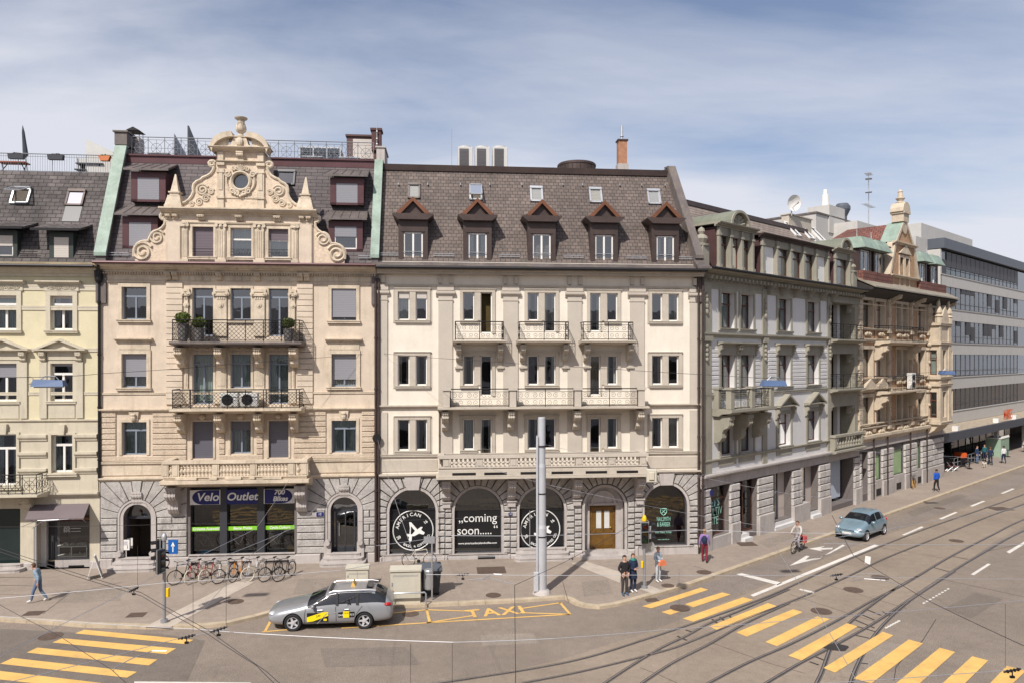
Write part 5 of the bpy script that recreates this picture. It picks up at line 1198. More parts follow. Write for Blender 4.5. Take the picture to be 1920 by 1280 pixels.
# shop windows
def fill(P,h,y,fm,gm,name='shop_window',bar=None):
    return window(P,h[0],h[1],h[2],h[3],y,fm,'one',gm=gm,fw=.05,arch=h[4],name=name)
emb = []
def emblem(t,cx,cz,r,y):
    t.tube([(cx + r * math.cos(i * math.pi / 20),y,cz + r * math.sin(i * math.pi / 20)) for i in range(40)],.028,n=4,closed=True)
    def arc(txt,a0,a1,size,inv=False,rr=.8):
        for i,ch in enumerate(txt):
            a = a0 + (a1 - a0) * i / max(1,len(txt) - 1)
            if ch == ' ': continue
            put_text(t,ch,size,(cx + r * rr * math.cos(a),y,cz + r * rr * math.sin(a)),rot=a - math.pi / 2 if not inv else a + math.pi / 2,offset=.002)
    arc('AMERICAN',R(168),R(68),r * .24); arc('BAGEL & COFFEE CO.',R(237),R(345),r * .17,True,.82)
    put_text(t,'20',r * .2,(cx - r * .72,y,cz - r * .35),rot=.5,offset=.005); put_text(t,'16',r * .2,(cx + r * .62,y,cz + r * .4),rot=.6,offset=.005)
    k = r / 46.
    A_ = [(-10,20),(-5,20),(10,2),(18,8),(23,8),(19,1),(28,-6),(25,-11),(14,-8),(3,-14),(-3,-14),(-4,-26),(-8,-29),(-11,-25),(-10,-16),(-16,-12),(-15,-8),(-9,-9),(-8,6)]
    hole = [(-5,10),(4,-1),(-3,-9),(-6,-8)]
    pts = [(cx + u * k * .95,cz + v_ * k * .95) for u,v_ in A_]; earclip_prism(t,pts,y - .003,y + .003)
    return [(cx + u * k,cz + v_ * k) for u,v_ in hole]
for i in (0,1,2,4):
    h = ah[i]; o = fill(B2,h,.22,m_darkframe,m_tglass if i != 4 else m_shopglass)
    c = (h[0] + h[1]) / 2; rm = MB(); a,e = h[0] - .1,h[1] + .1; rm.quad((a,2.4,h[2]),(e,2.4,h[2]),(e,2.4,h[3] + .1),(a,2.4,h[3] + .1)); rm.quad((a,.34,h[2] - .02),(e,.34,h[2] - .02),(e,2.4,h[2] - .02),(a,2.4,h[2] - .02)); rm.quad((a,.34,h[3] + .1),(e,.34,h[3] + .1),(e,2.4,h[3] + .1),(a,2.4,h[3] + .1)); rm.quad((a,.34,h[2]),(a,2.4,h[2]),(a,2.4,h[3]),(a,.34,h[3])); rm.quad((e,.34,h[2]),(e,2.4,h[2]),(e,2.4,h[3]),(e,.34,h[3])); rm.build('shop_room',m_room,B2)
    ps = b2.Z({0: 957.5,1: 958,2: 957,4: 958}[i],c)
    if i != 4:
        bk = MB(); bk.box(h[0] + .05,h[1] - .05,.205,.215,h[2] + (.22 if i < 2 else .08),ps); bk.box(h[0] + .02,h[1] - .02,.17,.22,ps,ps + .07) if i != 1 else None; p_ = bk.build('window_poster',m_black,o)
        if i == 2: q = MB(); q.cyl((X(994),.15,h[2] + .1),(X(994),.15,ps),.025,n=6); q.build('door_pull',m_zinc,o)
    t = MB()
    if i == 0: hl = emblem(t,X(774.5),b2.Z(995,X(774)),1.03,.198)
    if i == 2: hl = emblem(t,X(1014),b2.Z(993,X(1014)),1.04,.198)
    if i in (0,2):
        q = MB(); earclip_prism(q,hl,.19,.1945); q.build('emblem_counter',m_black,p_)
    if i == 1:
        put_text(t,'„coming',.62,(X(896),.198,b2.Z(972,X(896))),sx=.98); put_text(t,'soon.....',.64,(X(890),.198,b2.Z(995.5,X(896))),sx=.93); put_text(t,'“',.6,(X(930),.198,b2.Z(993.5,X(930)))); put_text(t,'www.americanbagelandcoffee.com',.145,(X(896),.198,b2.Z(1019,X(896))),sx=1.0,offset=.002)
    if i == 4:
        mint = MT('mint_lettering',W(.3,.62,.5),.5,var=0); xm = X(1246.5); put_text(t,'NAILSMITH',.33,(xm,.215,b2.Z(974,xm)),sx=.46,offset=-.002); put_text(t,'& BARBER',.33,(xm,.215,b2.Z(984,xm)),sx=.5,offset=-.002); put_text(t,'For Men, Only.',.15,(xm,.215,b2.Z(998.5,xm)),shear=.2); put_text(t,'www.nailsmith.ch',.09,(xm,.215,b2.Z(1012,xm)))
        zc_ = b2.Z(960,xm); pts = [(xm - .17,.215,zc_ + .17),(xm + .17,.215,zc_ + .17),(xm + .17,.215,zc_ - .02),(xm + .1,.215,zc_ - .13),(xm,.215,zc_ - .19),(xm - .1,.215,zc_ - .13),(xm - .17,.215,zc_ - .02)]; t.tube(pts,.02,n=4,closed=True); t.cyl((xm - .1,.215,zc_ - .08),(xm + .1,.215,zc_ + .11),.014,n=4); t.cyl((xm + .1,.215,zc_ - .08),(xm - .1,.215,zc_ + .11),.014,n=4)
        t.build('lettering',mint,o)
    else: t.build('lettering',m_vwhite,p_)
p_ = MB(); px_ = 956.5; p_.box(X(px_ - 3.5),X(px_ + 3.5),-.17,-.14,b2.Z(964,X(957)),b2.Z(959,X(957))); q = p_.build('house_number_plate',m_blueink,B2); t_ = MB(); put_text(t_,'10',.12,(X(px_),-.175,b2.Z(961.5,X(957)))); t_.build('lettering',m_vwhite,q)
interior(B2,0,W2,[zl + .05,Z(762),Z(641),eZ - .1],3.5,kR=kR)
# mouldings
tr = MB()
ledge(tr,.1,W2 - .02,zl - .18,zl + .02,.28); ledge(tr,.1,W2 - .02,Z(850) - .06,Z(850) + .08,.14,0,'flat'); ledge(tr,.1,W2 - .02,Z(763),Z(757),.2); ledge(tr,.02,W2 - .02,Z(539),Z(535.5),.1,0,'flat')
tr.box(.12,X(820),-.04,.02,zl + .12,Z(858)); tr.box(X(1214),W2 - .05,-.04,.02,zl + .12,Z(858))
tr.build('string_course',m_cream_t,B2)
co = MB(); ledge(co,.0,W2 + .1,Z(517),Z(508),.5,0,'flat'); co.build('cornice',m_cream_t,B2)
gu = MB(); gu.prism([(.06,eZ),(-.62,Z(503)),(-.72,Z(505)),(-.72,Z(509)),(-.1,Z(509)),(.06,Z(509))],.0,W2 + .14,'x'); gu.build('eave_flashing',m_lead,B2)
gu = MB(); gu.cyl((0,-.8,Z(507)),(W2 + .15,-.8,Z(507)),.09,n=8); gu.build('gutter',m_darkmetal,B2)
for a,c in ((711.5,726.5),(822,848.5),(943.5,971),(1064,1090.5),(1181,1207.5),(1293,1309.5)):
    pilaster(B2,X(a),X(c),Z(757) + .0,Z(537),.08,m_pil,capw=.13 if a > 720 and a < 1290 else .1,caph=.78,base=False)
    p_ = MB(); p_.box(X(a),X(c),-.07,.02,Z(848),Z(770)); p_.build('lower_pilaster',m_pil,B2)
    for dx in (-.28,.28) if 720 < a < 1290 else (0,): p_ = MB(); xx = (X(a) + X(c)) / 2 + dx; p_.box(xx - .09,xx + .09,-.16,.02,Z(533),Z(520)); p_.build('frieze_block',m_pil,B2)
for r in range(3):
    for k,bay in enumerate(bays):
        s_ = MB(); x0,x1,xm0,xm1 = X(bay[0][0]),X(bay[1][1]),X(bay[0][1]),X(bay[1][0]); z0,z1 = rows[r]
        zA = doors.get((r,k,0),z0); zB = doors.get((r,k,1),z0)
        s_.box(x0 - .16,x0 - .002,-.07,.03,zA,z1); s_.box(x1 + .002,x1 + .16,-.07,.03,zB,z1); s_.box(xm0 + .002,xm1 - .002,-.05,.03,max(zA,zB) if r < 2 or True else z0,z1); s_.box(xm0 + .002,xm0 + .06,-.06,.03,zA,max(zA,zB)) if zA < zB else None
        s_.box(x0 - .16,x1 + .16,-.07,.03,z1 + .002,z1 + .13); ledge(s_,x0 - .2,x1 + .2,z1 + .13,z1 + .2,.12,0,'flat')
        for xx in (x0 + .045,x1 - .045,xm0 - .045,xm1 + .045): pass
        for (a,c,zz) in ((x0,xm0,zA),(xm1,x1,zB)):
            if zz == z0: ledge(s_,a - .16,c + .16,zz - .14,zz - .003,.16,0,'flat')
        if k in (0,4): s_.box(x0 - .24,x0 - .17,-.03,.02,z0 - .15,z1 + .16); s_.box(x1 + .17,x1 + .24,-.03,.02,z0 - .15,z1 + .16)
        s_.build('window_surround',m_cream_t,B2)
for r,k,j,x0,x1,z0,z1 in lights:
    kw = {}
    if r == 0 and k == 0: kw = dict(blind=.24,bm=m_blindw)
    if (r,k,j) == (0,1,1):
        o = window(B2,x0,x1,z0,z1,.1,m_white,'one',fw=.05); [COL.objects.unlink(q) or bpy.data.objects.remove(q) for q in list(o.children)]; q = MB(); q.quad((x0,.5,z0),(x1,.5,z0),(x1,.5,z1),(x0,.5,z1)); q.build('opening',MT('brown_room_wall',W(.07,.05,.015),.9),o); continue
    if (r * 2 + k + j) % 3 != 1: kw['curtain'] = (m_curtw,m_beige_t,m_curtw)[(r + j) % 3]; kw['cur_full'] = (r + k * 3 + j) % 5 == 0
    window(B2,x0 + .01,x1 - .01,z0,z1,.1,m_white,'one',fw=.05,**kw)
# scroll balconies on the top floor
for a,c in ((854,944),(974.5,1066),(1094.5,1187)):
    zs = Z(637,1.0); x0,x1 = X(a,1.0),X(c,1.0); o = balcony(B2,x0,x1,zs,1.0,.24,m_cream_t)
    railing(o,x0,x1,-.97,zs,Z(603.5,1.0),m_darkmetal,'scroll',div=2,back=-.02)
    for px in (a + 6,c - 6): cb = MB(); console(cb,X(px,.4),.26,zs - .24,.85,.8); cb.box(X(px) - .12,X(px) + .12,-.1,0,zs - 1.35,zs - 1.0); cb.box(X(px) - .2,X(px) + .2,-.16,0,zs - 1.45,zs - 1.35); cb.build('bracket',m_cream_t,o)
# long balcony on the second floor
zs = Z(762,1.05); xl,xr = X(825,1.05),X(1213,1.05); o = balcony(B2,xl,xr,zs,1.05,.24,m_cream_t)
posts = [X(p,1.05) for p in (837,962,1084,1203.5)]
for p in posts: q = MB(); q.box(p - .17,p + .17,-1.03,-.72,zs,Z(731,1.05)); q.box(p - .23,p + .23,-1.09,-.66,Z(731,1.05),Z(726,1.05)); q.build('post',m_pil,o)
for i in range(3): railing(o,posts[i] + .2,posts[i + 1] - .2,-.9,zs,Z(728.5,1.05),m_darkmetal,'scroll',div=2,returns=False)
for i,s_ in ((0,1),(3,-1)): railing(o,posts[i] - s_ * .02,posts[i] - s_ * .019,-.7,zs,Z(728.5,1.05),m_darkmetal,'bars',div=1,back=-.02)
for p in (835,958,1081,1199): q = MB(); console(q,X(p,.5),.34,zs - .24,1.05,.95); q.build('bracket',m_cream_t,o)
# balustrade balcony on the first floor
zs = Z(891,1.2); xl,xr = X(822,1.2),X(1214,1.2); o = balcony(B2,xl,xr,zs,1.25,.26,m_cream_t)
q = MB(); q.box(xl,xr,-1.22,-.95,zs,Z(879,1.2)); 
for sx in (xl,xr - .27): q.box(sx,sx + .27,-.95,0,zs,Z(879,1.2))
q.build('parapet',m_cream_t,o)
q = MB(); 
for a,c in ((848,892),(908,950),(976,1016),(1034,1074),(1098,1138),(1156,1196)): q.box(X(a,1.2),X(c,1.2),-1.235,-1.2,Z(888,1.2),Z(883.5,1.2))
q.build_x('drain_slot',m_darkmetal,o)
balustrade(o,[X(p,1.2) for p in (837,900,963,1025,1086,1147,1206)],xl,xr,-1.22,Z(879,1.2),Z(851.5,1.2),m_pil,nb=6,back=-.02,pw=.34)
for p in (837,959,1081.5,1199): q = MB(); console(q,X(p,.4),.42,zs - .26,1.15,.95); q.box(X(p,.1) - .2,X(p,.1) + .2,-.22,0,zs - 1.75,zs - 1.4); q.box(X(p,.1) - .25,X(p,.1) + .25,-.28,0,zs - 1.5,zs - 1.42); q.build('bracket',m_greys,o)
# roof
mansard(B2,0,W2,eZ,tZ,d_m,m_slate,m_lead,12,0,kR,name='roof')
q = MB(); a1 = W2 + kR * d_m; q.prism([(d_m - .1,tZ - .02),(d_m - .16,tZ + .3),(d_m + .5,tZ + .34),(d_m + .5,tZ - .02)],.05,a1,'x'); q.build('roof_edge',m_bronze,B2)
fire_wall(B2,W2 - .3,W2 + .02,eZ - 2,Z(480),tZ,d_m,m_lead,m_lead,top=.42,k=kR)
q = MB(); k_ = W2 - .15 - .0; q.add([(W2 - .4,-.2,eZ + .2),(W2 + .2,-.2,eZ + .2),(W2 + .3,-.85,Z(500)),(W2 - .4,-.85,Z(500)),(W2 - .4,-.15,eZ - .1),(W2 + .2,-.15,eZ - .1),(W2 + .3,-.85,Z(504)),(W2 - .4,-.85,Z(504))],[(0,1,2,3),(4,7,6,5),(0,3,7,4),(1,5,6,2),(2,6,7,3),(0,4,5,1)]); q.build('coping_foot',m_lead,B2)
for (a,c) in ((756.5,792.7),(878,912.5),(998.7,1032.6),(1116,1149.5),(1231,1264)):
    yf = .1; dd = -yf; x0,x1 = X(a,dd),X(c,dd); z0,z1 = Z(490,dd),Z(439,dd); fw = .26; o = sub('dormer',B2); zt = Z(417,dd); zk = Z(408,dd); za = Z(377,dd); zb = eZ - .02; xm = (x0 + x1) / 2
    m = MB(); m.box(x0 - fw,x0,yf,yf + .15,zb,zt); m.box(x1,x1 + fw,yf,yf + .15,zb,zt); m.box(x0,x1,yf,yf + .15,z1,zt); m.box(x0,x1,yf,yf + .15,zb,z0 - .002)
    for x in (x0 - fw,x1 + fw): m.add([(x,yf + .14,zb),(x,yslope(zt,eZ,tZ,d_m),zb),(x,yslope(zt,eZ,tZ,d_m) + .1,zt),(x,yf + .14,zt)],[(0,1,2,3)])
    m.box(x0 - .1,x1 + .1,yf - .04,yf,z1 + .02,z1 + .1); m.build('cheek',m_bronze,o)
    m = MB(); yb = yslope(zk,eZ,tZ,d_m) + .1; hw = (x1 - x0) / 2 + fw
    m.prism([(xm - hw,zt),(xm + hw,zt),(xm + hw + .3,zk),(xm + hw + .3,zk + .06),(xm - hw - .3,zk + .06),(xm - hw - .3,zk)],yf - .28,yb,'y'); m.build('dormer_cornice',m_bronze,o)
    m = MB(); m.add([(xm - hw,yf,zk + .06),(xm + hw,yf,zk + .06),(xm,yf,za - .1)],[(0,1,2)]); m.build('tympanum',m_maroon if 0 else m_bronze,o)
    m = MB(); ya = yslope(za,eZ,tZ,d_m) + .1; yb2 = yslope(zk,eZ,tZ,d_m) + .2
    for sx in (-1,1):
        e = xm + sx * (hw + .12); m.add([(e,yf - .2,zk + .06),(xm,yf - .2,za),(xm,ya,za),(e,yb2,zk + .06),(e,yf - .2,zk - .02),(xm,yf - .2,za - .1),(xm,ya,za - .1),(e,yb2,zk - .02)],[(0,1,2,3),(4,7,6,5),(0,4,5,1),(3,2,6,7)])
    m.build('dormer_roof',m_lead,o)
    m = MB()
    for sx in (-1,1):
        e = xm + sx * (hw + .1); m.add([(e,yf - .24,zk + .1),(xm,yf - .24,za + .06),(xm,yf - .24,za - .16),(e - sx * .2,yf - .24,zk + .02),(e,yf - .1,zk + .1),(xm,yf - .1,za + .06),(xm,yf - .1,za - .16),(e - sx * .2,yf - .1,zk + .02)],[(0,1,2,3),(4,7,6,5),(0,4,5,1),(3,2,6,7),(0,3,7,4)])
    m.build('barge_board',MT('russet_copper',W(.16,.065,.035),.5,.3,var=.2),o)
    w_ = window(o,x0,x1,z0,z1,yf + .06,m_white,'two',curtain=m_curtw if a in (878,1231) else None,cur_full=False,fw=.07)
    m = MB(); [m.cyl((x0 - .02,yf - .02,z0 + .42 + k * .0),(x1 + .02,yf - .02,z0 + .42),.018,n=5) for k in (0,)]; m.build('window_bar',m_zinc,w_)
for a,c,yy,op in ((764.6,788,374,0),(880,904,377,.35),(994,1018,380,0),(1105,1129,382,0),(1214,1238.5,385,0)):
    dd = -1.75; x0,x1 = X(a,dd),X(c,dd); skylight(B2,(x0 + x1) / 2,b2.Z(yy - 1,x0,dd + .15),x1 - x0,1.0,eZ,tZ,d_m,m_zinc if a != 764.6 else m_lead,op=op,gm=m_glass,inner=m_room if op else m_blindw)
for a in (728,832,955,1075,1193,1287):
    m = MB(); [m.cyl((X(a,-.2) - .55,.12,Z(482,-.1) + .1 * k),(X(a,-.2) + .55,.12,Z(482,-.1) + .1 * k),.02,n=5) for k in range(2)]; [m.cyl((X(a,-.2) + q,.3,Z(484)),(X(a,-.2) + q,.1,Z(477)),.018,n=4) for q in (-.35,0,.35)]; m.build('snow_guard',m_zinc,B2)
for a in (747,802,863,918,978,1055,1092,1162,1203,1247):
    m = MB(); zz = b2.Z(349,X(a),-2.1); yy = yslope(zz,eZ,tZ,d_m); m.box(X(a,-2) - .02,X(a,-2) + .02,yy - .14,yy,zz,zz + .12); m.build('roof_hook',m_zinc,B2)
downpipe(B2,.12,-.16,.1,Z(520),.055) if 0 else None
downpipe(B2,W2 - .12,-.16,.1,Z(515),.06); downpipe(B2,W2 + .1,-.22,.1,Z(515),.07)
downpipe(B2,X(824.5),-.1,.3,Z(770),.03)
# roof equipment: each its own thing
def onr(px,py_base,dep): x = X(px,-dep); return x,dep
for i,(a,c,lab) in enumerate(((858,886,'white rooftop cooling unit, left of the three'),(890.5,918,'white rooftop cooling unit, middle of the three'),(923,951,'white rooftop cooling unit, right of the three'))):
    x0,x1 = X(a,-6),X(c,-6); zb = tZ + .15; zt = b2.Z(279,(x0 + x1) / 2,-6); t = on(b2,'cooling_unit',lab,'cooling unit',(x0 + x1) / 2,6,zb,'cooling units on the flat roof'); w2 = (x1 - x0) / 2; hh = zt - zb
    m = MB(); m_acw = MT('off_white_sheet',W(.50,.49,.47),.5,var=.06); m.boss(-w2,w2,-.4,.4,.1,hh,.02); m.box(-w2 + .1,-w2 + .2,-.35,.35,0,.1); m.box(w2 - .2,w2 - .1,-.35,.35,0,.1); m.build('casing',m_acw,t)
    m = MB(); m.box(-w2 + .1,w2 - .24,-.42,-.398,.5,hh - .12); [m.box(-w2 + .1,w2 - .24,-.43,-.42,.5 + k * .08,.52 + k * .08) for k in range(int((hh - .65) / .08))]; m.build('louvre',MT('dark_grille',W(.09,.085,.09),.6),t)
    m = MB(); m.lathe([(w2 * .8,0),(w2 * .8,.09),(w2 * .7,.09),(w2 * .7,.03),(.02,.03)],(0,0,hh),18); m.build('fan_cowl',m_acw,t)
x0,x1 = X(1049,-5),X(1122,-5); t = on(b2,'roof_drum','wide round dark brown drum on the flat roof of the cream house','roof vent',(x0 + x1) / 2,5.8,tZ + .05); m = MB(); zt = b2.Z(305,x0,-5) - tZ; r_ = (x1 - x0) / 2; m.lathe([(r_ * .97,0),(r_ * .97,zt - .12),(r_,zt - .1),(r_,zt),(r_ * .95,zt + .06),(.02,zt + .08)],n=32)
for k in range(16): a_ = k * math.pi / 8; m.cyl((r_ * .98 * math.cos(a_),r_ * .98 * math.sin(a_),0),(r_ * .98 * math.cos(a_),r_ * .98 * math.sin(a_),zt - .1),.02,n=4)
m.build('drum',m_bronze,t,smooth=.6)
x0,x1 = X(1158,-5),X(1174,-5); zb = tZ; zt = b2.Z(266,x0,-5); cm = sub('chimney',B2,((x0 + x1) / 2,5,zb)); w2 = (x1 - x0) / 2; hh = zt - zb
m = MB(); m.box(-w2 - .05,w2 + .08,-.3,.3,0,hh * .48); m.build('base',m_greys,cm); m = MB(); m.box(-w2,w2,-.25,.25,hh * .48,hh); m.build('shaft',MT('orange_brown_brickwork',W(.34,.17,.10),.85,var=.2,vs=5),cm)
m = MB(); m.box(-w2 - .06,w2 + .06,-.31,.31,hh,hh + .08); m.build('cap',m_bronze,cm); m = MB(); m.cyl((0,0,hh),(0,0,hh + .95),.07,n=8); m.cyl((0,0,hh + .3),(0,0,hh + .35),.12,n=8); m.build('flue',m_zinc,cm)
m = MB(); [m.box(X(1168,-4.6) + .13 * k,X(1168,-4.6) + .13 * k + .09,4.4,4.9,tZ + .1,tZ + .45) for k in range(4)]; m.box(X(1168,-4.6),X(1187,-4.6),4.5,4.8,tZ + .1,tZ + .38); m.build('roof_vent',m_bronze,B2)
for px in (980,1062): m = MB(); m.lathe([(.35,0),(.4,.2),(.3,.35),(.02,.4)],(X(px,-5),5,tZ + .05),14); m.build('roof_vent',m_white,B2)
m = MB(); m.cyl((X(847,-5),5,tZ),(X(847,-5),5,tZ + 3.1),.012,n=4); m.build('lightning_rod',m_zinc,B2)
m = MB(); m.cyl((X(1122,-5),5,tZ + .4),(X(1157,-5),5,tZ + .75),.02,n=4); m.cyl((X(1122,-5),5,tZ + .3),(X(1157,-5),5,tZ + .65),.02,n=4); m.build('roof_pipe',m_darkmetal,B2)

# ================= yellow house at the left =================
X0off = FL.X(187) ; bw = 6.9; b0 = FL.at(X0off - bw); X,Z = px_tools(b0,110)
B0 = house('townhouse','pale yellow house at the left edge with a jewellery shop',b0)
eZ0 = Z(497); tZ0 = Z(324,-2.4); W0 = bw
cols = [(-13,32),(95.5,137)]
hol = []
for a,c in cols: hol += [(X(a),X(c),Z(619),Z(555)),(X(a),X(c),Z(751),Z(681))]
hol += [(X(-13),X(33),Z(908),Z(812)),(X(98.5),X(138),Z(885),Z(814))]
zl0 = Z(925)
so_ = (X(66),X(168),SW,Z(944)); lo_ = (X(-50),X(38),Z(1063),Z(951))
u = MB(); wall(u,0,W0,zl0,eZ0,hol,0,.25); u.build('wall',m_yellow,B0)
u = MB(); wall(u,0,W0,0,zl0,[so_,lo_],0,.9); shell(u,0,W0,0,eZ0,12); u.build('ground_floor_wall',m_yel_t,B0)
interior(B0,0,W0,[zl0 + .05,Z(790),Z(655),eZ0 - .1],3.5)
tr = MB()
for a,c,zz0,zz1,d_,pf in ((0,W0 - .02,Z(930),Z(921),.22,'ledge'),(0,W0 - .02,Z(791),Z(785),.14,'ledge'),(0,W0 - .02,Z(659),Z(652),.05,'flat'),(0,W0 - .02,Z(582),Z(574),.05,'flat'),(0,W0 - .02,Z(545),Z(533),.05,'flat'),(0,W0 - .02,Z(740),Z(734),.04,'flat')): ledge(tr,a,c,zz0,zz1,d_,0,pf)
tr.build('string_course',m_yel_t,B0)
co = MB(); ledge(co,0,W0 - .02,Z(519),Z(503),.4,0,'crown'); co.build('cornice',m_yel_t,B0)
gu = MB(); gu.prism([(.06,eZ0 + .15),(-.5,Z(499)),(-.62,Z(500)),(-.62,Z(504)),(.06,Z(504))],0,W0,'x'); gu.build('eave_flashing',MT('stained_lead',W(.24,.2,.13),.6,.1,var=.35,streak=.5,dirt=W(.3,.14,.05)),B0)
gu = MB(); gu.cyl((0,-.68,Z(501.5)),(W0,-.68,Z(501.5)),.075,n=8); gu.build('gutter',m_darkmetal,B0)
lw = MB(); lw.box(0,W0 - .03,-.06,.01,Z(925),Z(785)); 
st = MB(); f1 = [(X(-13),X(33),Z(908),Z(812)),(X(98.5),X(138),Z(885),Z(814))]
bandz = [(Z(825),Z(813)),(Z(856),Z(845.5)),(Z(887),Z(876))]
u = MB(); wall(u,0,W0 - .05,Z(921),Z(791),f1,-.06,.1); u.build('first_floor_facing',m_yel_t,B0)
for z0_,z1_ in bandz:
    for a,c in ((X(36),X(90)),(X(142),X(184))): ledge(st,a,c,z0_,z1_,.14,-.06,'ledge')
st.build_x('banded_moulding',m_yel_t,B0)
for (a,c) in cols:
    x0,x1 = X(a),X(c); xm = (x0 + x1) / 2
    surround(B0,x0,x1,Z(619),Z(555),.22,.07,m_yel_t); m = MB(); ledge(m,x0 - .62,x1 + .42,Z(534),Z(527),.3); m.box(x0 - .3,x1 + .3,-.08,.02,Z(546),Z(534) - .003)
    for k in range(12): m.tube([(x,-.1,z) for x,z in spiral(x0 - .15 + (x1 - x0 + .3) * (k + .5) / 12,Z(540),.1,.02,1.2,a0=k,n=10,sgn=(-1) ** k)],.02,n=4)
    m.build('window_hood',m_yel_t,B0)
    window(B0,x0,x1,Z(619),Z(555),.15,m_white,'cross',blind=.08,bm=m_blindw,curtain=m_curt,cur_full=a < 0,tr=.75,fw=.08)
    surround(B0,x0,x1,Z(751),Z(681),.14,.05,m_yel_t); m = MB()
    for sx in (-1,1): e0,e1 = sorted((xm + sx * ((x1 - x0) / 2 + .16),xm + sx * ((x1 - x0) / 2 + .5))); m.box(e0,e1,-.09,.02,Z(783),Z(678)); console(m,(e0 + e1) / 2,.26,Z(660),.45,.25,-.05)
    ledge(m,xm - 1.22,xm + 1.22,Z(660),Z(654),.34); m.box(x0 - .15,x1 + .15,-.08,.02,Z(678) + .1,Z(660) - .003)
    m.prism([(xm - .95,Z(654)),(xm + .95,Z(654)),(xm,Z(638))],-.12,.02,'y')
    for sx in (-1,1): m.add([(xm + sx * 1.22,-.34,Z(654)),(xm,-.34,Z(635)),(xm,0,Z(635)),(xm + sx * 1.22,0,Z(654)),(xm + sx * .95,-.34,Z(654)),(xm,-.34,Z(639)),(xm,0,Z(639)),(xm + sx * .95,0,Z(654))],[(0,1,2,3),(4,7,6,5),(0,4,5,1)])
    m.box(x0 - .1,x1 + .1,-.05,.02,Z(783),Z(757)); m.build('window_pediment',m_yel_t,B0)
    window(B0,x0,x1,Z(751),Z(681),.15,m_white,'cross',blind=.36 if a < 0 else .07,bm=m_blind,by=.12,tr=.72,fw=.08)
for (x0,x1,z0,z1) in f1:
    m = MB(); m.box(x0 - .14,x0 - .002,-.14,-.04,z0,z1); m.box(x1 + .002,x1 + .14,-.14,-.04,z0,z1); ledge(m,x0 - .3,x1 + .25,z0 - .18,z0 - .01,.2,-.06,'flat'); xm = (x0 + x1) / 2; m.prism([(xm - .13,z1),(xm + .13,z1),(xm + .17,z1 + .5),(xm - .17,z1 + .5)],-.22,-.05,'y'); m.box(x0 - .14,x1 + .14,-.12,-.04,z1 + .002,z1 + .1); m.build('window_surround',m_yel_t,B0)
    window(B0,x0,x1,z0,z1,.13,m_white,'cross',curtain=m_curt,cur_full=False,tr=.72,fw=.08)
zs = Z(926,1.1); x1 = X(67,1.1); o = balcony(B0,-.5,x1,zs,1.1,.26,m_yel_t); railing(o,0,x1,-1.05,zs,Z(889,1.1),m_darkmetal,'rings',div=7,back=-.03)
q = MB(); console(q,X(50,.3),.45,zs - .26,.6,.6); q.build('bracket',m_yel_t,o)
# ground floor shop
st = sub('shop_front',B0); z0 = SW; wx0,wx1 = X(108,-.5),X(166,-.3)
m = MB(); m.box(wx0,so_[1],.25,.4,0,Z(1052)); m.build('stall_riser',m_greys,st); m = MB(); m.box(X(124),X(153),.22,.26,Z(1077),Z(1062)); m.build('cellar_grille',m_darkmetal,st)
w_ = window(st,wx0,so_[1] - .02,Z(1052) + .02,Z(946),.3,m_darkframe,'one',gm=m_shopglass,name='shop_window')
m = MB(); xx = X(75,-.5); m.box(so_[0],xx + .3,.5,.8,0,so_[3]); m.build('white_door_leaf',m_white,st)
m = MB(); m.box(xx + .3,wx0,.7,.76,SW,so_[3] - .3); m.build('door',m_darkframe,st)
m = MB(); a,e = so_[0] + .3,so_[1] + .0; m.quad((a,2.6,0),(e,2.6,0),(e,2.6,so_[3]),(a,2.6,so_[3])); m.quad((a,.9,so_[3] - .02),(e,.9,so_[3] - .02),(e,2.6,so_[3] - .02),(a,2.6,so_[3] - .02)); m.quad((e,.4,0),(e,2.6,0),(e,2.6,so_[3]),(e,.4,so_[3])); m.quad((a,.8,0),(a,2.6,0),(a,2.6,so_[3]),(a,.8,so_[3])); m.quad((a,.4,.4),(e,.4,.4),(e,2.6,.4),(a,2.6,.4)); m.build('shop_room',m_room,st)
t = MB(); put_text(t,'20%',.2,(X(120),.28,Z(991))); put_text(t,'50%',.2,(X(120),.28,Z(997))); [t.box(X(128),X(146),.28,.283,Z(y_) - .01,Z(y_) + .01) for y_ in (992.5,998)]; t.build('lettering',m_vwhite,w_)
m = MB(); m.box(wx0,so_[1] - .05,.27,.29,Z(979),Z(968)); fs_ = m.build('fascia_sign',MT('dark_brown_sign',W(.05,.015,.012),.5),w_); t = MB(); put_text(t,'La Boutique',.2,(X(148),.262,Z(974)),shear=.3); t.build('lettering',MT('gold_lettering',W(.45,.25,.12),.4),fs_)
aw = MB(); T0,T1,Q0,Q1 = X(59),X(168),X(47,1.2),X(157,1.2); zt,zb = Z(944),Z(971,1.2)
aw.add([(T0,-.03,zt),(T1,-.03,zt),(Q1,-1.2,zb),(Q0,-1.2,zb),(T0,-.03,zt - .03),(T1,-.03,zt - .03),(Q1,-1.2,zb - .03),(Q0,-1.2,zb - .03)],[(0,1,2,3),(4,7,6,5),(0,4,5,1),(1,5,6,2),(2,6,7,3),(3,7,4,0)]); aw.box(Q0,Q1,-1.24,-1.18,zb - .06,zb - .01); ao = aw.build('awning',MT('mauve_grey_awning_cloth',W(.16,.13,.135),.85,var=.06),B0)
m = MB(); m.cyl((T1 - .2,0,zt - .9),(Q1 - .1,-1.2,zb - .03),.02); m.cyl((T0 + .3,0,zt - .9),(Q0 + .1,-1.2,zb - .03),.02); m.build('awning_arm',m_zinc,ao)
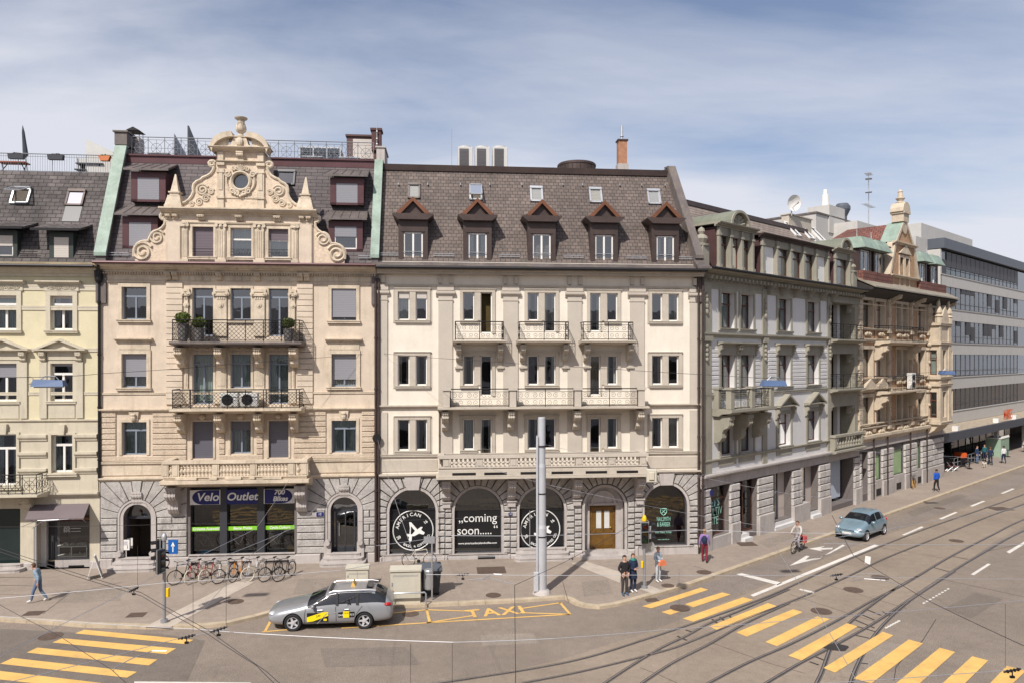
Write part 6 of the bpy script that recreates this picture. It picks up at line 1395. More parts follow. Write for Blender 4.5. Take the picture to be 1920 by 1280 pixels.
m = MB(); m.box(lo_[0],lo_[1],.3,.35,lo_[2],lo_[3]); m.build('shop_window',MT('dark_green_glass',W(.015,.025,.025),.1),B0); steps(B0,X(-3),2.2,SW,2,.17,.3,m_greys)
m = MB(); m.lathe([(.1,0),(.1,.05)],(X(8),-.0,0),8); 
m = MB(); m.boss(X(39),X(64),-.1,0,0,Z(1052),.04); m.boss(X(169),X(186.5),-.1,0,0,Z(1052),.04); m.build_x('plinth',m_greys,B0); m = MB(); ledge(m,X(36),X(66),Z(951),Z(943),.1); m.build('capital',m_yel_t,B0)
m = MB(); m.cyl((X(70),-.1,.2),(X(70),-.1,Z(975)),.05,n=8); m.cyl((X(66),-.1,.2),(X(66),-.1,Z(985)),.03,n=8); m.build('downpipe',m_zinc,B0)
m = MB(); m.tube([(X(55) + .18 * math.cos(i * math.pi / 8),-.04,Z(711) + .18 * math.sin(i * math.pi / 8)) for i in range(16)],.015,n=4,closed=True); m.build('wall_ring',m_yel_t,B0)
# roof
mansard(B0,0,W0,eZ0,tZ0,d_m,m_slate0,m_lead,12,name='roof')
def flat_dormer(P,x0,x1,z0,z1,yf,e,t,d):
    o = sub('dormer',P); fw = .2; m = MB(); m.box(x0 - fw,x0,yf,yf + .1,z0 - .1,z1 + .25); m.box(x1,x1 + fw,yf,yf + .1,z0 - .1,z1 + .25); m.box(x0,x1,yf,yf + .1,z1,z1 + .25); m.box(x0,x1,yf,yf + .1,z0 - .1,z0 - .002)
    for x in (x0 - fw,x1 + fw): m.add([(x,yf + .09,z0 - .1),(x,yslope(z1,e,t,d) + .3,z0 - .1),(x,yslope(z1,e,t,d) + .3,z1 + .25),(x,yf + .09,z1 + .25)],[(0,1,2,3)])
    m.build('cheek',MT('dark_green_wood',W(.035,.045,.04),.5),o)
    r = MB(); zr = z1 + .25; yb = yslope(zr + .45,e,t,d) + .05
    r.add([(x0 - .8,yf - .5,zr),(x1 + .7,yf - .5,zr),(x1 + .75,yb,zr + .45),(x0 - .75,yb,zr + .45),(x0 - .8,yf - .5,zr + .1),(x1 + .7,yf - .5,zr + .1),(x1 + .75,yb,zr + .55),(x0 - .75,yb,zr + .55)],[(0,3,2,1),(4,5,6,7),(0,1,5,4),(1,2,6,5),(2,3,7,6),(3,0,4,7)]); r.build('dormer_roof',m_slate0,o)
    m = MB(); m.box(x0 - .82,x1 + .72,yf - .56,yf - .5,zr + .0,zr + .12); m.build('gutter',m_darkmetal,o)
    window(o,x0,x1,z0,z1,yf + .04,m_white if x0 < 3 else m_darkframe,'one',blind=.97 if x0 > 3 else .5,bm=m_blindw,by=yf + .0)
xa = X(100,-.5); flat_dormer(B0,X(100,-.2),X(129,-.2),Z(484,-.2),Z(445,-.2),.22,eZ0,tZ0,d_m); flat_dormer(B0,X(-6,-.2),X(24,-.2),Z(482,-.2),Z(443,-.2),.22,eZ0,tZ0,d_m)
skylight(B0,X(140,-1.6),Z(386,-1.4),.88,1.0,eZ0,tZ0,d_m,m_bronze,inner=m_white); skylight(B0,X(37,-1.6),Z(384,-1.4),.9,1.0,eZ0,tZ0,d_m,m_zinc,op=.75)
m = MB(); M_ = slopeM(X(134,-1.2),Z(416,-1.1),eZ0,tZ0,d_m); m.M = M_; m.box(-.42,.4,-.03,.02,0,.95); m.build('lead_apron',m_darkframe,B0)
for px in (48,160): m = MB(); [m.cyl((X(px) - .5,.1,Z(477) + .13 * k),(X(px) + .5,.1,Z(477) + .13 * k),.02,n=5) for k in range(2)]; m.build('snow_guard',m_darkmetal,B0)
railing(B0,0.0,W0 - .1,d_m + .1,tZ0,Z(290,-2.4),m_greymetal,'bars',div=4,returns=False)
m = MB(); m.prism([(X(160,-3.2),tZ0),(X(212,-3.2),tZ0),(X(212,-3.2),Z(284,-3.2)),(X(160,-3.2),Z(261,-3.2))],d_m + .8,d_m + .9,'y'); m.build('parapet_wall',m_acw,B0)
tt = tZ0 + .02
t = on(b0,'closed_parasol','folded dark parasol on the roof terrace of the yellow house','parasol',X(50,-3.5),3.6,tt); m = MB(); m.cyl((0,0,0),(.0,0,2.1),.02); m.build('pole',m_darkmetal,t); m = MB(); m.lathe([(.02,1.0),(.14,1.15),(.1,1.8),(.07,2.4),(.01,2.75)],n=9); m.build('canopy',m_darkframe,t); t.rotation_euler = (0,-.1,0)
m_redw = MT('red_brown_wood',W(.3,.09,.05),.6,var=.15)
for i,(px,lab) in enumerate(((26,'red brown garden table on the left roof terrace'),(172,'dark garden bench on the left roof terrace'))):
    t = on(b0,'garden_table' if i == 0 else 'garden_bench',lab,'table' if i == 0 else 'bench',X(px,-3.4),3.4,tt); m = MB(); m.box(-.7,.7,-.3,.3,.62,.68); m.build('table_top' if i == 0 else 'seat',m_redw if i == 0 else m_darkframe,t)
    for sx in (-.6,.6):
        m = MB(); m.cyl((sx,-.25,0),(sx * .8,.25,.62),.025); m.cyl((sx,.25,0),(sx * .8,-.25,.62),.025); m.build('leg',m_darkframe,t)
t = on(b0,'deck_chair','dark deck chair on the left roof terrace, beside the bench','chair',X(155,-3.4),3.3,tt); m = MB(); m.add([(-.3,-.2,.35),(.3,-.2,.35),(.3,.3,.3),(-.3,.3,.3)],[(0,1,2,3)]); m.box(-.3,.3,-.2,.3,.3,.35); m.build('seat',m_darkframe,t); m = MB(); m.cyl((-.3,.3,.3),(-.5,.6,1.1),.03); m.cyl((.3,.3,.3),(.1,.6,1.1),.03); m.add([(-.3,.3,.3),(.3,.3,.3),(.1,.6,1.1),(-.5,.6,1.1)],[(0,1,2,3)]); m.build('backrest',m_darkframe,t)
for i,(px,mat_,lab) in enumerate(((31,m_darkframe,'dark flower box hung on the left terrace railing, left one'),(105,m_darkframe,'dark flower box hung on the left terrace railing, middle one'),(197,m_terr,'terracotta flower basket at the right end of the left terrace railing'))):
    t = on(b0,'flower_box',lab,'flower box',X(px,-2.4),d_m - .0,Z(298,-2.4),'flower boxes on the left terrace railing'); m = MB(); m.prism([(-.3 if i == 2 else -.4,.16),(.3 if i == 2 else .4,.16),(.2 if i == 2 else .36,-.1),(-.2 if i == 2 else -.36,-.1)],-.12,.1,'y'); m.build('planter',mat_,t); bush(t,.2,.18,60,m_leaf if i == 2 else m_bronze,i,(1.3,.5,.35),.04)
# ================= greenish grey and white house round the corner =================
b3 = FR3; X,Z = px_tools(b3,1358)
B3 = house('townhouse','green grey and white house just right of the corner with three roof dormers',b3)
W3 = X(1609); kL3 = .335
m_greyl = stonemat('light_grey_rusticated_stone',W(.46,.43,.41),W(.58,.545,.52)); m_olive = MT('olive_grey_stone',W(.29,.27,.22),.85,var=.12,bump=.2,streak=.35,dirt=W(.15,.14,.1)); m_wp = MT('pale_lilac_grey_render',W(.60,.59,.585),.85,var=.05,streak=.12,dirt=W(.35,.33,.31))
e3 = b3.Z(507,X(1335)); zl3 = b3.Z(888,X(1325)); zo = b3.Z(914,X(1325))
rows = [(Z(615),Z(548)),(Z(729),Z(665)),(Z(853),Z(787))]
ops = [(X(1351),X(1377)),(X(1388),X(1412)),(X(1458),X(1482)),(X(1513),X(1535))]
lg = (X(1557),X(1603)); hol = []
for z0,z1 in rows:
    hol += [(a,c,z0,z1) for a,c in ops]
bandz = [Z(632),b3.Z(745,X(1358)),zl3]
lgh = [(lg[0],lg[1],bandz[i] + .1,r[1] + .1) for i,r in enumerate(rows)]
u = MB(); wall(u,0,lg[0] - .3,zl3,e3,hol,0,.34); shell(u,0,W3,0,e3,14,kL3,0); u.build('wall',m_wp,B3)
u = MB(); wall(u,lg[0] - .3,W3,zl3,e3,lgh,0,1.3); u.build('loggia_wall',m_olive,B3)
for h in lgh:
    q = MB(); q.box(h[0],h[1],1.25,1.3,h[2],h[3]); lo = q.build('loggia_door',MT('brown_curtained_door',W(.10,.065,.04),.6,var=.3),B3)
    q = MB(); [q.box(h[0] + (h[1] - h[0]) * k - .08,h[0] + (h[1] - h[0]) * k + .08,1.15,1.25,h[2],h[3]) for k in (.33,.66)]; q.build('mullion',m_brownframe,lo); q = MB(); q.box(h[1] - .9,h[1] - .5,.85,1.14,h[2],h[3]); q.build('pier',m_wp,B3)
    for sx in (0,1): q = MB(); console(q,h[0] + .18 if sx == 0 else h[1] - .18,.34,h[3] + .05,.7,.0001 + .45,0.45 ); q.build('bracket',m_olive,B3)
gop = [(X(1330),X(1367),b3.Z(1008,X(1330)),zo),(X(1384),X(1419),SW + .3,zo),(X(1447),X(1484),SW + .45,zo),(X(1501),X(1534),SW + .5,zo),(X(1554),X(1600),SW + .35,zo)]
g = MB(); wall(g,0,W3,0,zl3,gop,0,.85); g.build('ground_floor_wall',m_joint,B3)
zp = SW + 1.15
edges = [X(1316)] + [v for h in gop for v in h[:2]] + [W3 - .02]
for i in range(0,len(edges),2):
    a,c = edges[i],edges[i + 1]; q = MB(); courses(q,max(a,.05),c,zp,zo - .05,5,0,.13,.06,seed=i); q.build('pier_stonework',m_greyl,B3)
    q = MB(); q.boss(max(a,.05) - .02,c + .02,-.2,0,0,zp,.05); q.build('plinth',m_greys,B3)
q = MB(); q.box(gop[0][0],gop[0][1],-.15,.1,0,gop[0][2] - .003); q.box(gop[3][0],gop[3][0] + (gop[3][1] - gop[3][0]) * .45,-.12,.4,0,SW + 1.1); q.build_x('stall_riser',m_greys,B3)
q = MB(); ledge(q,.02,W3 - .02,zl3 - .25,zl3,.35); q.box(.02,W3 - .02,-.1,.02,zo + .02,zl3 - .27); q.build('fascia',m_greys,B3)
for i,h in enumerate(gop):
    wdt = h[1] - h[0]; m_sh = m_brownframe if i < 2 else m_darkframe
    if i in (0,1,2,3):
        wx0,wx1 = [(h[0],h[1]),(h[0] + wdt * .45,h[1]),(h[0],h[0] + wdt * .52),(h[0],h[0] + wdt * .5)][i]
        w_ = window(B3,wx0 + .02,wx1,h[2] if i != 3 else SW + 1.1,h[3],.3,m_sh,'T' if i == 0 else 'one',tr=.72,gm=m_shopglass if i < 2 else m_glass,fw=.09,name='shop_window')
        if i == 0:
            t = MB(); mintm = bpy.data.materials['mint_lettering']; xm = (h[0] + h[1]) / 2 - .1
            for k,tx in enumerate(("LET'S",'CULTIV','ATE')): put_text(t,tx,.62,(xm,.28,h[2] + 1.75 - k * .5),sx=.8,offset=-.004)
            t.build('lettering',mintm,w_)
        if i >= 2:
            q = MB(); q.box(wx1 + .02,h[1],.5,.55,h[2],h[3]); q.build('pale_door',MT('pale_pinkish_panel',W(.48,.42,.38),.7,var=.05),B3)
            q = MB(); q.box(h[0] + (wdt * .5 if i == 3 else 0),h[1] + .02,-.25,.5,0,SW + .2); q.box(h[0] + (wdt * .5 if i == 3 else 0),h[1],-.05,.5,SW + .2,SW + .4); q.build('step',m_wp,B3)
        if i == 1: q = MB(); q.box(h[0],h[0] + wdt * .42,-.45,.3,0,SW + .18); q.box(h[0],h[0] + wdt * .42,-.2,.3,SW + .18,SW + .36); q.build('step',m_wp,B3)
    else:
        q = MB(); q.box(h[0],h[0] + wdt * .8,.6,.66,SW + .6,h[3]); q.build('rolling_gate',MT('pale_blue_shutter',W(.42,.47,.55),.6,var=.05),B3)
q = MB(); q.quad((.3,3.2,0),(W3 - .2,3.2,0),(W3 - .2,3.2,zl3),(.3,3.2,zl3)); q.quad((.1,.9,zo + .02),(W3,.9,zo + .02),(W3,3.2,zo + .02),(.1,3.2,zo + .02)); q.quad((.1,.9,.2),(W3,.9,.2),(W3,3.2,.2),(.1,3.2,.2)); q.build('shop_room',m_room,B3)
q = MB(); q.quad((1.3,3.0,zl3),(lg[0] - .35,3.0,zl3),(lg[0] - .35,3.0,e3),(1.3,3.0,e3)); [q.quad((.2,.4,z),(lg[0] - .35,.4,z),(lg[0] - .35,3.0,z),(.2,3.0,z)) for z in (zl3 + .02,Z(750),Z(635),e3 - .1)]; q.build('interior',m_room,B3)
p_ = MB(); p_.box(X(1326),X(1332),-.2,-.17,zo - .4,zo - .1); p_.build('street_sign',m_blueink,B3)
# olive trims
pil = [(.02,X(1331)),(X(1428),X(1436)),(X(1550),X(1556))]
for a,c in pil: q = MB(); q.box(a,c,-.1,.02,zl3 + .01,e3 - .7); q.box(a - .03,c + .04,-.2,.02,Z(640),Z(626)); [q.sphere(((a + c) / 2,-.14,e3 - 1.4 - k * .3),.13,7,5,(1,.6,1.2)) for k in range(4)]; [q.sphere(((a + c) / 2,-.14,Z(648) - k * .25),.12,7,5,(1,.7,1)) for k in range(4)]; q.build('pilaster',m_olive,B3)
q = MB(); ledge(q,.02,X(1552),Z(633),Z(624),.24); ledge(q,.02,W3,Z(548) + .12,Z(548) + .3,.07,0,'flat'); ledge(q,.02,X(1552),Z(743),Z(738),.1,0,'flat'); ledge(q,.02,X(1552),Z(862),Z(856),.16); q.build('string_course',m_olive,B3)
q = MB(); ledge(q,-.1,W3 + .05,e3 - .35,e3,.8,0,'crown'); x = .2
q.build('cornice',m_olive,B3)
x = .3; q = MB()
while x < W3: q.box(x,x + .16,-.55,0,e3 - .52,e3 - .36); x += .42
q.box(0,W3,-.04,.01,e3 - .95,e3 - .55); q.build('dentil_frieze',m_olive,B3)
q = MB(); q.cyl((-.1,-.88,e3 - .02),(W3,-.88,e3 - .02),.08,n=8); q.box(-.1,W3,-.82,.3,e3 + .005,e3 + .06); q.build('gutter',m_darkmetal,B3)
for x in (X(1437),X(1462),X(1487),X(1513),X(1536),X(1556)): q = MB(); console(q,x,.16,e3 - .4,.6,.6); q.build('cornice_bracket',m_olive,B3)
for r,(z0,z1) in enumerate(rows):
    st = MB()
    if r == 1: rust_band(st,z0 - .2,z1 + .35,10,X(1332),X(1550),[(a,c,z0,z1) for a,c in ops] + [(X(1428),X(1436),z0 - .3,z1 + .5)],.04,gap=.035,w=.2); st.build_x('stonework',m_wp,B3,gap=.1)
    for i,(a,c) in enumerate(ops):
        q = MB(); q.box(a - .2,a - .002,-.07,.03,z0,z1); q.box(c + .002,c + .14,-.07,.03,z0,z1); q.box(a - .2,c + .14,-.07,.03,z1 + .002,z1 + .2); ledge(q,a - .24,c + .2,z0 - .15,z0 - .003,.15,0,'flat')
        if r == 1: ledge(q,a - .35,c + .3,z1 + .55,z1 + .72,.38); q.box(a - .2,c + .14,-.08,.02,z1 + .2,z1 + .55)
        if r == 1: console(q,a - .22,.16,z1 + .55,.6,.28); console(q,c + .18,.16,z1 + .55,.6,.28)
        if r == 2:
            q.box(a - .2,c + .14,-.05,.02,zl3 + .3,z0 - .16)
            if i > 1:
                xm = (a + c) / 2; ledge(q,a - .4,c + .35,z1 + .4,z1 + .55,.4); q.prism([(a - .4,z1 + .55),(c + .35,z1 + .55),(xm,z1 + 1.15)],-.12,.02,'y')
                for sx in (a - .42,c + .37): q.add([(sx,-.42,z1 + .55),(xm,-.42,z1 + 1.25),(xm,0,z1 + 1.25),(sx,0,z1 + .55),(sx,-.42,z1 + .45),(xm,-.42,z1 + 1.12),(xm,0,z1 + 1.12),(sx,0,z1 + .45)],[(0,1,2,3),(4,7,6,5),(0,4,5,1)])
                console(q,a - .22,.16,z1 + .4,.7,.3); console(q,c + .18,.16,z1 + .4,.7,.3)
        q.build('window_surround',m_olive,B3)
        window(B3,a,c,z0,z1,.3,m_brownframe,'T',tr=.68,curtain=m_curt if (i + r) % 2 == 0 else m_curtw,cur_full=(i + r) % 3 == 0)
# iron loggia balconies and the stone one below
for i,zz in enumerate((bandz[0],bandz[1])):
    zs = zz + .1; o = balcony(B3,lg[0] - .2,lg[1] + .2,zs,.55,.25,m_olive); railing(o,lg[0] - .2,lg[1] + .25,-.5,zs,zs + 1.0,m_darkmetal,'scroll',div=4,back=-.02)
o = balcony(B3,lg[0] - .3,W3 - .1,zl3 + .02,.5,.3,m_olive); balustrade(o,[lg[0] - .1,W3 - .3],lg[0] - .28,W3 - .12,-.45,zl3 + .02,zl3 + 1.05,m_olive,nb=9,back=0,pw=.3)
# corner balcony
s0,s1 = X(1337),X(1449.5,1.04); zs = b3.Z(767,s0,1.04); o = balcony(B3,s0,s1,zs,1.1,.4,m_olive); zt = zs + 1.05
for x in (s0 + .15,s1 - .2,(s0 + s1) / 2): q = MB(); q.box(x - .17,x + .17,-1.12,-.8,zs,zt); q.box(x - .24,x + .24,-1.18,-.74,zt,zt + .12); q.build('post',m_olive,o)
q = MB(); q.box(s0 - .02,s0 + .3,-.35,0,zs,zt); q.box(s0 - .06,s0 + .36,-.4,0,zt,zt + .12); q.build('post',m_olive,o)
railing(o,s0 + .1,s1 - .1,-.98,zs,zt - .05,m_darkmetal,'scroll',div=4,back=-.02)
for x in (s0 + .3,(s0 + s1) / 2,s1 - .3): q = MB(); console(q,x,.45,zs - .38,1.5,1.0); q.build('bracket',m_olive,o)
# roof and dormers
d3,t3 = 4.5,20.25
mansard(B3,0,W3 + 1.2,e3 + .06,t3,d3,m_slateL,m_lead,14,kL3,0,y0=.3,name='roof')
q = MB(); q.prism([(d3 - .25,t3 - .2),(d3 - .2,t3 + .12),(d3 + .5,t3 + .12),(d3 + .5,t3 - .2)],kL3 * d3,W3 + 1.2,'x'); q.build('ridge_cap',m_bronze,B3)
def stone_dormer(P,x0,x1,zb,zt,n,arch,white=()):
    o = sub('dormer',P); yf = .12; n2 = n; pw = .2; w_ = (x1 - x0); ow = (w_ - pw * (n + 1)) / n; hs = []
    for k in range(n): a = x0 + pw + k * (ow + pw); hs.append((a,a + ow,zb + .25,zt - .45))
    m = MB(); wall(m,x0,x1,zb,zt,hs,yf,.22); m.build('front',m_olive,o)
    m = MB(); yb = 3.2
    for x in (x0,x1): m.add([(x,yf,zb),(x,yb,zb),(x,yb,zt),(x,yf,zt)],[(0,1,2,3)])
    m.build('cheek',MT('dark_maroon_sheet',W(.07,.035,.035),.6,var=.15),o)
    m = MB(); ledge(m,x0 - .25,x1 + .25,zt - .02,zt + .22,.4,yf,'crown'); m.box(x0 - .25,x1 + .25,yf,yb,zt + .12,zt + .24); m.build('cornice',m_bronze if not arch else m_olive,o)
    for k in range(n + 1): m = MB(); a = x0 + k * (ow + pw); m.box(a + .01,a + pw - .01,yf - .16,yf,zb + .02,zt - .06); m.box(a - .04,a + pw + .04,yf - .22,yf,zb,zb + .35); m.box(a - .03,a + pw + .03,yf - .2,yf,zt - .5,zt - .38); m.build('pilaster',m_olive,o)
    for k,h in enumerate(hs):
        window(o,h[0],h[1],h[2],h[3],yf + .15,m_brownframe,'T',blind=1 if k in white else 0,bm=m_white,curtain=m_curtw)
    if arch:
        xc_ = (x0 + x1) / 2; r = arch; m = MB(); m2 = MB()
        for i in range(12):
            t0,t1 = math.pi * i / 12,math.pi * (i + 1) / 12
            f = lambda q_,t: (xc_ + q_ * math.cos(t),zt + .2 + q_ * .85 * math.sin(t))
            m.prism([f(r,t0),f(r + .16,t0),f(r + .16,t1),f(r,t1)],yf - .42,yf + .1,'y')
            A,B_ = f(r + .18,t0),f(r + .18,t1); m2.quad((A[0],yf - .35,A[1]),(B_[0],yf - .35,B_[1]),(B_[0],yb,B_[1]),(A[0],yb,A[1]))
        m.add([(xc_ + r * math.cos(math.pi * i / 12),yf - .1,zt + .2 + r * .85 * math.sin(math.pi * i / 12)) for i in range(13)],[tuple(range(13))])
        for k in range(7): m.tube([(xc_,yf - .14,zt + .25),(xc_ + r * .75 * math.cos(math.pi * (k + .5) / 7),yf - .2,zt + .25 + r * .65 * math.sin(math.pi * (k + .5) / 7))],[.03,.09],n=5)
        m.build('arched_pediment',m_olive,o); m2.build('dormer_roof',MT('olive_green_lead',W(.17,.18,.14),.6,var=.2,streak=.3),o)
zb3 = e3 + .05
D = -.12
zA = b3.Z(425,X(1347,D),D)
stone_dormer(B3,X(1344,D),X(1410,D),zb3,zA,3,.85); stone_dormer(B3,X(1426,D),X(1551,D),zb3,zA - .1,5,0,(0,4)); stone_dormer(B3,X(1563,D),X(1592,D),zb3,zA,1,.75)
for px in (1318,1598): m = MB(); m.box(X(px,-.1) - .3,X(px,-.1) + .3,-.1,.5,zb3,zb3 + 1.2); m.lathe([(.42,1.2),(.45,1.3),(.2,1.36),(.35,1.6),(.3,1.75),(.14,1.85),(.2,2.0),(.16,2.15),(.02,2.25)],(X(px,-.1),.2,zb3),12); m.build('roof_urn',m_olive,B3,smooth=.7)
for k,px in enumerate((1530,1556,1578)):
    zz = b3.Z(418 + (px - 1530) * .2 + 22,X(px,-2.5),-2.5); skylight(B3,X(px,-2.5),zz,.8,1.6,e3 + .06,t3,d3,m_white,inner=m_room)
m = MB(); a,c = X(1470,-5),X(1512,-5); m.box(a,c,4.6,5.2,t3 - .5,t3 + 1.0); m.box(a - .08,c + .08,4.5,5.3,t3 + 1.0,t3 + 1.08); m.build('party_wall',m_cream_t,B3)
t = on(b3,'satellite_dish','white satellite dish on the parapet above the green grey house','satellite dish',X(1484,-4.5),4.5,t3 + .9); m = MB(); m.cyl((0,0,0),(0,0,.6),.05); m.build('mount',m_zinc,t)
m = MB(Matrix.Translation((0,-.1,.95)) @ Matrix.Rotation(R(-25),4,'Z') @ Matrix.Rotation(R(100),4,'X')); m.lathe([(.02,0),(.25,.03),(.45,.09),(.6,.18)],n=24,caps=False); m.build('dish',m_white,t,smooth=True); m = MB(); m.cyl((0,-.1,.6),(-.5,-.7,.75),.025); m.cyl((-.5,-.7,.72),(-.5,-.82,.86),.05); m.build('feed_arm',m_zinc,t)

# ================= orange brick house with stepped gable and corner turret =================
b4 = FR3.at(X(1609)); X,Z = px_tools(b4,1625)
B4 = house('townhouse','orange brick and cream stone house with green copper dormers and a spire',b4)
W4 = X(1766); m_cs = MT('cream_carved_stone',W(.50,.42,.32),.85,var=.18,bump=.4,bs=20,streak=.4,dirt=W(.22,.18,.14))
e4 = b4.Z(545,X(1617)); zl4 = b4.Z(822,X(1617)); g1 = b4.Z(840,X(1645))
rows = [(Z(614),Z(563)),(Z(707),Z(654)),(Z(799),Z(744))]
ops = [(X(1617),X(1635)),(X(1642),X(1657)),(X(1680),X(1688)),(X(1692),X(1700)),(X(1720),X(1733))]
hol = [(a,c,z0,z1) for z0,z1 in rows for a,c in ops] + [(X(1745),X(1755),rows[0][0],rows[0][1])]
u = MB(); wall(u,0,W4,zl4,e4,hol,0,.35,1); shell(u,0,W4,0,e4,12); u.build('wall',[m_brick,m_cs],B4)
q = MB(); q.quad((.1,3,zl4),(W4 - .1,3,zl4),(W4 - .1,3,e4),(.1,3,e4)); [q.quad((.1,.4,z),(W4 - .1,.4,z),(W4 - .1,3,z),(.1,3,z)) for z in (zl4 + .02,Z(725),Z(635),e4 - .1)]; q.build('interior',m_room,B4)
for r,(z0,z1) in enumerate(rows):
    for i,(a,c) in enumerate(ops + ([(X(1745),X(1755))] if r == 0 else [])):
        q = MB(); q.box(a - .13,a - .002,-.06,.03,z0 - .05,z1); q.box(c + .002,c + .13,-.1,.03,z0 - .05,z1); q.box(a - .28,c + .28,-.1,.03,z1 + .002,z1 + .25); ledge(q,a - .34,c + .34,z0 - .2,z0 - .05,.2,0,'flat')
        if r == 2 and i < 2:
            xm = (a + c) / 2; ledge(q,a - .45,c + .45,z1 + .5,z1 + .65,.4); q.prism([(a - .45,z1 + .65),(c + .45,z1 + .65),(xm,z1 + 1.35)],-.3,.02,'y')
        
        q.build('window_surround',m_cs,B4); window(B4,a,c,z0,z1,.3,m_brownframe,'T',tr=.7,curtain=m_curt if i < 2 else m_curtw,cur_full=False)
for px in (1612,1666,1740):
    q = MB(); x = X(px); z = zl4 + .3; k = 0
    while z < e4 - 1.0: q.boss(x - (.32 if k % 2 else .22),x + (.32 if k % 2 else .22),-.12,.02,z,z + .34,.02); z += .36; k += 1
    q.build('quoin_strip',m_cs,B4)
for r_,(z0_,z1_) in enumerate(rows):
    for px in (1663,1706,1737):
        q = MB(); x = X(px); q.box(x - .1,x + .1,-.2,.02,z0_ - .1,z1_); q.box(x - .24,x + .24,-.28,.02,z0_ - .35,z0_ - .1); q.box(x - .24,x + .24,-.28,.02,z1_,z1_ + .2); q.sphere((x,-.22,z1_ + .45),.2,7,5); q.sphere((x,-.2,(z0_ + z1_) / 2),.15,7,5); q.build('colonnette',m_cs,B4)
    for px in (1625,1650,1684,1696,1727):
        q = MB(); x = X(px); [q.sphere((x + (k - 2) * .2,-.1,z0_ - .5 + .06 * (k % 2)),.13,6,4) for k in range(5)]; q.build('carved_panel',m_cs,B4)
q = MB()
for z0_,z1_,d_ in ((Z(641),Z(634),.2),(Z(716),Z(712),.12),(Z(735),Z(729),.2),(zl4 - .3,zl4 + .25,.35),(zl4 + .9,zl4 + 1.05,.2),(e4 - 1.0,e4 - .9,.1)): ledge(q,.02,W4,z0_,z1_,d_)
for i in range(9): q.lathe([(.22,-.16),(.25,0)],(.8 + i * 1.75,0,zl4 + .58),12,'y')
q.build('string_course',m_cs,B4)
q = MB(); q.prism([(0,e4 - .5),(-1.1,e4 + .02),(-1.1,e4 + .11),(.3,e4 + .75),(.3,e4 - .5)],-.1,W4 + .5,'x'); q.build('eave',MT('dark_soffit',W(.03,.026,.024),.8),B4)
q = MB(); q.add([(-.1,-1.25,e4 + .22),(W4 + .6,-1.25,e4 + .22),(W4 + .6,.1,e4 + .95),(-.1,.1,e4 + .95),(-.1,-1.25,e4 + .12),(W4 + .6,-1.25,e4 + .12),(W4 + .6,.1,e4 + .8),(-.1,.1,e4 + .8)],[(0,1,2,3),(4,7,6,5),(0,4,5,1),(1,5,6,2),(0,3,7,4)]); q.build('eave_flashing',MT('olive_lead',W(.26,.23,.18),.6,var=.25,streak=.4,dirt=W(.12,.1,.08)),B4)
for px in (1666,1712,1770): q = MB(); console(q,X(px),.4,e4 - .1,.7,.95); q.build('bracket',m_cs,B4)
# balconies
for (ya,yb,sgn_) in ((640,613,'a'),(731,706,'b')):
    x0,x1 = X(1668,1.1),X(1733,1.1); zs = b4.Z(ya,X(1672),1.1); o = balcony(B4,x0,x1,zs,1.1,.3,m_cs); railing(o,x0,x1,-1.05,zs,zs + 1.1,m_darkmetal,'scroll',div=6,back=-.02)
    for x in (x0 + .3,x1 - .3): q = MB(); console(q,x,.5,zs - .3,1.1,.95); q.build('bracket',m_cs,o)
zs = b4.Z(731,X(1672),1.1)
t = on(b4,'air_conditioner','white air conditioner on the balcony of the orange brick house','air conditioner',X(1709,.6),-.6,zs + .02); m = MB(); m.boss(-.45,.45,-.18,.18,.06,1.25,.03); m.build('casing',m_white,t); m = MB(); m.lathe([(.25,-.2),(.25,-.17),(.02,-.165)],(0,0,.35),14,'y'); m.lathe([(.25,-.2),(.25,-.17),(.02,-.165)],(0,0,.92),14,'y'); m.build_x('fan_grille',m_darkmetal,t)
# corner bay (turret)
s0 = X(1738); dT = .95; s1 = X(1782,dT); tz0,tz1 = zl4 + .3,b4.Z(606,s0,.4)
o = sub('corner_bay',B4)
fr_h = [(s0 + .9,s0 + 1.7,z0,z1) for z0,z1 in rows[1:]] + [(s0 + 2.5,s0 + 3.3,z0,z1) for z0,z1 in rows[1:]]
m = MB(); wall(m,s0,s1,tz0,tz1,fr_h,-dT,.25); m.quad((s1,-dT,tz0),(s1,0,tz0),(s1,0,tz1),(s1,-dT,tz1)); m.quad((s0,-dT,tz1),(s1,-dT,tz1),(s1,0,tz1),(s0,0,tz1)); m.quad((s0,-dT,tz0),(s1,-dT,tz0),(s1,0,tz0),(s0,0,tz0)); m.build('wall',m_cs,o)
SM = Matrix(((0,-1,0,s0),(-1,0,0,0),(0,0,1,0),(0,0,0,1)))    # local x runs out from the facade, faces -s
SM = Matrix(((0,1,0,s0),(-1,0,0,0),(0,0,1,0),(0,0,0,1)))
m = MB(SM); wall(m,0,dT,tz0,tz1,[(.22,.75,z0,z1) for z0,z1 in rows[1:]],0,.2); m.build('side_wall',m_cs,o)
for z0,z1 in rows[1:]:
    for a in (.22,):
        m = MB(SM); m.box(a,a + .07,.1,.16,z0,z1); m.box(.68,.75,.1,.16,z0,z1); m.box(a,.75,.1,.16,z0,z0 + .08); m.box(a,.75,.1,.16,z1 - .08,z1); m.box(a,.75,.1,.16,z0 + (z1 - z0) * .66,z0 + (z1 - z0) * .7); w_ = m.build('window',m_brownframe,o); m = MB(SM); m.quad((a,.13,z0),(.75,.13,z0),(.75,.13,z1),(a,.13,z1)); m.build('pane',m_glass,w_); m = MB(SM); m.quad((a,.3,z0),(.75,.3,z0),(.75,.3,z1),(a,.3,z1)); m.build('curtain',m_curt,w_)
for h in fr_h: window(o,h[0],h[1],h[2],h[3],-dT + .2,m_brownframe,'T')
m = MB()
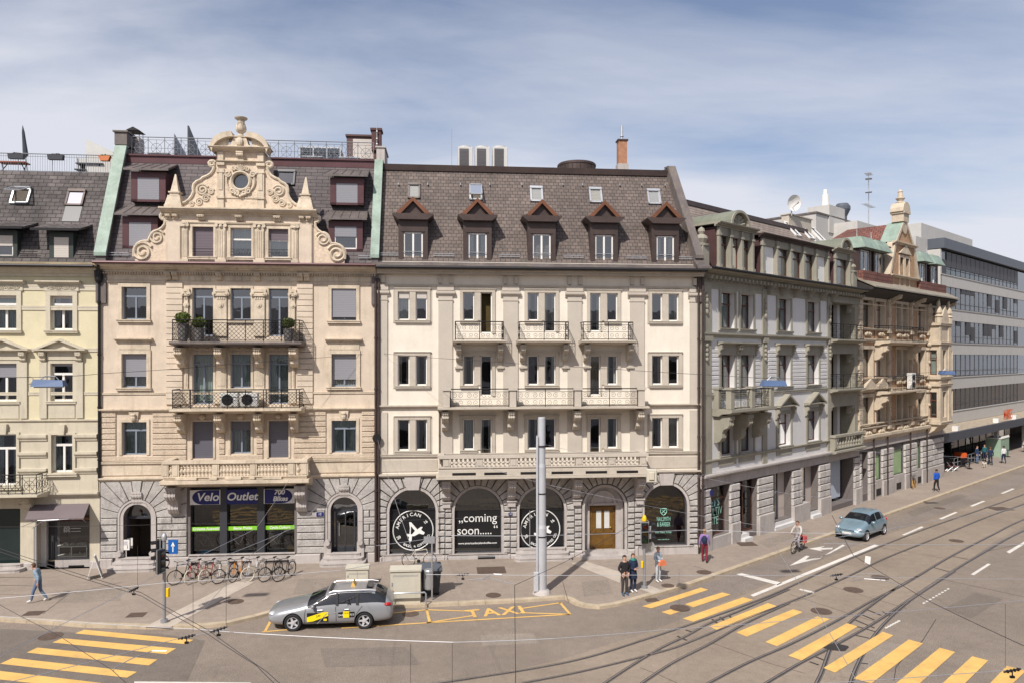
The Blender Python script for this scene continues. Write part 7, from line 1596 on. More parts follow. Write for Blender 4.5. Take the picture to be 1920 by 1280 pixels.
for z in (tz0,rows[2][1] + .5,rows[1][0] - .35,rows[1][1] + .45,tz1 - .2):
    ledge(m,s0 - .15,s1 + .1,z,z + .22,.2,-dT,'flat'); m.box(s0 - .18,s0,-dT - .15,0,z,z + .22)
for x in (s0 - .05,s0 + 2.0,s1 - .35): m.box(x,x + .3,-dT - .1,-dT + .02,tz0,tz1)
m.prism([(s0 + .2,tz1),(s1 - .2,tz1),((s0 + s1) / 2,tz1 + 1.5)],-dT - .05,-dT + .3,'y'); m.build('cornice',m_cs,o)
for x,yy in ((s0 + .1,-dT + .1),(s1 - .2,-dT + .1),(s0 + .1,-.2)): m = MB(); m.lathe([(.3,0),(.3,.5),(.38,.55),(.2,.7),(.3,.85),(.26,1.1),(.12,1.4),(.16,1.5),(.1,1.9),(.02,2.1)],(x,yy,tz1),8); m.build('finial',m_cs,o)
m = MB(); m.prism([(0,tz0),(-dT,tz0),(-dT * .6,tz0 - .5),(0,tz0 - .9)],s0,s1 - .2,'x'); m.build('corbel',m_cs,o)
# gable with spire
gx0,gx1 = X(1666),X(1716); gz = e4 + .6; zz1 = b4.Z(458,X(1685)); o = sub('gable',B4); xm = (gx0 + gx1) / 2; hw = (gx1 - gx0) / 2
hw *= 1.12; wh = [(xm - .95,xm - .2,gz + .2,gz + 2.4),(xm + .2,xm + .95,gz + .2,gz + 2.4)]
m = MB(); wall(m,gx0,gx1,gz - .6,gz + .9,[],-.12,.2); wall(m,xm - hw * .72,xm + hw * .72,gz + .9,zz1,[(a,c,gz + .9,d) for a,c,b_,d in wh],-.12,.25); zz2 = b4.Z(415,X(1685)); m.prism([(xm - hw * .62,zz1),(xm + hw * .62,zz1),(xm + .35,zz2),(xm - .35,zz2)],-.12,.3,'y'); m.box(gx0,gx1,.1,3,gz - .6,gz + .9); m.prism([(xm - hw * .72,gz + .9),(xm + hw * .72,gz + .9),(xm + hw * .6,zz1),(xm - hw * .6,zz1)],.2,3,'y'); m.build('wall',m_brick,o)
m = MB()
for sx in (-1,1):
    for (u0,z0,u1,z1) in ((hw,gz + .9,hw * .66,zz1),(hw * .64,zz1,.35,zz2)):
        m.add([(xm + sx * u0,-.25,z0),(xm + sx * u1,-.25,z1),(xm + sx * (u1 - .3),-.25,z1),(xm + sx * (u0 - .3),-.25,z0),(xm + sx * u0,.4,z0),(xm + sx * u1,.4,z1),(xm + sx * (u1 - .3),.4,z1),(xm + sx * (u0 - .3),.4,z0)],[(0,1,2,3),(4,7,6,5),(0,4,5,1),(1,5,6,2),(2,6,7,3),(0,3,7,4)])
ledge(m,gx0 - .2,gx1 + .2,gz + .75,gz + .95,.3,-.12); ledge(m,xm - hw * .75,xm + hw * .75,zz1 - .1,zz1 + .12,.3,-.12)
for a,c,z0,z1 in wh: m.box(a - .12,a,-.2,0,gz - .3,z1); m.box(c,c + .12,-.2,0,gz - .3,z1); m.box(a - .12,c + .12,-.2,0,z1,z1 + .2)
m.prism([(xm - 1.2,gz + 2.7),(xm + 1.2,gz + 2.7),(xm,gz + 3.4)],-.3,-.1,'y'); m.lathe([(.45,-.22),(.45,-.1)],(xm,0,zz1 + 1.3),16,'y'); m.build('stone_trim',m_cs,o)
for a,c,z0,z1 in wh: window(o,a,c,gz + .2,z1,.05,m_brownframe,'one')
m = MB()
zt2 = b4.Z(399,X(1682)); m.box(xm - .55,xm + .55,-.3,.6,zz2,zt2); m.box(xm - .65,xm + .65,-.4,.7,zt2,zt2 + .15)
for i in range(8):
    t0,t1 = math.pi * i / 8,math.pi * (i + 1) / 8; m.prism([(xm + .75 * math.cos(t0),zt2 + .15 + .8 * math.sin(t0)),(xm + .75 * math.cos(t1),zt2 + .15 + .8 * math.sin(t1)),(xm,zt2 + .15)],-.35,.65,'y')
m.lathe([(.3,.85),(.35,.95),(.2,1.05),(.3,1.2),(.36,1.27),(.22,1.35),(.16,1.75),(.2,1.8),(.04,2.0)],(xm,.15,zt2),10); m.build('spire',m_cs,o)
m = MB()
for sx in (-1,): m.add([(xm + sx * hw * .95,-.2,gz + .9),(xm + sx * hw * .6,-.2,zz1),(xm + sx * hw * .6,1.2,zz1),(xm + sx * hw * .95,1.2,gz + .9)],[(0,1,2,3)]); m.add([(xm + sx * hw * .62,-.2,zz1 + .1),(xm + sx * .35,-.2,zz2),(xm + sx * .35,1.0,zz2),(xm + sx * hw * .62,1.0,zz1 + .1)],[(0,1,2,3)])
m.build('copper_flank',m_copper,o)
d4,t4 = 2.4,19.0
mansard(B4,0,W4,e4 + .5,t4,d4,m_redtile,m_lead,12,name='roof',y0=.1)
zr_ = b4.Z(412,X(1672)); m = MB()
for sx in (-1,1): m.add([(xm,-.1,zr_),(xm,4.3,zr_),(xm + sx * 4.6,5.2,t4),(xm + sx * 4.6,1.5,t4),(xm + sx * 2.1,-.1,t4)],[(0,1,2,3,4)])
m.add([(xm,4.3,zr_),(xm - 4.6,5.2,t4),(xm + 4.6,5.2,t4)],[(0,1,2)]); m.build('cross_gable_roof',m_redtile,B4,recalc=False)
for (a,c,yt) in ((1611,1628,463),(1639,1653,468),(1722,1733,489),(1744,1754,493)):
    x0,x1 = X(a,-.3),X(c,-.3); z0,z1 = e4 + 1.2,e4 + 3.0; o = sub('dormer',B4); m = MB(); m.box(x0 - .3,x0,.2,3,z0 - .6,z1 + .1); m.box(x1,x1 + .3,.2,3,z0 - .6,z1 + .1); m.box(x0 - .01,x1 + .01,.22,.4,z1,z1 + .09); m.box(x0 - .01,x1 + .01,.22,.5,z0 - .59,z0); m.build('cheek',m_bronze,o); window(o,x0,x1,z0,z1,.25,m_white,'two',tr=.6)
    m = MB(); xm_ = (x0 + x1) / 2; hw_ = (x1 - x0) / 2 + .5; zt_ = b4.Z(yt,x0,-1.5); 
    base = [(xm_ - hw_,-.35,z1 + .1),(xm_ + hw_,-.35,z1 + .1),(xm_ + hw_,3.2,z1 + .1),(xm_ - hw_,3.2,z1 + .1)]; mid = [(xm_ - hw_ * .8,.1,z1 + .95),(xm_ + hw_ * .8,.1,z1 + .95),(xm_ + hw_ * .8,3.2,z1 + .95),(xm_ - hw_ * .8,3.2,z1 + .95)]; top = [(xm_ - hw_ * .35,.7,zt_),(xm_ + hw_ * .35,.7,zt_),(xm_ + hw_ * .35,3.2,zt_),(xm_ - hw_ * .35,3.2,zt_)]
    m.add(base + mid + top,[(0,3,2,1),(0,1,5,4),(1,2,6,5),(3,0,4,7),(4,5,9,8),(5,6,10,9),(7,4,8,11),(8,9,10,11)]); m.build('dormer_roof',m_copper,o)
    m = MB(); m.lathe([(.05,0),(.05,.4),(.25,.45),(.12,.6),(.04,.7),(.02,1.3)],(xm_,.8,zt_),8); m.build('finial',m_zinc,o)
m = MB(); m.box(.05,gx0 - .1,-.35,.1,e4 + .5,e4 + 1.4); m.box(gx1 + .1,W4,-.35,.1,e4 + .5,e4 + 1.4); m.build_x('tiled_parapet',m_redtile,B4)
# ground floor
gops = [(X(1612.5),X(1627),SW + .5,g1),(X(1638),X(1652),SW + 1.3,g1),(X(1672),X(1694),SW + 1.3,g1 + .1),(X(1716),X(1726),SW + 1.3,g1 + .1)]
m = MB(); wall(m,0,W4,0,zl4,gops,0,.5); m.build('ground_floor_wall',m_joint,B4)
edges = [.03] + [v for h in gops for v in h[:2]] + [W4 - .03]
for i in range(0,len(edges),2):
    m = MB(); courses(m,edges[i],edges[i + 1],SW + 1.2,g1 - .1,5,0,.16,.07,seed=i,joints=3); m.build('pier_stonework',m_greyl,B4); m = MB(); m.boss(edges[i] - .02,edges[i + 1] + .02,-.2,0,0,SW + 1.18,.04); m.build('plinth',m_greys,B4)
m = MB(); m.box(.02,W4 - .02,-.1,.02,g1 + .15,zl4 - .31); m.build('fascia',m_greys,B4)
m_greenp = MT('pale_green_window_poster',W(.30,.42,.22),.5,var=.15,vs=.8)
for i,h in enumerate(gops):
    m = MB(); m.box(h[0],h[1],.4 if i == 0 else .14,.5,h[2],h[3]); m.build('door' if i == 0 else 'shop_window',MT('grey_door',W(.2,.2,.22),.5) if i == 0 else m_greenp,B4)
    if i: 
        m = MB(); m.box(h[0] - .03,h[1] + .03,-.1,.4,0.01,h[2]); m.build('stall_riser',m_greys,B4); m = MB(); m.box((h[0] + h[1]) / 2 - .5,(h[0] + h[1]) / 2 + .4,-.12,-.1,SW + .15,SW + .65); m.build('cellar_grille',m_darkmetal,B4)
        m = MB(); m.box(h[0],h[0] + .08,.08,.2,h[2],h[3]); m.box(h[1] - .08,h[1],.08,.2,h[2],h[3]); m.box(h[0],h[1],.05,.2,h[3] - .5,h[3]); m.build('window_frame',m_darkframe,B4)
for px in (1633,1659,1702,1733): downpipe(B4,X(px),-.22,.1,zl4,.06)
# ================= long modern office building =================
bm_ = Fr(*(FR3.loc(47.9,3.5).xy),FR3.th); 
BM = house('office_building','long modern concrete office block with ribbon windows at the right',bm_)
m_conc = MT('pale_concrete_panel',W(.46,.445,.42),.8,var=.06,streak=.2,dirt=W(.3,.28,.26)); m_alu = MT('grey_blue_aluminium',W(.085,.095,.115),.5,0,var=.06)
WM = 95; zs_ = [21.6,20.6]
mz = lambda z: 10.6 + (z - 10.6) * 1.083; bands = [(mz(p),mz(q)) for p,q in [(18.3,17.2),(15.1,14.0),(11.9,10.8),(8.65,7.5),(5.4,4.2)]]; tops = [21.43,bands[0][1],bands[1][1],bands[2][1],bands[3][1]]
m = MB(); m.box(0,WM,-.35,12,21.48,22.5); m.build('roof_fascia',m_alu,BM)
for b_,t_ in bands: m = MB(); m.box(0,WM,0,.4,t_,b_); m.box(-.02,WM,-.06,0,b_ - .08,b_); m.build('spandrel',m_conc,BM)
m = MB(); m.box(-.02,.35,.0,14,3.6,21.4); m.box(0,WM,3.2,14,0,21.4); m.build('wall',m_conc,BM)
m = MB(); m.box(.35,WM,3.0,3.19,3.7,21.4); [m.box(.35,WM,.4,3.0,t_ + .1,b_ - .1) for b_,t_ in bands]; m.build('interior',m_room,BM)
proto = None; rnd = random.Random(5); pw = 1.55
m_shade = slatmat('dark_grey_office_blind',W(.05,.05,.058),.1)
for r,zt in enumerate(tops):
    zb = bands[r][0]
    for k in range(18):
        x = .35 + k * pw
        if proto is None:
            m = MB(); h_ = 2.38; m.box(0,.06,.03,.1,0,h_); m.box(pw - .02,pw,.03,.1,0,h_); m.box(0,pw,0,.1,0,.08); m.box(0,pw,0,.1,h_ - .08,h_); m.box(0,pw,0,.08,.62,.67); proto = m.build('window',MT('dark_anodised_frame',W(.045,.048,.055),.5,var=0),BM); m = MB(); m.quad((.05,.06,.05),(pw,.06,.05),(pw,.06,2.33),(.05,.06,2.33)); m.build('pane',glassmat('office_glass',W(.6,.68,.66),.06),proto)
            shade = MB(); shade.box(.1,pw - .03,-.02,.02,0.0,1.5); shade = shade.build('blind',m_shade,proto); curt = MB()
            for i in range(10): curt.quad((.1 + i * .13,.3 + .05 * (i % 2),.05),(.23 + i * .13,.3 + .05 * ((i + 1) % 2),.05),(.23 + i * .13,.3 + .05 * ((i + 1) % 2),2.1),(.1 + i * .13,.3 + .05 * (i % 2),2.1))
            curt = curt.build('curtain',MT('grey_green_office_curtain',W(.11,.135,.13),.9),proto); w_ = proto
        else:
            w_ = proto.copy(); COL.objects.link(w_)
            for ch in proto.children:
                if ch.name.startswith('blind') and not (r == 0 or (r < 3 and rnd.random() < .45)): continue
                if ch.name.startswith('curtain') and rnd.random() < .65: continue
                q = ch.copy(); COL.objects.link(q); q.parent = w_
                if ch.name.startswith('blind'): q.location.z = 2.38 - 1.5 * (1 if r == 0 else rnd.choice((.4,1.0,1.4))) if r else .83
        w_.location = (x,.08,zb)
    m = MB(); m.box(.35 + 18 * pw,WM,.1,.14,zb,zb + 2.38); m.build('window_band',m_tglass,BM)
m = MB(); m.box(-9,-.02,6,14,0,b4.Z(445,X(1735)) + 4); m.build('end_wall',m_conc,BM) if 0 else None
zst = bm_.Z(456,0,-.2) ; m = MB(); m.box(0.3,12,3.2,3.6,22.5,22.8); m.box(8,26,4.5,7.5,22.4,25.6); m.build('penthouse',m_conc,BM)
m = MB(); m.box(-6.2,-3.2,2.4,3.2,8,21.9); m.box(-3.2,0,1.2,2.0,8,22.5); m.box(-12,-6.2,3.2,6,8,23.2); m.build('stair_wall',m_conc,BM)
m = MB(); m.box(-5.8,-3.4,2.32,2.42,19.4,21.7); m.build('window_frame',m_alu,BM)
# canopy over the ground floor shops
c_ = MB(); c_.box(-10.4,WM,-3.2,.3,3.35,3.6); c_.box(-10.4,WM,-3.5,-3.2,3.0,3.75); can = c_.build('canopy',MT('dark_blue_grey_canopy',W(.06,.065,.08),.6,var=.1),BM); c_ = MB(); c_.box(-10.3,WM,-3.15,.25,3.61,3.64); c_.build('gravel_roof',MT('gravel',W(.35,.29,.22),.95,var=.4,vs=3),can)
for k in range(8): c_ = MB(); c_.box(8 + 11 * k,8.6 + 11 * k,-2.9,-2.5,0,3.35); c_.build('pillar',m_conc,can)
m = MB(); m.box(-10.4,WM,2.6,2.7,0,4.2); m.build('shop_back_wall',m_room,BM)
for k in range(14): m = MB(); x = -8.6 + k * 2.4; m.box(x,x + .1,.1,.2,SW,3.35); m.box(x,x + 2.4,.1,.2,3.0,3.35); w_ = m.build('shop_window',m_darkframe,BM); m = MB(); m.quad((x + .1,.15,SW),(x + 2.4,.15,SW),(x + 2.4,.15,3.0),(x + .1,.15,3.0)); m.build('pane',m_shopglass,w_)
for k,(x,mt) in enumerate(((-3.5,m_ypaint),(-1.1,m_ypaint),(1.3,m_ypaint),(18,MT('red_goods',W(.35,.02,.02),.6)),(20.5,MT('blue_goods',W(.02,.12,.4),.6)),(24,bpy.data.materials['red_goods']))): m = MB(); m.box(x,x + 1.9,.8,1.0,1.9 if k < 3 else .6,2.7 if k < 3 else 2.2); m.build('shop_display',mt,BM)
t = MB(); tx = bm_.X(1884,3.3); FT = Matrix.Translation((0,0,0)) @ FACE; put_text(t,'MRS',1.5,(tx + 1.3,-3.35,4.4),offset=.02); 
vs_ = [Vector(v) for v in t.v]; t2 = MB(); t2.v = [tuple(v) for v in vs_] + [(v.x,v.y + .15,v.z) for v in vs_]; n_ = len(vs_); t2.f = list(t.f) + [[i + n_ for i in f] for f in t.f]; t2.m = [0] * len(t2.f); t2.build('lettering',MT('orange_sign_letters',W(.8,.13,.02),.5,var=0),can)
for px in (1796,1872,1905): m = MB(); x = bm_.X(px,3); m.box(x,x + .5,-3,-2.5,3.64,4.1); m.build('roof_lamp',m_white,can)
# ================= pale building behind the brick house =================
bb = Fr(*(FR3.loc(22,9).xy),FR3.th); BB = house('rear_building','pale building rising behind the brick house with chimneys and a vent',bb)
xa,xb = bb.X(1530),bb.X(1626); zt = bb.Z(400,xa)
m = MB(); m.box(xa,xb,0,10,0,zt); m.build('wall',m_conc,BB); m = MB(); m.box(xa - .1,xb + .1,-.1,10.1,zt,zt + .15); m.build('roof_edge',m_lead,BB)
xa,xb = bb.X(1553),bb.X(1582); zc = bb.Z(384,xa); m = MB(); m.box(xa,xb,-.1,2,zt - 1.5,zc); c_ = m.build('chimney',m_conc,BB); m = MB(); m.cyl(((xa * 2 + xb) / 3,.8,zc),((xa * 2 + xb) / 3,.8,zc + 1.2),.33,n=12); m.cyl(((xa * 2 + xb) / 3,.8,zc + 1.2),((xa * 2 + xb) / 3,.8,zc + 1.7),.2,n=12); m.build('flue',m_white,c_)
xv = bb.X(1608); m = MB(); m.lathe([(.42,0),(.42,.5),(.75,1.2),(.75,1.5),(.55,1.8),(.02,1.82)],(xv,1.5,bb.Z(412,xv)),12); m.build('extractor_vent',m_alu,BB)
t = on(bb,'tv_antenna','tall thin television antenna mast behind the brick roof','antenna',bb.X(1638),.5,bb.Z(420,bb.X(1638)) - 3); hh = bb.Z(320,bb.X(1638)) - bb.Z(420,bb.X(1638)) + 3
m = MB(); m.cyl((0,0,0),(0,0,hh),.05,n=6); m.build('mast',m_zinc,t)
m = MB()
for z,l in ((hh - .3,1.0),(hh - .8,.8),(hh - 2.2,.7),(hh - 3.6,1.8)):
    m.cyl((-l,-.3,z - .1),(l,.3,z + .1),.03,n=4)
    for k in range(7): f = -1 + k / 3; m.cyl((l * f + .1,.3 * f - .3,z + .1 * f),(l * f - .1,.3 * f + .3,z + .1 * f),.02,n=4)
m.build('aerial',m_zinc,t)
# ================= house across the street, behind the viewer (only seen in reflections) =================
OB = thing('opposite_building','plain cream house on the near side of the street, behind the viewer','building',(0,-1.6,0),0)
m = MB(); m.box(-55,45,-12,0,0,15.5); m.build('wall',m_wp,OB)
m = MB(); [m.box(-53 + i * 3.0,-51.6 + i * 3.0,-.1,.04,1 + j * 3.5,3.1 + j * 3.5) for i in range(32) for j in range(4) if abs(-52.3 + i * 3) > 2 or j != 2]; o = m.build('window_glass',MT('dark_glass',W(.02,.025,.03),.1),OB); o['kind'] = 'stuff'
ob = Fr(*(FR3.loc(4,-28).xy),FR3.th); OB2 = thing('opposite_building','plain pale house across the side street, outside the picture to the right','building',(ob.o.x,ob.o.y,0),ob.th)
m = MB(); m.box(0,105,-12,0,0,17); m.build('wall',m_olive,OB2); m = MB(); [m.box(1 + i * 3.0,2.6 + i * 3.0,-.1,.04,1 + j * 3.5,3.2 + j * 3.5) for i in range(34) for j in range(4)]; o = m.build('window_glass',bpy.data.materials['dark_glass'],OB2); o['kind'] = 'stuff'
# ================= vehicles =================
def eval_mesh(o):
    dg = bpy.context.evaluated_depsgraph_get(); dg.update(); return bpy.data.meshes.new_from_object(o.evaluated_get(dg))
m_tyre = MT('tyre_rubber',W(.018,.018,.02),.8,var=.1); m_alloy = MT('alloy_rim',W(.6,.6,.62),.35,.3,var=.03); m_carg = MT('car_window_glass',W(.012,.014,.017),.04,var=0,spec=.8)
def make_car(name,label,paint,loc,rz,st,wx,hl,wr=.33,roofdark=None):
    t = thing(name,label,'car',loc,rz); vs = []; fs = []; fm = []; nP = 8; N = len(st)
    for (x,zb,hb,hw,zbelt,hbelt,ztop,htop) in st:
        half = [(0,zb),(hb,zb),(hw,zb + .14),(hw * 1.01,(zb + zbelt) / 2 + .05),(hbelt,zbelt),(htop,ztop - .015),(htop * .82,ztop + .012),(0,ztop + .035)]
        vs += [(x,y,z) for y,z in half] + [(x,-y,z) for y,z in half[1:-1]]
    M_ = 2 * nP - 2; ring = list(range(nP)) + list(range(M_ - 1,nP - 1,-1))
    for i in range(N - 1):
        for j in range(M_):
            a,b_ = ring[j],ring[(j + 1) % M_]; row = min(j,M_ - 1 - j); mi = 0; xa,xb = st[i][0],st[i + 1][0]; cab = st[i][-2] - st[i][4] > .12 or st[i + 1][-2] - st[i + 1][4] > .12
            if row == 4 and cab and xb > st[-3][0] - .01: mi = 1
            if row in (5,6) and i in hl: mi = 1
            if row in (6,) and roofdark and i in roofdark: mi = 1
            fs.append((i * M_ + a,i * M_ + b_,(i + 1) * M_ + b_,(i + 1) * M_ + a)); fm.append(mi)
    fs.append(tuple(ring)); fm.append(0); fs.append(tuple((N - 1) * M_ + k for k in ring)[::-1]); fm.append(0)
    me = bpy.data.meshes.new('c'); me.from_pydata(vs,[],fs); me.materials.append(paint); me.materials.append(m_carg); me.polygons.foreach_set('material_index',fm); me.update()
    o = bpy.data.objects.new('c',me); COL.objects.link(o); s_ = o.modifiers.new('s','SUBSURF'); s_.levels = s_.render_levels = 3
    cut = MB(); [cut.cyl((x,y0,wr),(x,y1,wr),wr + .055,n=28) for x in wx for y0,y1 in ((.6,1.1),(-1.1,-.6))]; c = cut.build('cut',m_black); bo = o.modifiers.new('b','BOOLEAN'); bo.object = c; bo.operation = 'DIFFERENCE'; bo.solver = 'EXACT'
    m2 = eval_mesh(o); bpy.data.objects.remove(o); bpy.data.objects.remove(c)
    V = [tuple(v.co) for v in m2.vertices]
    for mi,nm,mt in ((0,'body',paint),(1,'window',m_carg)):
        mb = MB(); used = {}; F_ = []
        for p in m2.polygons:
            if (p.material_index == 1) == (mi == 1): F_.append([used.setdefault(k,len(used)) for k in p.vertices])
        mb.v = [V[k] for k in used]; mb.f = F_; mb.m = [0] * len(F_); 
        if mi == 1: mb.v = [(x,y,z + .0) for x,y,z in mb.v]
        mb.build(nm,mt,t,smooth=35)
    k = 0
    for x in wx:
        for sy in (1,-1):
            w_ = sub('wheel',t,(x,sy * .76,wr)); m = MB(); m.lathe([(wr * .66,-.1),(wr * .9,-.11),(wr,-.08),(wr,.08),(wr * .9,.11),(wr * .66,.1)],n=28,ax='y',caps=False); m.build('tyre',m_tyre,w_,smooth=True)
            m = MB(); m.lathe([(wr * .68,-.1),(wr * .68,.1),(wr * .62,.1),(wr * .6,-.1)],n=28,ax='y',caps=False); y = .07 * sy
            for q in range(5):
                a = 2 * math.pi * q / 5; ca,sa = math.cos(a),math.sin(a); m.add([(ca * .04 - sa * .05,y,sa * .04 + ca * .05),(ca * wr * .66 - sa * .028,y * 1.2,sa * wr * .66 + ca * .028),(ca * wr * .66 + sa * .028,y * 1.2,sa * wr * .66 - ca * .028),(ca * .04 + sa * .05,y,sa * .04 - ca * .05)],[(0,1,2,3)])
            m.lathe([(.07,y * 1.3),(.06,y * 1.35)],n=12,ax='y'); m.build('rim',m_alloy,w_)
            m = MB(); m.lathe([(wr * .6,0),(.02,0)],n=20,ax='y',caps=False); m.build('brake_disc',m_darkmetal,w_)
    return t
cg = lambda zb,hb,hw,zbelt,hbelt,ztop,htop: (zb,hb,hw,zbelt,hbelt,ztop,htop)
wag = [(2.40,.34,.35,.50,.56,.45,.62,.38),(2.34,.24,.6,.76,.64,.68,.71,.5),(2.0,.2,.72,.87,.74,.8,.82,.62),(1.35,.2,.75,.9,.84,.84,.93,.68),(.92,.2,.76,.91,.92,.84,1.0,.7),(.15,.2,.76,.91,.96,.83,1.38,.62),(-.35,.2,.76,.91,.97,.83,1.455,.62),(-1.1,.2,.76,.91,.99,.83,1.45,.61),(-1.75,.22,.75,.91,1.03,.82,1.40,.58),(-2.18,.26,.72,.89,1.02,.8,1.13,.64),(-2.36,.3,.68,.84,.95,.74,1.0,.6),(-2.4,.4,.5,.7,.8,.55,.86,.45)]
m_silver = MT('silver_grey_car_paint',W(.30,.305,.32),.3,.35,var=.03,coat=.6)
A,B = G(549,1183),G(682,1178.5); hd = (A - B).normalized(); rz = math.atan2(hd.y,hd.x); left = Vector((-hd.y,hd.x,0)); cx_ = (A + B) / 2 - left * .84 + hd * -.05
TX = make_car('taxi','silver grey estate car with yellow taxi stickers parked in the taxi bay',m_silver,(cx_.x,cx_.y,0),rz,wag,(1.40,-1.32),(4,8))
m = MB()
for sx in (1,-1): m.tube([(.05,sx * .66,1.40),(-.1,sx * .67,1.46),(-1.5,sx * .64,1.47),(-1.75,sx * .62,1.43)],.02,n=5)
m.build_x('roof_rail',m_alloy,TX,smooth=True)
for sx in (1,-1):
    m = MB(); m.sphere((.62,sx * .98,.98),.11,10,6,(.7,1.1,.75)); m.build('wing_mirror',m_silver,TX,smooth=True)
    m = MB(); m.sphere((2.2,sx * .62,.66),.16,10,6,(.9,.9,.5)); m.build('headlight',MT('headlight_glass',W(.6,.62,.65),.1,.3,var=0),TX,smooth=True)
    m = MB(); m.sphere((-2.2,sx * .74,.92),.15,10,6,(1.1,.75,.5)); m.build('tail_light',MT('red_tail_light',W(.4,.01,.01),.2,var=0),TX,smooth=True)
m = MB()
for x in (.58,-.42): m.cyl((x - .12,.935,.82),(x - .32,.935,.825),.018,n=6)
m.build_x('door_handle',m_alloy,TX,gap=.1)
m = MB()
for x,x2 in ((.95,.92),(-.25,-.22),(-1.0,-1.25)): m.tube([(x,.918,.32),(x,.925,.6),(x2,.87,.93)],.006,n=4)
m.tube([(.95,.915,.3),(-.95,.915,.3)],.008,n=4); m.tube([(.5,.80,1.13),(.15,.72,1.33),(-.35,.68,1.42),(-1.1,.67,1.42),(-1.6,.67,1.36)],.012,n=4); m.build('door_seam',m_black,TX)
for x in (-.27,-1.05): m = MB(); m.add([(x + .05,.875,.97),(x - .05,.875,.97),(x - .04,.70,1.39),(x + .04,.70,1.39)],[(0,1,2,3)]); m.build('door_pillar',m_black,TX)
m_yel = MT('yellow_sticker',W(.85,.66,.01),.4,var=0); SD = Matrix(((-1,0,0,0),(0,0,1,0),(0,1,0,0),(0,0,0,1)))
m = MB(); m.box(.05,.85,.926,.930,.38,.72); p_ = m.build('door_sticker',m_black,TX); m = MB(); m.add([(.85,.933,.38),(.85,.933,.56),(.25,.933,.74),(.04,.933,.74),(.04,.933,.6),(.62,.933,.4)],[(0,1,2,3,4,5)]); m.box(.1,.22,.931,.934,.41,.49); q = m.build('yellow_band',m_yel,p_,recalc=False); t_ = MB(); put_text(t_,'24h',.12,(.42,.937,.60),M=SD,rot=.27); t_.build('lettering',m_black,q)
m = MB(); m.box(-.95,-.33,.922,.93,.52,.72); p_ = m.build('door_sticker',m_black,TX); m = MB(); m.box(-.75,-.52,.931,.934,.5,.75); q = m.build('yellow_band',m_yel,p_); t_ = MB(); put_text(t_,'TAXI',.09,(-.635,.937,.67),M=SD); t_.build('lettering',m_black,q); t_ = MB(); put_text(t_,'044',.12,(-.43,.933,.6),M=SD); put_text(t_,'777',.12,(-.85,.933,.6),M=SD); t_.build('lettering',m_vwhite,p_)
m = MB(); m.prism([(-.72,1.47),(-.92,1.47),(-.82,1.66)],-.22,.22,'y'); rs = m.build('taxi_roof_sign',m_ypaint,TX); m = MB(); m.box(-1.6,-1.35,-.35,.35,1.47,1.5); m.box(-.05,.1,-.45,.45,1.43,1.455); m.build('sunroof',m_carg,TX)
m = MB(); m.box(2.36,2.42,-.35,.35,.3,.48); m.build('grille',m_black,TX)
hat = [(1.95,.36,.35,.48,.55,.45,.62,.38),(1.88,.26,.6,.74,.64,.66,.72,.5),(1.6,.22,.7,.83,.76,.76,.84,.62),(1.2,.22,.72,.85,.86,.79,.95,.66),(.9,.22,.72,.86,.92,.79,1.02,.68),(.25,.22,.72,.86,.95,.78,1.42,.58),(-.3,.22,.72,.86,.96,.78,1.50,.6),(-1.0,.22,.72,.86,.98,.78,1.48,.58),(-1.35,.24,.72,.86,1.0,.76,1.42,.56),(-1.75,.28,.68,.82,.98,.72,1.06,.6),(-1.9,.3,.6,.78,.9,.68,.95,.56),(-1.94,.4,.45,.62,.75,.5,.8,.42)]
A,B = G(1622,1014),G(1659,1001.5); hd = -Vector((FR3.u.x,FR3.u.y,0)); rz = math.atan2(hd.y,hd.x); left = Vector((-hd.y,hd.x,0)); cx_ = (A + B) / 2 - left * .8
BC = make_car('compact_car','light blue compact car driving along the kerbside lane',MT('light_blue_car_paint',W(.20,.29,.35),.3,.25,var=.03,coat=.6),(cx_.x,cx_.y,0),rz,hat,(1.22,-1.23),(4,8),.31)
for sx in (1,-1):
    m = MB(); m.sphere((1.72,sx * .6,.7),.17,10,6,(.9,1.0,.55)); m.build('headlight',bpy.data.materials['headlight_glass'],BC,smooth=True); m = MB(); m.sphere((.6,sx * .93,1.0),.11,10,6,(.7,1.1,.8)); m.build('wing_mirror',bpy.data.materials['light_blue_car_paint'],BC,smooth=True)
    m = MB(); m.sphere((-1.78,sx * .7,.86),.13,8,6,(.6,.7,1)); m.build('tail_light',bpy.data.materials['red_tail_light'],BC,smooth=True)
m = MB(); m.box(1.93,1.965,-.25,.25,.42,.53); m.build('number_plate',m_white,BC); m = MB(); m.box(1.9,1.95,-.4,.4,.6,.66); m.build('grille',m_black,BC)
for x in (-.15,-.95): m = MB(); m.add([(x + .05,.84,.95),(x - .05,.84,.95),(x - .04,.675,1.42),(x + .04,.675,1.42)],[(0,1,2,3)]); m.build('door_pillar',bpy.data.materials['light_blue_car_paint'],BC)

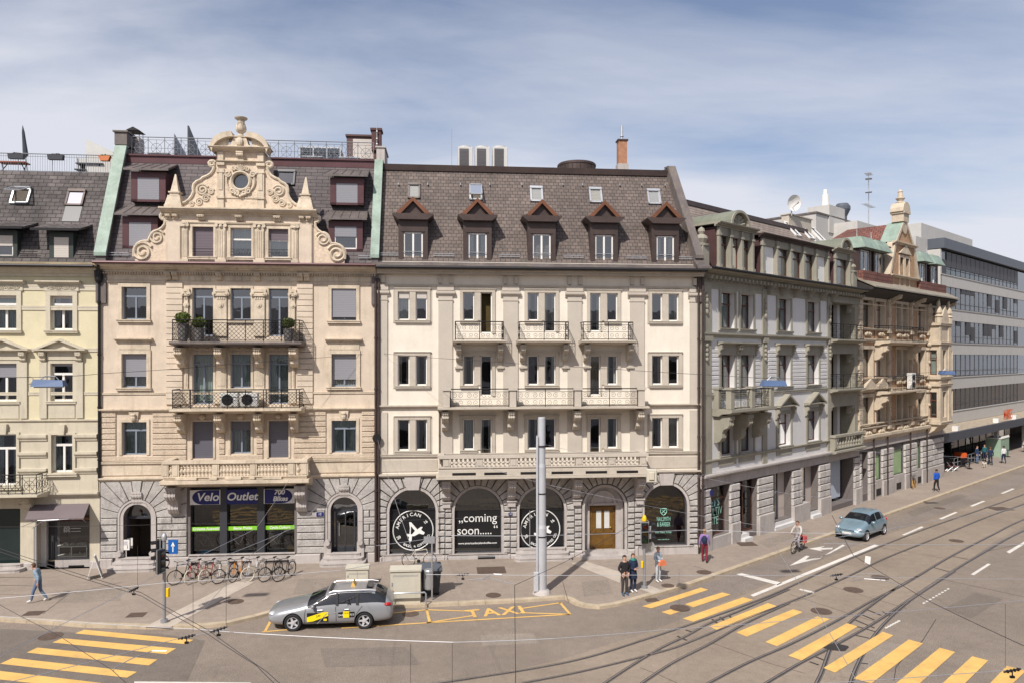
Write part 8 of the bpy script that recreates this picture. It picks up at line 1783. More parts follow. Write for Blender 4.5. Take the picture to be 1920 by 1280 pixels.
# ================= bicycles =================
def bicycle(label,fr_m,loc,rz,lean=0,tyre=None,step=False,steer=0,rack=True,group='bicycles parked by the shop front',basket=False):
    t = thing('bicycle',label,'bicycle',loc,rz,group); t.rotation_euler = (lean,0,rz); ty = tyre or m_tyre; r = .34; B_ = (0,0,.29)
    for nm,x,sr in (('front_wheel',.56,steer),('rear_wheel',-.5,0)):
        w_ = sub(nm,t,(x,0,r),sr); m = MB(); m.tube([((r - .02) * math.cos(i * math.pi / 14),0,(r - .02) * math.sin(i * math.pi / 14)) for i in range(28)],.022,n=6,closed=True); m.build('tyre',ty,w_,smooth=True)
        m = MB(); [m.cyl((.03 * math.cos(a + 1),.02 * (-1) ** i,.03 * math.sin(a + 1)),((r - .03) * math.cos(a),0,(r - .03) * math.sin(a)),.0028,n=3,caps=False) for i,a in enumerate([k * math.pi / 9 for k in range(18)])]; m.cyl((0,-.05,0),(0,.05,0),.025); m.build('spokes',m_zinc,w_)
    m = MB(); hd_ = (.40,0,.86); hb = (.44,0,.68); sd_ = (-.2,0,.78); R_ = (-.5,0,r)
    for a,c,q in ((B_,sd_,.018),(B_,hb,.022),(sd_ if not step else (-.1,0,.5),hd_ if not step else (.43,0,.73),.018),(B_,(-.5,.05,r),.011),(B_,(-.5,-.05,r),.011),(sd_,(-.5,.05,r),.009),(sd_,(-.5,-.05,r),.009),(hd_,hb,.022)): m.cyl(a,c,q,n=7)
    m.build('frame',fr_m,t,smooth=True)
    m = MB(); [m.cyl((.445,s * .045,.66),(.56,s * .05,r),.012,n=6) for s in (1,-1)]; m.cyl((.44,-.05,.67),(.44,.05,.67),.016); m.build('fork',fr_m,t)
    m = MB(); m.cyl(hd_,(.37,0,1.0),.014); m.tube([(.25,-.3,1.0),(.36,-.22,1.03),(.38,0,1.0),(.36,.22,1.03),(.25,.3,1.0)],.013,n=6); m.build('handlebar',m_darkmetal,t,smooth=True)
    m = MB(); m.cyl(sd_,(-.24,0,.92),.013); m.sphere((-.26,0,.94),.13,8,5,(1.1,.6,.28)); m.build('saddle',m_black,t,smooth=True)
    m = MB(); m.lathe([(.09,-.05),(.09,-.045)],B_,16,'y'); m.cyl((0,-.07,.29),(.12,-.07,.18),.01); m.cyl((0,.07,.29),(-.12,.07,.4),.01); m.box(.08,.18,-.16,-.07,.16,.19); m.box(-.17,-.07,.07,.16,.39,.42); m.build('crankset',m_darkmetal,t)
    if rack: m = MB(); [m.cyl((-.3,s * .06,.74),(-.75,s * .06,.72),.008,n=4) for s in (1,-1)]; m.cyl((-.7,.06,.72),(-.5,.05,r),.006); m.cyl((-.7,-.06,.72),(-.5,-.05,r),.006); m.tube([(-.5 + .38 * math.cos(a),0,r + .38 * math.sin(a)) for a in [R(40 + k * 16) for k in range(9)]],.012,n=4); m.build('rack',m_darkmetal,t)
    if basket: m = MB(); m.box(.5,.75,-.15,.15,.72,.92); m.build('basket',m_darkmetal,t)
    return t
fm = lambda n,c: MT(n,c,.35,.2,var=.03,coat=.3)
c_w,c_r,c_b,c_o = fm('white_frame_paint',W(.7,.7,.7)),fm('red_frame_paint',W(.3,.01,.02)),fm('black_frame_paint',W(.02,.02,.022)),fm('orange_frame_paint',W(.65,.22,.01)); m_ctyre = MT('cream_tyre',W(.6,.55,.45),.8)
for (px,py,c,hx,ty,st_,lab) in ((328,1096,c_b,-.4,None,0,'black bicycle with fat tyres, leftmost of the row by the shop'),(356,1095,c_r,-.2,m_ctyre,1,'red bicycle with cream tyres, second from the left in the row'),(383,1094,c_r,-.2,m_ctyre,1,'red bicycle with cream tyres, third from the left in the row'),(410,1093.5,c_w,-.3,None,0,'white bicycle with black tyres in the row by the shop'),(438,1091,c_o,-.2,None,0,'orange bicycle standing among the row by the shop'),(465,1090,c_w,-.3,m_ctyre,1,'white bicycle with cream tyres in the row by the shop'),(497,1090,c_b,-.3,None,0,'black bicycle, second from the right end of the row'),(523,1089.5,c_b,-.3,None,0,'black bicycle at the right end of the row by the shop')):
    p = G(px,py,SW); h_ = Vector((hx,-math.sqrt(1 - hx * hx),0)); q = p - h_ * .56; bicycle(lab,c,(q.x,q.y,SW),math.atan2(h_.y,h_.x),   .06,ty,bool(st_),steer=-.5 if hx < -.25 else -.15,rack=(px != 438),basket=False)
p = G(785,1062,SW); bicycle('cream white town bicycle leaning at the emblem window beside the bin',fm('cream_frame_paint',W(.6,.55,.45)),(p.x,p.y,SW),R(8),-.12,group=None); 
p = G(1715,914,SW); h_ = Vector((-.6,-.8,0)); bicycle('bicycle with an orange yellow wheel by the downpipe of the brick house',c_b,(p.x,p.y,SW),math.atan2(-.8,-.6),.1,fm('yellow_tyre',W(.6,.3,.02)),group=None)
for i,(px,lab) in enumerate(((385,'black bicycle on show behind the left shop pane'),(452,'white bicycle on show behind the middle shop pane'),(522,'grey bicycle on show behind the right shop pane'))):
    for k in range(1): q = b1.loc(b1.X(px,-1),(.8,.75,.8)[i],sw[2] + .12); bicycle(lab,(fm('steel_frame_paint',W(.25,.25,.27)),c_w,fm('grey_frame_paint',W(.3,.3,.32)))[i],q,b1.th + R(160 + i * 12),0,group='bicycles on show in the shop windows')
for i,(px,m_) in enumerate(((388,'blue_box_card'),(548,'brown_box_card'))): q = b1.loc(b1.X(px,-.6),.6,sw[2] + .08); o = MB(); o.boss(-.2,.2,-.15,.15,0,.3 if i else .16,.01); o.box(-.08,.08,-.155,-.15,.05,.15); tag(o.build('cardboard_box',MT(m_,W(.05,.3,.5) if not i else W(.4,.25,.1),.7),loc=q),('small blue box at the foot of the left shop pane','brown box at the foot of the right shop pane')[i],'box')
m = MB(); m.box(sw[0] + .1,sw[1] - .1,.5,1.3,sw[2] + .06,sw[2] + .11); m.build('display_floor',m_curtw,B1)
# jewellery display in the left shop
t = on(b0,'display_case','lit white display case with jewellery in the left shop window','display case',b0.X(138,-.6),.62,b0.Z(1049,b0.X(138))); m = MB()
for z in (.05,.55): m.box(-.75,.75,-.25,.25,z,z + .05)
for x in (-.73,0,.73): m.box(x - .02,x + .02,-.25,-.2,0,.6)
m.build('shelf',m_white,t); rnd = random.Random(2)
for k in range(26): m = MB(); x = rnd.uniform(-.7,.7); z = rnd.choice((.1,.6)); m.lathe([(.03,0),(.05,.04),(.02,.09),(.04,.12)],(x,rnd.uniform(-.2,.1),z),7); m.build('ornament',m_curtw if k % 2 else m_beige_t,t)
# ================= people =================
skin = MT('skin',W(.5,.3,.22),.6,var=.05)
def person(label,loc,rz,h,top,leg,shoe,hair,pose=None,coat=None,group=None,hairlong=False,acc=None):
    t = thing('person',label,'person',loc,rz,group); k = h / 1.75; J = dict(pel=(0,0,.95),wai=(0,0,1.1),che=(0,0,1.3),nb=(0,.01,1.46),nk=(0,0,1.53),hc=(0,-.02,1.63),ht=(0,-.01,1.72))
    for s,S in ((1,'l'),(-1,'r')): J.update({S + 'sh': (s * .17,.01,1.41),S + 'el': (s * .23,.03,1.14),S + 'wr': (s * .24,-.06,.90),S + 'pa': (s * .24,-.09,.83),S + 'hi': (s * .09,0,.9),S + 'kn': (s * .1,-.02,.5),S + 'an': (s * .1,.02,.1),S + 'he': (s * .1,.06,.05),S + 'to': (s * .11,-.16,.04)})
    J.update(pose or {}); E = [('pel','wai'),('wai','che'),('che','nb'),('nb','nk'),('nk','hc'),('hc','ht')]
    Rd = dict(pel=.155,wai=.142,che=.165,nb=.085,nk=.058,hc=.092,ht=.065)
    for S in 'lr':
        E += [('che',S + 'sh'),(S + 'sh',S + 'el'),(S + 'el',S + 'wr'),(S + 'wr',S + 'pa'),('pel',S + 'hi'),(S + 'hi',S + 'kn'),(S + 'kn',S + 'an'),(S + 'an',S + 'to')]
        Rd.update({S + 'sh': .078,S + 'el': .058,S + 'wr': .036,S + 'pa': .034,S + 'hi': .1,S + 'kn': .07,S + 'an': .05,S + 'to': .034}); J.pop(S + 'he')
        w_,p_ = Vector(J[S + 'wr']),Vector(J[S + 'pa']); d = (p_ - w_).normalized(); sd_ = d.cross(Vector((1,0,0))).normalized()
        for i,(o_,l) in enumerate(((-.03,.07),(-.01,.085),(.01,.08),(.03,.065),(.045,.045))):
            n_ = S + 'f%d' % i; b_ = p_ + sd_ * o_ - (d * .03 if i == 4 else d * 0); J[n_] = tuple(b_ + d * l * .5 + sd_ * (.015 if i == 4 else 0)); J[n_ + 'e'] = tuple(b_ + d * l + Vector((0,-.015,0))); E += [(S + 'pa',n_),(n_,n_ + 'e')]; Rd[n_] = Rd[n_ + 'e'] = .0095
    ks = list(J); me = bpy.data.meshes.new('p'); me.from_pydata([tuple(Vector(J[q]) * k) for q in ks],[(ks.index(a),ks.index(b_)) for a,b_ in E],[]); o = bpy.data.objects.new('p',me); COL.objects.link(o); o.modifiers.new('k','SKIN')
    for i,q in enumerate(ks): d = me.skin_vertices[0].data[i]; d.radius = (Rd[q] * k,Rd[q] * k * (.8 if q in ('che','wai','pel') else 1)); d.use_root = q == 'pel'
    s_ = o.modifiers.new('s','SUBSURF'); s_.levels = s_.render_levels = 2; m2 = eval_mesh(o); bpy.data.objects.remove(o)
    bones = [(Vector(J[a]) * k,Vector(J[b_]) * k,a,b_) for a,b_ in E]; mb = MB(); mb.v = [tuple(v.co) for v in m2.vertices]
    for p in m2.polygons:
        c = p.center; best = min(bones,key=lambda q: ((c - q[0]) - (q[1] - q[0]) * max(0,min(1,(c - q[0]).dot(q[1] - q[0]) / (q[1] - q[0]).length_squared))).length); a,b_ = best[2],best[3]
        z = 0 if b_ in ('nk','hc','ht') or b_[1:] == 'pa' or b_[1:2] == 'f' else (3 if b_[1:] == 'to' else (2 if b_[1:] in ('hi','kn','an') or (b_ == 'wai' and c.z < .98 * k) else 1))
        mb.f.append(list(p.vertices)); mb.m.append(z)
    mb.build('body',[skin,top,leg,shoe],t,smooth=80)
    hc = Vector(J['hc']) * k; m = MB(); m.sphere((hc.x,hc.y + .018,hc.z + .03),.105 * k,12,8,(.92,1.0,1.02)); m.v = [v for v in m.v]; F_ = [f for f in m.f if sum(m.v[i][2] for i in f) / 4 > hc.z + .055 or sum(m.v[i][1] for i in f) / 4 > hc.y + (.0 if hairlong else .035)]; m.f = F_; m.m = [0] * len(F_); m.build('hair',hair,t,smooth=True)
    m = MB(); m.sphere((hc.x,hc.y - .105 * k,hc.z - .01),.018,6,4,(.7,1,1.3)); m.build('nose',skin,t)
    for s in (-1,1): m = MB(); m.sphere((hc.x + s * .035,hc.y - .088 * k,hc.z + .018),.011,6,4); m.build('eye',m_black,t)
    if coat: m = MB(); m.lathe([(.2 * k,.62 * k),(.215 * k,.66 * k),(.175 * k,1.0 * k),(.165 * k,1.2 * k),(.17 * k,1.35 * k),(.1 * k,1.46 * k)],n=16,caps=False); m.v = [(x,y * .75,z) for x,y,z in m.v]; m.build('coat',coat,t,smooth=True)
    return t
cm_ = lambda n,c,v=.12: MT(n,c,.85,var=v,vs=5)
jeans,dkt,navy,blk,wht = cm_('blue_jeans',W(.10,.15,.24)),cm_('charcoal_trousers',W(.045,.04,.04)),cm_('navy_cloth',W(.015,.025,.06)),cm_('black_cloth',W(.018,.016,.018)),cm_('white_shoes',W(.6,.58,.56))
brown_h,grey_h,blond_h = cm_('brown_hair',W(.10,.05,.025)),cm_('short_dark_hair',W(.04,.025,.018)),cm_('auburn_hair',W(.22,.11,.05))
walk = lambda a: {'lkn': (.1,-.16 * a,.52),'lan': (.1,-.24 * a,.12),'lto': (.11,-.42 * a,.06),'rkn': (-.1,.04 * a,.5),'ran': (-.1,.3 * a,.14),'rto': (-.11,.16 * a,.04),'lel': (.24,.1 * a,1.15),'lwr': (.26,.08 * a,.92),'lpa': (.26,.08 * a,.84),'rel': (-.24,-.02 * a,1.14),'rwr': (-.25,-.18 * a,.95),'rpa': (-.25,-.24 * a,.89)}
front = {'lel': (.25,.02,1.16),'lwr': (.1,-.2,1.12),'lpa': (.04,-.23,1.12),'rel': (-.25,.02,1.16),'rwr': (-.1,-.2,1.08),'rpa': (-.04,-.23,1.09)}
pock = {'lel': (.27,.05,1.16),'lwr': (.17,-.08,.98),'lpa': (.14,-.11,.94),'rel': (-.27,.05,1.16),'rwr': (-.17,-.08,.98),'rpa': (-.14,-.11,.94)}
def at_g(px,py,z=SW): p = G(px,py,z); return (p.x,p.y,z)
denim = cm_('pale_denim_jacket',W(.22,.30,.38),.3)
wk = walk(1.0); wk.update({'nb': (0,-.12,1.43),'nk': (0,-.17,1.49),'hc': (0,-.22,1.57),'ht': (0,-.23,1.66),'che': (0,-.06,1.28),'lsh': (.17,-.08,1.39),'rsh': (-.17,-.08,1.39)})
person('walking person in pale denim jacket and jeans with white shoes on the left pavement',at_g(72,1128),R(-80),1.72,denim,jeans,wht,brown_h,wk)
person('bearded man in black jacket waiting at the kerb, left of the couple',at_g(1171,1115),R(25),1.76,blk,dkt,cm_('blue_trainers',W(.04,.09,.16)),grey_h,pock)
WN = person('woman in dark navy coat with green scarf waiting beside the signal pole',at_g(1187,1109),R(30),1.72,navy,navy,wht,brown_h,front,coat=navy,hairlong=True)
m = MB(); m.lathe([(.09,1.38),(.13,1.43),(.12,1.5),(.08,1.53)],n=12,caps=False); m.build('scarf',cm_('teal_green_scarf',W(.03,.18,.15),.3),WN,smooth=True)
person('woman in light blue jacket and pale trousers waiting right of the signal',at_g(1234,1090),R(35),1.64,cm_('light_blue_jacket',W(.45,.56,.64)),cm_('pale_grey_trousers',W(.42,.44,.46)),wht,blond_h,front,hairlong=True)
p = G(1234,1090,SW); bg_ = thing('handbag','orange handbag held by the woman in light blue','bag',(p.x + .16,p.y - .2,SW + .82),R(25)); m = MB(); m.prism([(-.19,0),(.19,0),(.16,.2),(.08,.25),(-.08,.25),(-.16,.2)],-.06,.06,'y'); m.build('pouch',cm_('orange_leather',W(.65,.19,.09)),bg_); m = MB(); m.tube([(.08 * math.cos(a),0,.24 + .1 * math.sin(a)) for a in [i * math.pi / 8 for i in range(9)]],.01,n=5); m.build('handle',bpy.data.materials['orange_leather'],bg_)
PP = person('person in lilac shirt and dark red trousers with a dark backpack near the corner',at_g(1321,1054),R(165),1.72,cm_('lilac_shirt',W(.25,.16,.38)),cm_('dark_red_trousers',W(.17,.015,.03)),blk,blond_h,walk(.5))
m = MB(); m.sphere((0,.2,1.22),.17,10,7,(.85,.6,1.25)); m.build('backpack',navy,PP,smooth=True)
person('person in bright blue jacket and dark trousers on the pavement by the brick house',at_g(1756,921),R(190),1.76,cm_('bright_blue_jacket',W(.01,.08,.42)),blk,wht,grey_h,walk(.6))
person('person in navy clothes walking a white dog before the canopy',at_g(1857,871),R(160),1.76,navy,navy,blk,brown_h,walk(.8))
person('person in white shirt and navy trousers, rightmost on the far pavement',at_g(1882,868),R(185),1.74,cm_('white_tshirt',W(.62,.62,.64)),navy,blk,grey_h,walk(.5))
person('person in dark blue jacket standing under the canopy, beside the barrier',at_g(1832,868),R(30),1.74,cm_('dark_blue_jacket',W(.02,.04,.10)),jeans,blk,brown_h)
person('person in teal jacket standing under the canopy near the green kiosk',at_g(1846,864),R(-50),1.7,cm_('teal_jacket',W(.02,.10,.12)),navy,blk,grey_h)
# cyclist
p = G(1480,1041); q = G(1512,1027); h_ = (p - q).normalized(); c0 = (p + q) / 2; rzb = math.atan2(h_.y,h_.x)
bicycle('grey town bicycle ridden along the kerb toward the crossing',fm('pale_grey_frame_paint',W(.35,.33,.32)),(c0.x,c0.y,0),rzb,group=None)
rp = {'pel': (0,.18,.98),'wai': (0,.14,1.1),'che': (0,.04,1.3),'nb': (0,-.02,1.45),'nk': (0,-.05,1.51),'hc': (0,-.09,1.61),'ht': (0,-.08,1.7),'lsh': (.17,0,1.4),'rsh': (-.17,0,1.4),'lel': (.25,-.16,1.2),'rel': (-.25,-.16,1.2),'lwr': (.26,-.3,1.05),'rwr': (-.26,-.3,1.05),'lpa': (.27,-.34,1.03),'rpa': (-.27,-.34,1.03),'lhi': (.09,.16,.93),'rhi': (-.09,.16,.93),'lkn': (.1,-.2,.72),'lan': (.11,-.08,.3),'lto': (.11,-.24,.24),'rkn': (-.1,-.14,.62),'ran': (-.11,.1,.44),'rto': (-.11,-.05,.42)}
person('cyclist in pale shirt and light trousers riding beside the kerb',(c0.x,c0.y,0),rzb + math.pi / 2,1.72,cm_('pale_shirt',W(.45,.42,.40)),cm_('light_patterned_trousers',W(.32,.28,.30)),m_tyre,brown_h,rp)
b_ = c0 - h_ * .62; t = thing('pannier_bag','red pannier bag hung on the rear rack of the moving bicycle','bag',(b_.x,b_.y,.42),rzb); m = MB(); m.boss(-.18,.18,-.16,-.06,0,.34,.03); m.boss(-.18,.18,.06,.16,0,.34,.03); m.box(-.15,.15,-.08,.08,.3,.36); m.build('bag',cm_('coral_red_canvas',W(.55,.10,.10)),t)
# dog
dp = at_g(1846,876); t = thing('dog','small white dog on the lead of the person in navy','dog',dp,R(215)); J = [(-.25,0,.36),(0,0,.36),(.24,0,.38),(.36,0,.48),(.46,0,.47),(-.38,0,.48)] + [(x + dx,s * .07,z) for x,zs2 in ((.22,((0,.22),(.0,.03))),(-.25,((.04,.22),(-.03,.03)))) for s in (1,-1) for dx,z in zs2]
ed = [(0,1),(1,2),(2,3),(3,4),(0,5),(2,6),(6,7),(2,8),(8,9),(0,10),(10,11),(0,12),(12,13)]; me = bpy.data.meshes.new('d'); me.from_pydata(J,ed,[]); o = bpy.data.objects.new('d',me); COL.objects.link(o); o.modifiers.new('k','SKIN'); rr_ = [.1,.1,.11,.075,.04,.015] + [.035,.02] * 4
for i,r_ in enumerate(rr_): me.skin_vertices[0].data[i].radius = (r_,r_); me.skin_vertices[0].data[i].use_root = i == 1
o.modifiers.new('s','SUBSURF').render_levels = 1; m2 = eval_mesh(o); bpy.data.objects.remove(o); mb = MB(); mb.v = [tuple(v.co) for v in m2.vertices]; mb.f = [list(p.vertices) for p in m2.polygons]; mb.m = [0] * len(mb.f); mb.build('body',cm_('white_fur',W(.6,.55,.48)),t,smooth=80)
for s in (1,-1): m = MB(); m.prism([(.33,.53),(.38,.53),(.34,.61)],s * .04 - .01,s * .04 + .01,'y'); m.build('ear',bpy.data.materials['white_fur'],t)
# ================= street furniture =================
def at_g2(px,py,z=SW): return at_g(px,py,z)
t = thing('mast','thick grey steel mast standing on the pavement before the emblem window','mast',at_g(1015.5,1111)); m = MB(); m.lathe([(.225,0),(.225,2.9),(.195,3.05),(.19,5.6),(.165,5.75),(.16,7.75),(.15,7.8)],n=24); m.build('pole',m_mast,t,smooth=.5); m = MB(); m.lathe([(.42,0),(.36,.12),(.26,.2)],n=20); m.build('concrete_foot',m_greys,t)
m = MB(); m.cyl((-.2,-.2,0),(-.2,-.2,7.0),.05,n=10); m.boss(-.36,-.14,-.3,-.14,.15,1.0,.02); m.build('cable_pipe',m_mast,t); m = MB(); [m.cyl((0,0,z),(0,0,z + .05),.21 + (.03 if z < 3 else 0),n=20) for z in (2.5,4.4,6.5)]; m.build('clamp_ring',m_darkmetal,t)
def signal(px,py,label,top,heads,cap):
    t = thing('traffic_signal',label,'traffic light',at_g(px,py)); m = MB(); m.cyl((0,0,0),(0,0,top),.065,n=12); m.cyl((0,0,0),(0,0,.12),.14,n=12); m.build('pole',m_greymetal,t)
    m = MB(); m.lathe([(.1,0),(.11,.12),(.07,.24),(.02,.28)],(0,0,top),12); m.build('beacon',cap,t,smooth=True)
    for (dx,dy,z,rz,sc) in heads:
        h_ = sub('signal_head',t,(dx,dy,z),rz); m = MB(); m.boss(-.15,.15,-.12,.1,0,.92,.03); m.build('housing',m_black,h_); m = MB(); m.box(-.19,.19,.0,.03,-.03,.95); m.build('backing_plate',m_zinc,h_)
        for k,c in enumerate(((.02,.12,.03),(.14,.09,.01),(.2,.02,.01))):
            m = MB(); m.lathe([(.1,-.125),(.02,-.13)],(0,0,.16 + .3 * k),12,'y'); m.build('lens',MT('dark_lens_%s' % ('green','amber','red')[k],c + (1,),.3,var=0),h_)
            m = MB(); m.add([(.12 * math.cos(a),y,.16 + .3 * k + .12 * math.sin(a)) for y in (-.12,-.3) for a in [math.pi * q / 8 for q in range(9)]],[(q,q + 1,q + 10,q + 9) for q in range(8)]); m.build('visor',m_black,h_)
    return t
m_yc = MT('yellow_plastic',W(.8,.5,.01),.4,var=0)
t = signal(1208,1102,'traffic signal with yellow cap standing beside the waiting people',3.05,((-.02,-.22,2.1,0,1),(.19,.06,2.1,R(90),1)),m_yc)
m = MB(); m.boss(-.16,-.06,-.12,0,.95,1.25,.02); m.build('push_button',m_yc,t); m = MB(); m.lathe([(.3,.0),(.3,.02)],(.2,.1,1.85),20,'y'); m.lathe([(.2,-.01),(.2,.03)],(.2,.1,1.85),16,'y'); m.build('round_sign',m_zinc,t); m = MB(); m.boss(.07,.3,-.1,.1,2.25,2.5,.02); m.boss(.07,.3,-.1,.1,2.6,2.85,.02); m.build('control_box',m_zinc,t)
t = signal(308,1166,'traffic signal with blue arrow sign at the left crossing',3.25,((-.22,.05,2.35,R(-60),1),(-.05,-.2,2.0,R(75),1)),m_zinc)
m = MB(); m.boss(.08,.18,-.05,.1,1.0,1.35,.02); m.build('push_button',m_yc,t); m = MB(); m.box(.18,.56,-.06,-.03,2.72,3.28); sg = m.build('arrow_sign',MT('blue_sign',W(.01,.1,.36),.4,var=0),t); m = MB(); m.box(.35,.39,-.066,-.062,2.8,3.05); m.add([(.29,-.066,3.02),(.45,-.066,3.02),(.37,-.066,3.2)],[(0,1,2)]); m.build('arrow',m_vwhite,sg); m = MB(); m.tube([(-.1 + .3 * math.cos(a),0,2.4 + .3 * math.sin(a)) for a in [i * math.pi / 8 for i in range(16)]],.02,n=4,closed=True); m.build('hoop',m_greymetal,t)
# white blinker on the left beacon is the same cap; cabinets, bins and barrier
m_cab = MT('pale_cream_grp',W(.50,.47,.39),.5,var=.06,streak=.2,dirt=W(.3,.26,.2))
for px,py,w_,d_,h_,lab in ((670,1100,1.0,.4,.95,'pale utility cabinet behind the taxi, the smaller one'),(760.5,1130,1.28,.42,1.5,'pale utility cabinet right of the taxi, the taller one')):
    t = thing('utility_cabinet',lab,'cabinet',at_g(px,py),FL.th); m = MB(); m.box(-w_ / 2 + .02,w_ / 2 - .02,-.0,d_,0,.14); m.boss(-w_ / 2,w_ / 2,-.03,d_,.14,h_ - .14,.015); m.build('body',m_cab,t); m = MB(); m.prism([(-.08,h_ - .14),(-.08,h_ - .06),(d_ + .04,h_),(d_ + .04,h_ - .14)],-w_ / 2 - .03,w_ / 2 + .03,'x'); m.build('lid',m_cab,t)
    m = MB(); m.box(-.008,.008,-.036,-.02,.2,h_ - .2) if w_ < 1.1 else None; m.box(-w_ / 2 + .05,-w_ / 2 + .1,-.05,-.03,h_ * .5,h_ * .6); [m.box(-w_ / 2 + .1,w_ / 2 - .1,-.034,-.03,h_ - .3 - .03 * k,h_ - .29 - .03 * k) for k in range(3)]; m.build('handle',m_zinc,t)
t = thing('wheelie_bin','dark grey wheeled rubbish container beside the tall cabinet','bin',at_g(806,1112),FL.th + R(8)); m = MB(); a,c = .36,.46
m.add([(-a,-.3,.12),(a,-.3,.12),(a,.3,.12),(-a,.3,.12),(-c,-.4,1.12),(c,-.4,1.12),(c,.4,1.12),(-c,.4,1.12)],[(0,3,2,1),(0,1,5,4),(1,2,6,5),(2,3,7,6),(3,0,4,7),(4,5,6,7)]); m.box(-c - .03,c + .03,-.44,.44,1.06,1.12); m_bin = MT('dark_grey_plastic',W(.04,.045,.055),.5,var=.08); m.build('body',m_bin,t)
m = MB(); m.prism([(-.46,1.12),(-.44,1.2),(.1,1.34),(.44,1.28),(.46,1.12)],-c - .04,c + .04,'x'); m.build('lid',MT('mid_grey_plastic',W(.09,.10,.12),.5,var=.08),t)
for x,y in ((-.3,-.25),(.3,-.25),(-.3,.25),(.3,.25)): m = MB(); m.lathe([(.09,-.03),(.09,.03)],(x,y,.09),12,'y'); m.build('wheel',m_tyre,t)
t = thing('litter_bin','steel litter bin on a thin pole at the kerb beside the container','bin',at_g(810,1124)); m = MB(); m.cyl((0,0,0),(0,0,2.75),.035,n=8); m.build('pole',m_zinc,t); m = MB(); m.lathe([(.18,.45),(.2,.5),(.2,1.25),(.17,1.3)],(-.16,.1,0),18); m.build('drum',m_zinc,t,smooth=.5); m = MB(); m.box(-.35,.12,-.05,-.03,2.45,2.75); m.build('plate',m_zinc,t)
t = thing('barrier_rail','low galvanised barrier rail before the tall cabinet','barrier',at_g(765,1135),FL.th); m = MB(); m.tube([(-.75,0,0),(-.75,0,.5),(-.7,0,.55),(.7,0,.55),(.75,0,.5),(.75,0,0)],.035,n=8); m.build('rail',m_zinc,t,smooth=True)
t = thing('sandwich_board','white folding advertising board standing between the left shop and the steps','sign board',at_g(178,1083),FL.th + R(20))
for s in (1,-1):
    M_ = Matrix.Rotation(R(17 * s),4,'Y'); M_ = Matrix.Translation((0,0,1.12)) @ M_ @ Matrix.Translation((0,0,-1.12)); m = MB(M_); [m.box(s * .02 - .015,s * .02 + .015,y,y + .05,0,1.12) for y in (-.32,.27)]; m.box(s * .02 - .015,s * .02 + .015,-.32,.32,1.07,1.12); m.box(s * .02 - .015,s * .02 + .015,-.32,.32,.08,.12); o = m.build('leg_frame',m_white,t); m = MB(M_); m.box(s * .02 - .006,s * .02 + .006,-.28,.28,.12,1.07); p_ = m.build('panel',MT('printed_grey_poster',W(.4,.4,.42),.6,var=.3,vs=4),o)
    m = MB(M_); [m.box(s * .03 - .002,s * .03 + .002,-.2 + .03 * (k % 3),.2 - .05 * (k % 2),.3 + k * .11,.33 + k * .11) for k in range(6)]; m.build('print',m_black,p_)
# terrace under the canopy at the right
m_reds = MT('orange_red_plastic',W(.6,.1,.02),.5)
t = thing('market_cabin','pale green kiosk with a white scalloped roof edge under the canopy','kiosk',at_g(1872,853),FR3.th); m = MB(); m.box(-1.5,1.5,-.6,.8,0,1.9); m.build('body',MT('pale_green_board',W(.26,.36,.27),.7),t); m = MB(); [m.prism([(-1.5 + .375 * k,1.9),(-1.3 + .375 * k,1.9),(-1.32 + .375 * k,2.15),(-1.48 + .375 * k,2.15)],-.66,-.6,'y') for k in range(8)]; m.box(-1.55,1.55,-.65,.85,1.9,1.97); m.build('awning_edge',m_white,t)
t = thing('steel_barrier','long low steel barrier enclosing the terrace beyond the brick house','barrier',at_g(1815,871),FR3.th); m = MB(); [m.cyl((-4,0,z),(4,0,z),.03,n=5) for z in (.15,.6,1.0)]; [m.cyl((-4 + k * 1.0,0,0),(-4 + k,0,1.0),.025,n=5) for k in range(9)]; m.cyl((-4,0,.6),(-4,1.8,.6),.03,n=5); m.cyl((-4,0,1),(-4,1.8,1),.03,n=5); m.build('rail',m_greymetal,t)
t = thing('cargo_trike','delivery tricycle with an orange red box inside the terrace barrier','tricycle',at_g(1801,874),FR3.th + R(60)); m = MB(); m.boss(-.4,.4,-.35,.35,.9,1.35,.03); m.build('box',m_reds,t); m = MB(); m.boss(-.45,.45,-.38,.38,.4,.9,.03); m.build('tray',m_darkmetal,t)
for x,y in ((-.3,-.42),(-.3,.42),(.75,0)): m = MB(); m.tube([(x + .27 * math.cos(a),y,.28 + .27 * math.sin(a)) for a in [i * math.pi / 8 for i in range(16)]],.03,n=5,closed=True); m.build('wheel',m_tyre,t)
for i,(px,lab) in enumerate(((1781,'dark red folding chair leaning at the terrace corner, left one'),(1791,'dark red folding chair leaning at the terrace corner, right one'))):
    t = thing('folding_chair',lab,'chair',at_g(px,882),FR3.th + R(40),'folding chairs at the terrace corner'); m = MB(); [m.tube([(s * .2,-.3,0),(s * .2,.35,.85)],.025,n=5) for s in (1,-1)]; [m.tube([(s * .18,.3,0),(s * .18,-.2,.45)],.025,n=5) for s in (1,-1)]; m.build('leg_frame',m_zinc,t); m = MB(); m.box(-.2,.2,-.2,.2,.42,.46); m.add([(-.2,.2,.55),(.2,.2,.55),(.2,.36,.87),(-.2,.36,.87)],[(0,1,2,3)]); m.build('seat',MT('dark_red_slats',W(.14,.02,.02),.6),t)
rnd = random.Random(9)
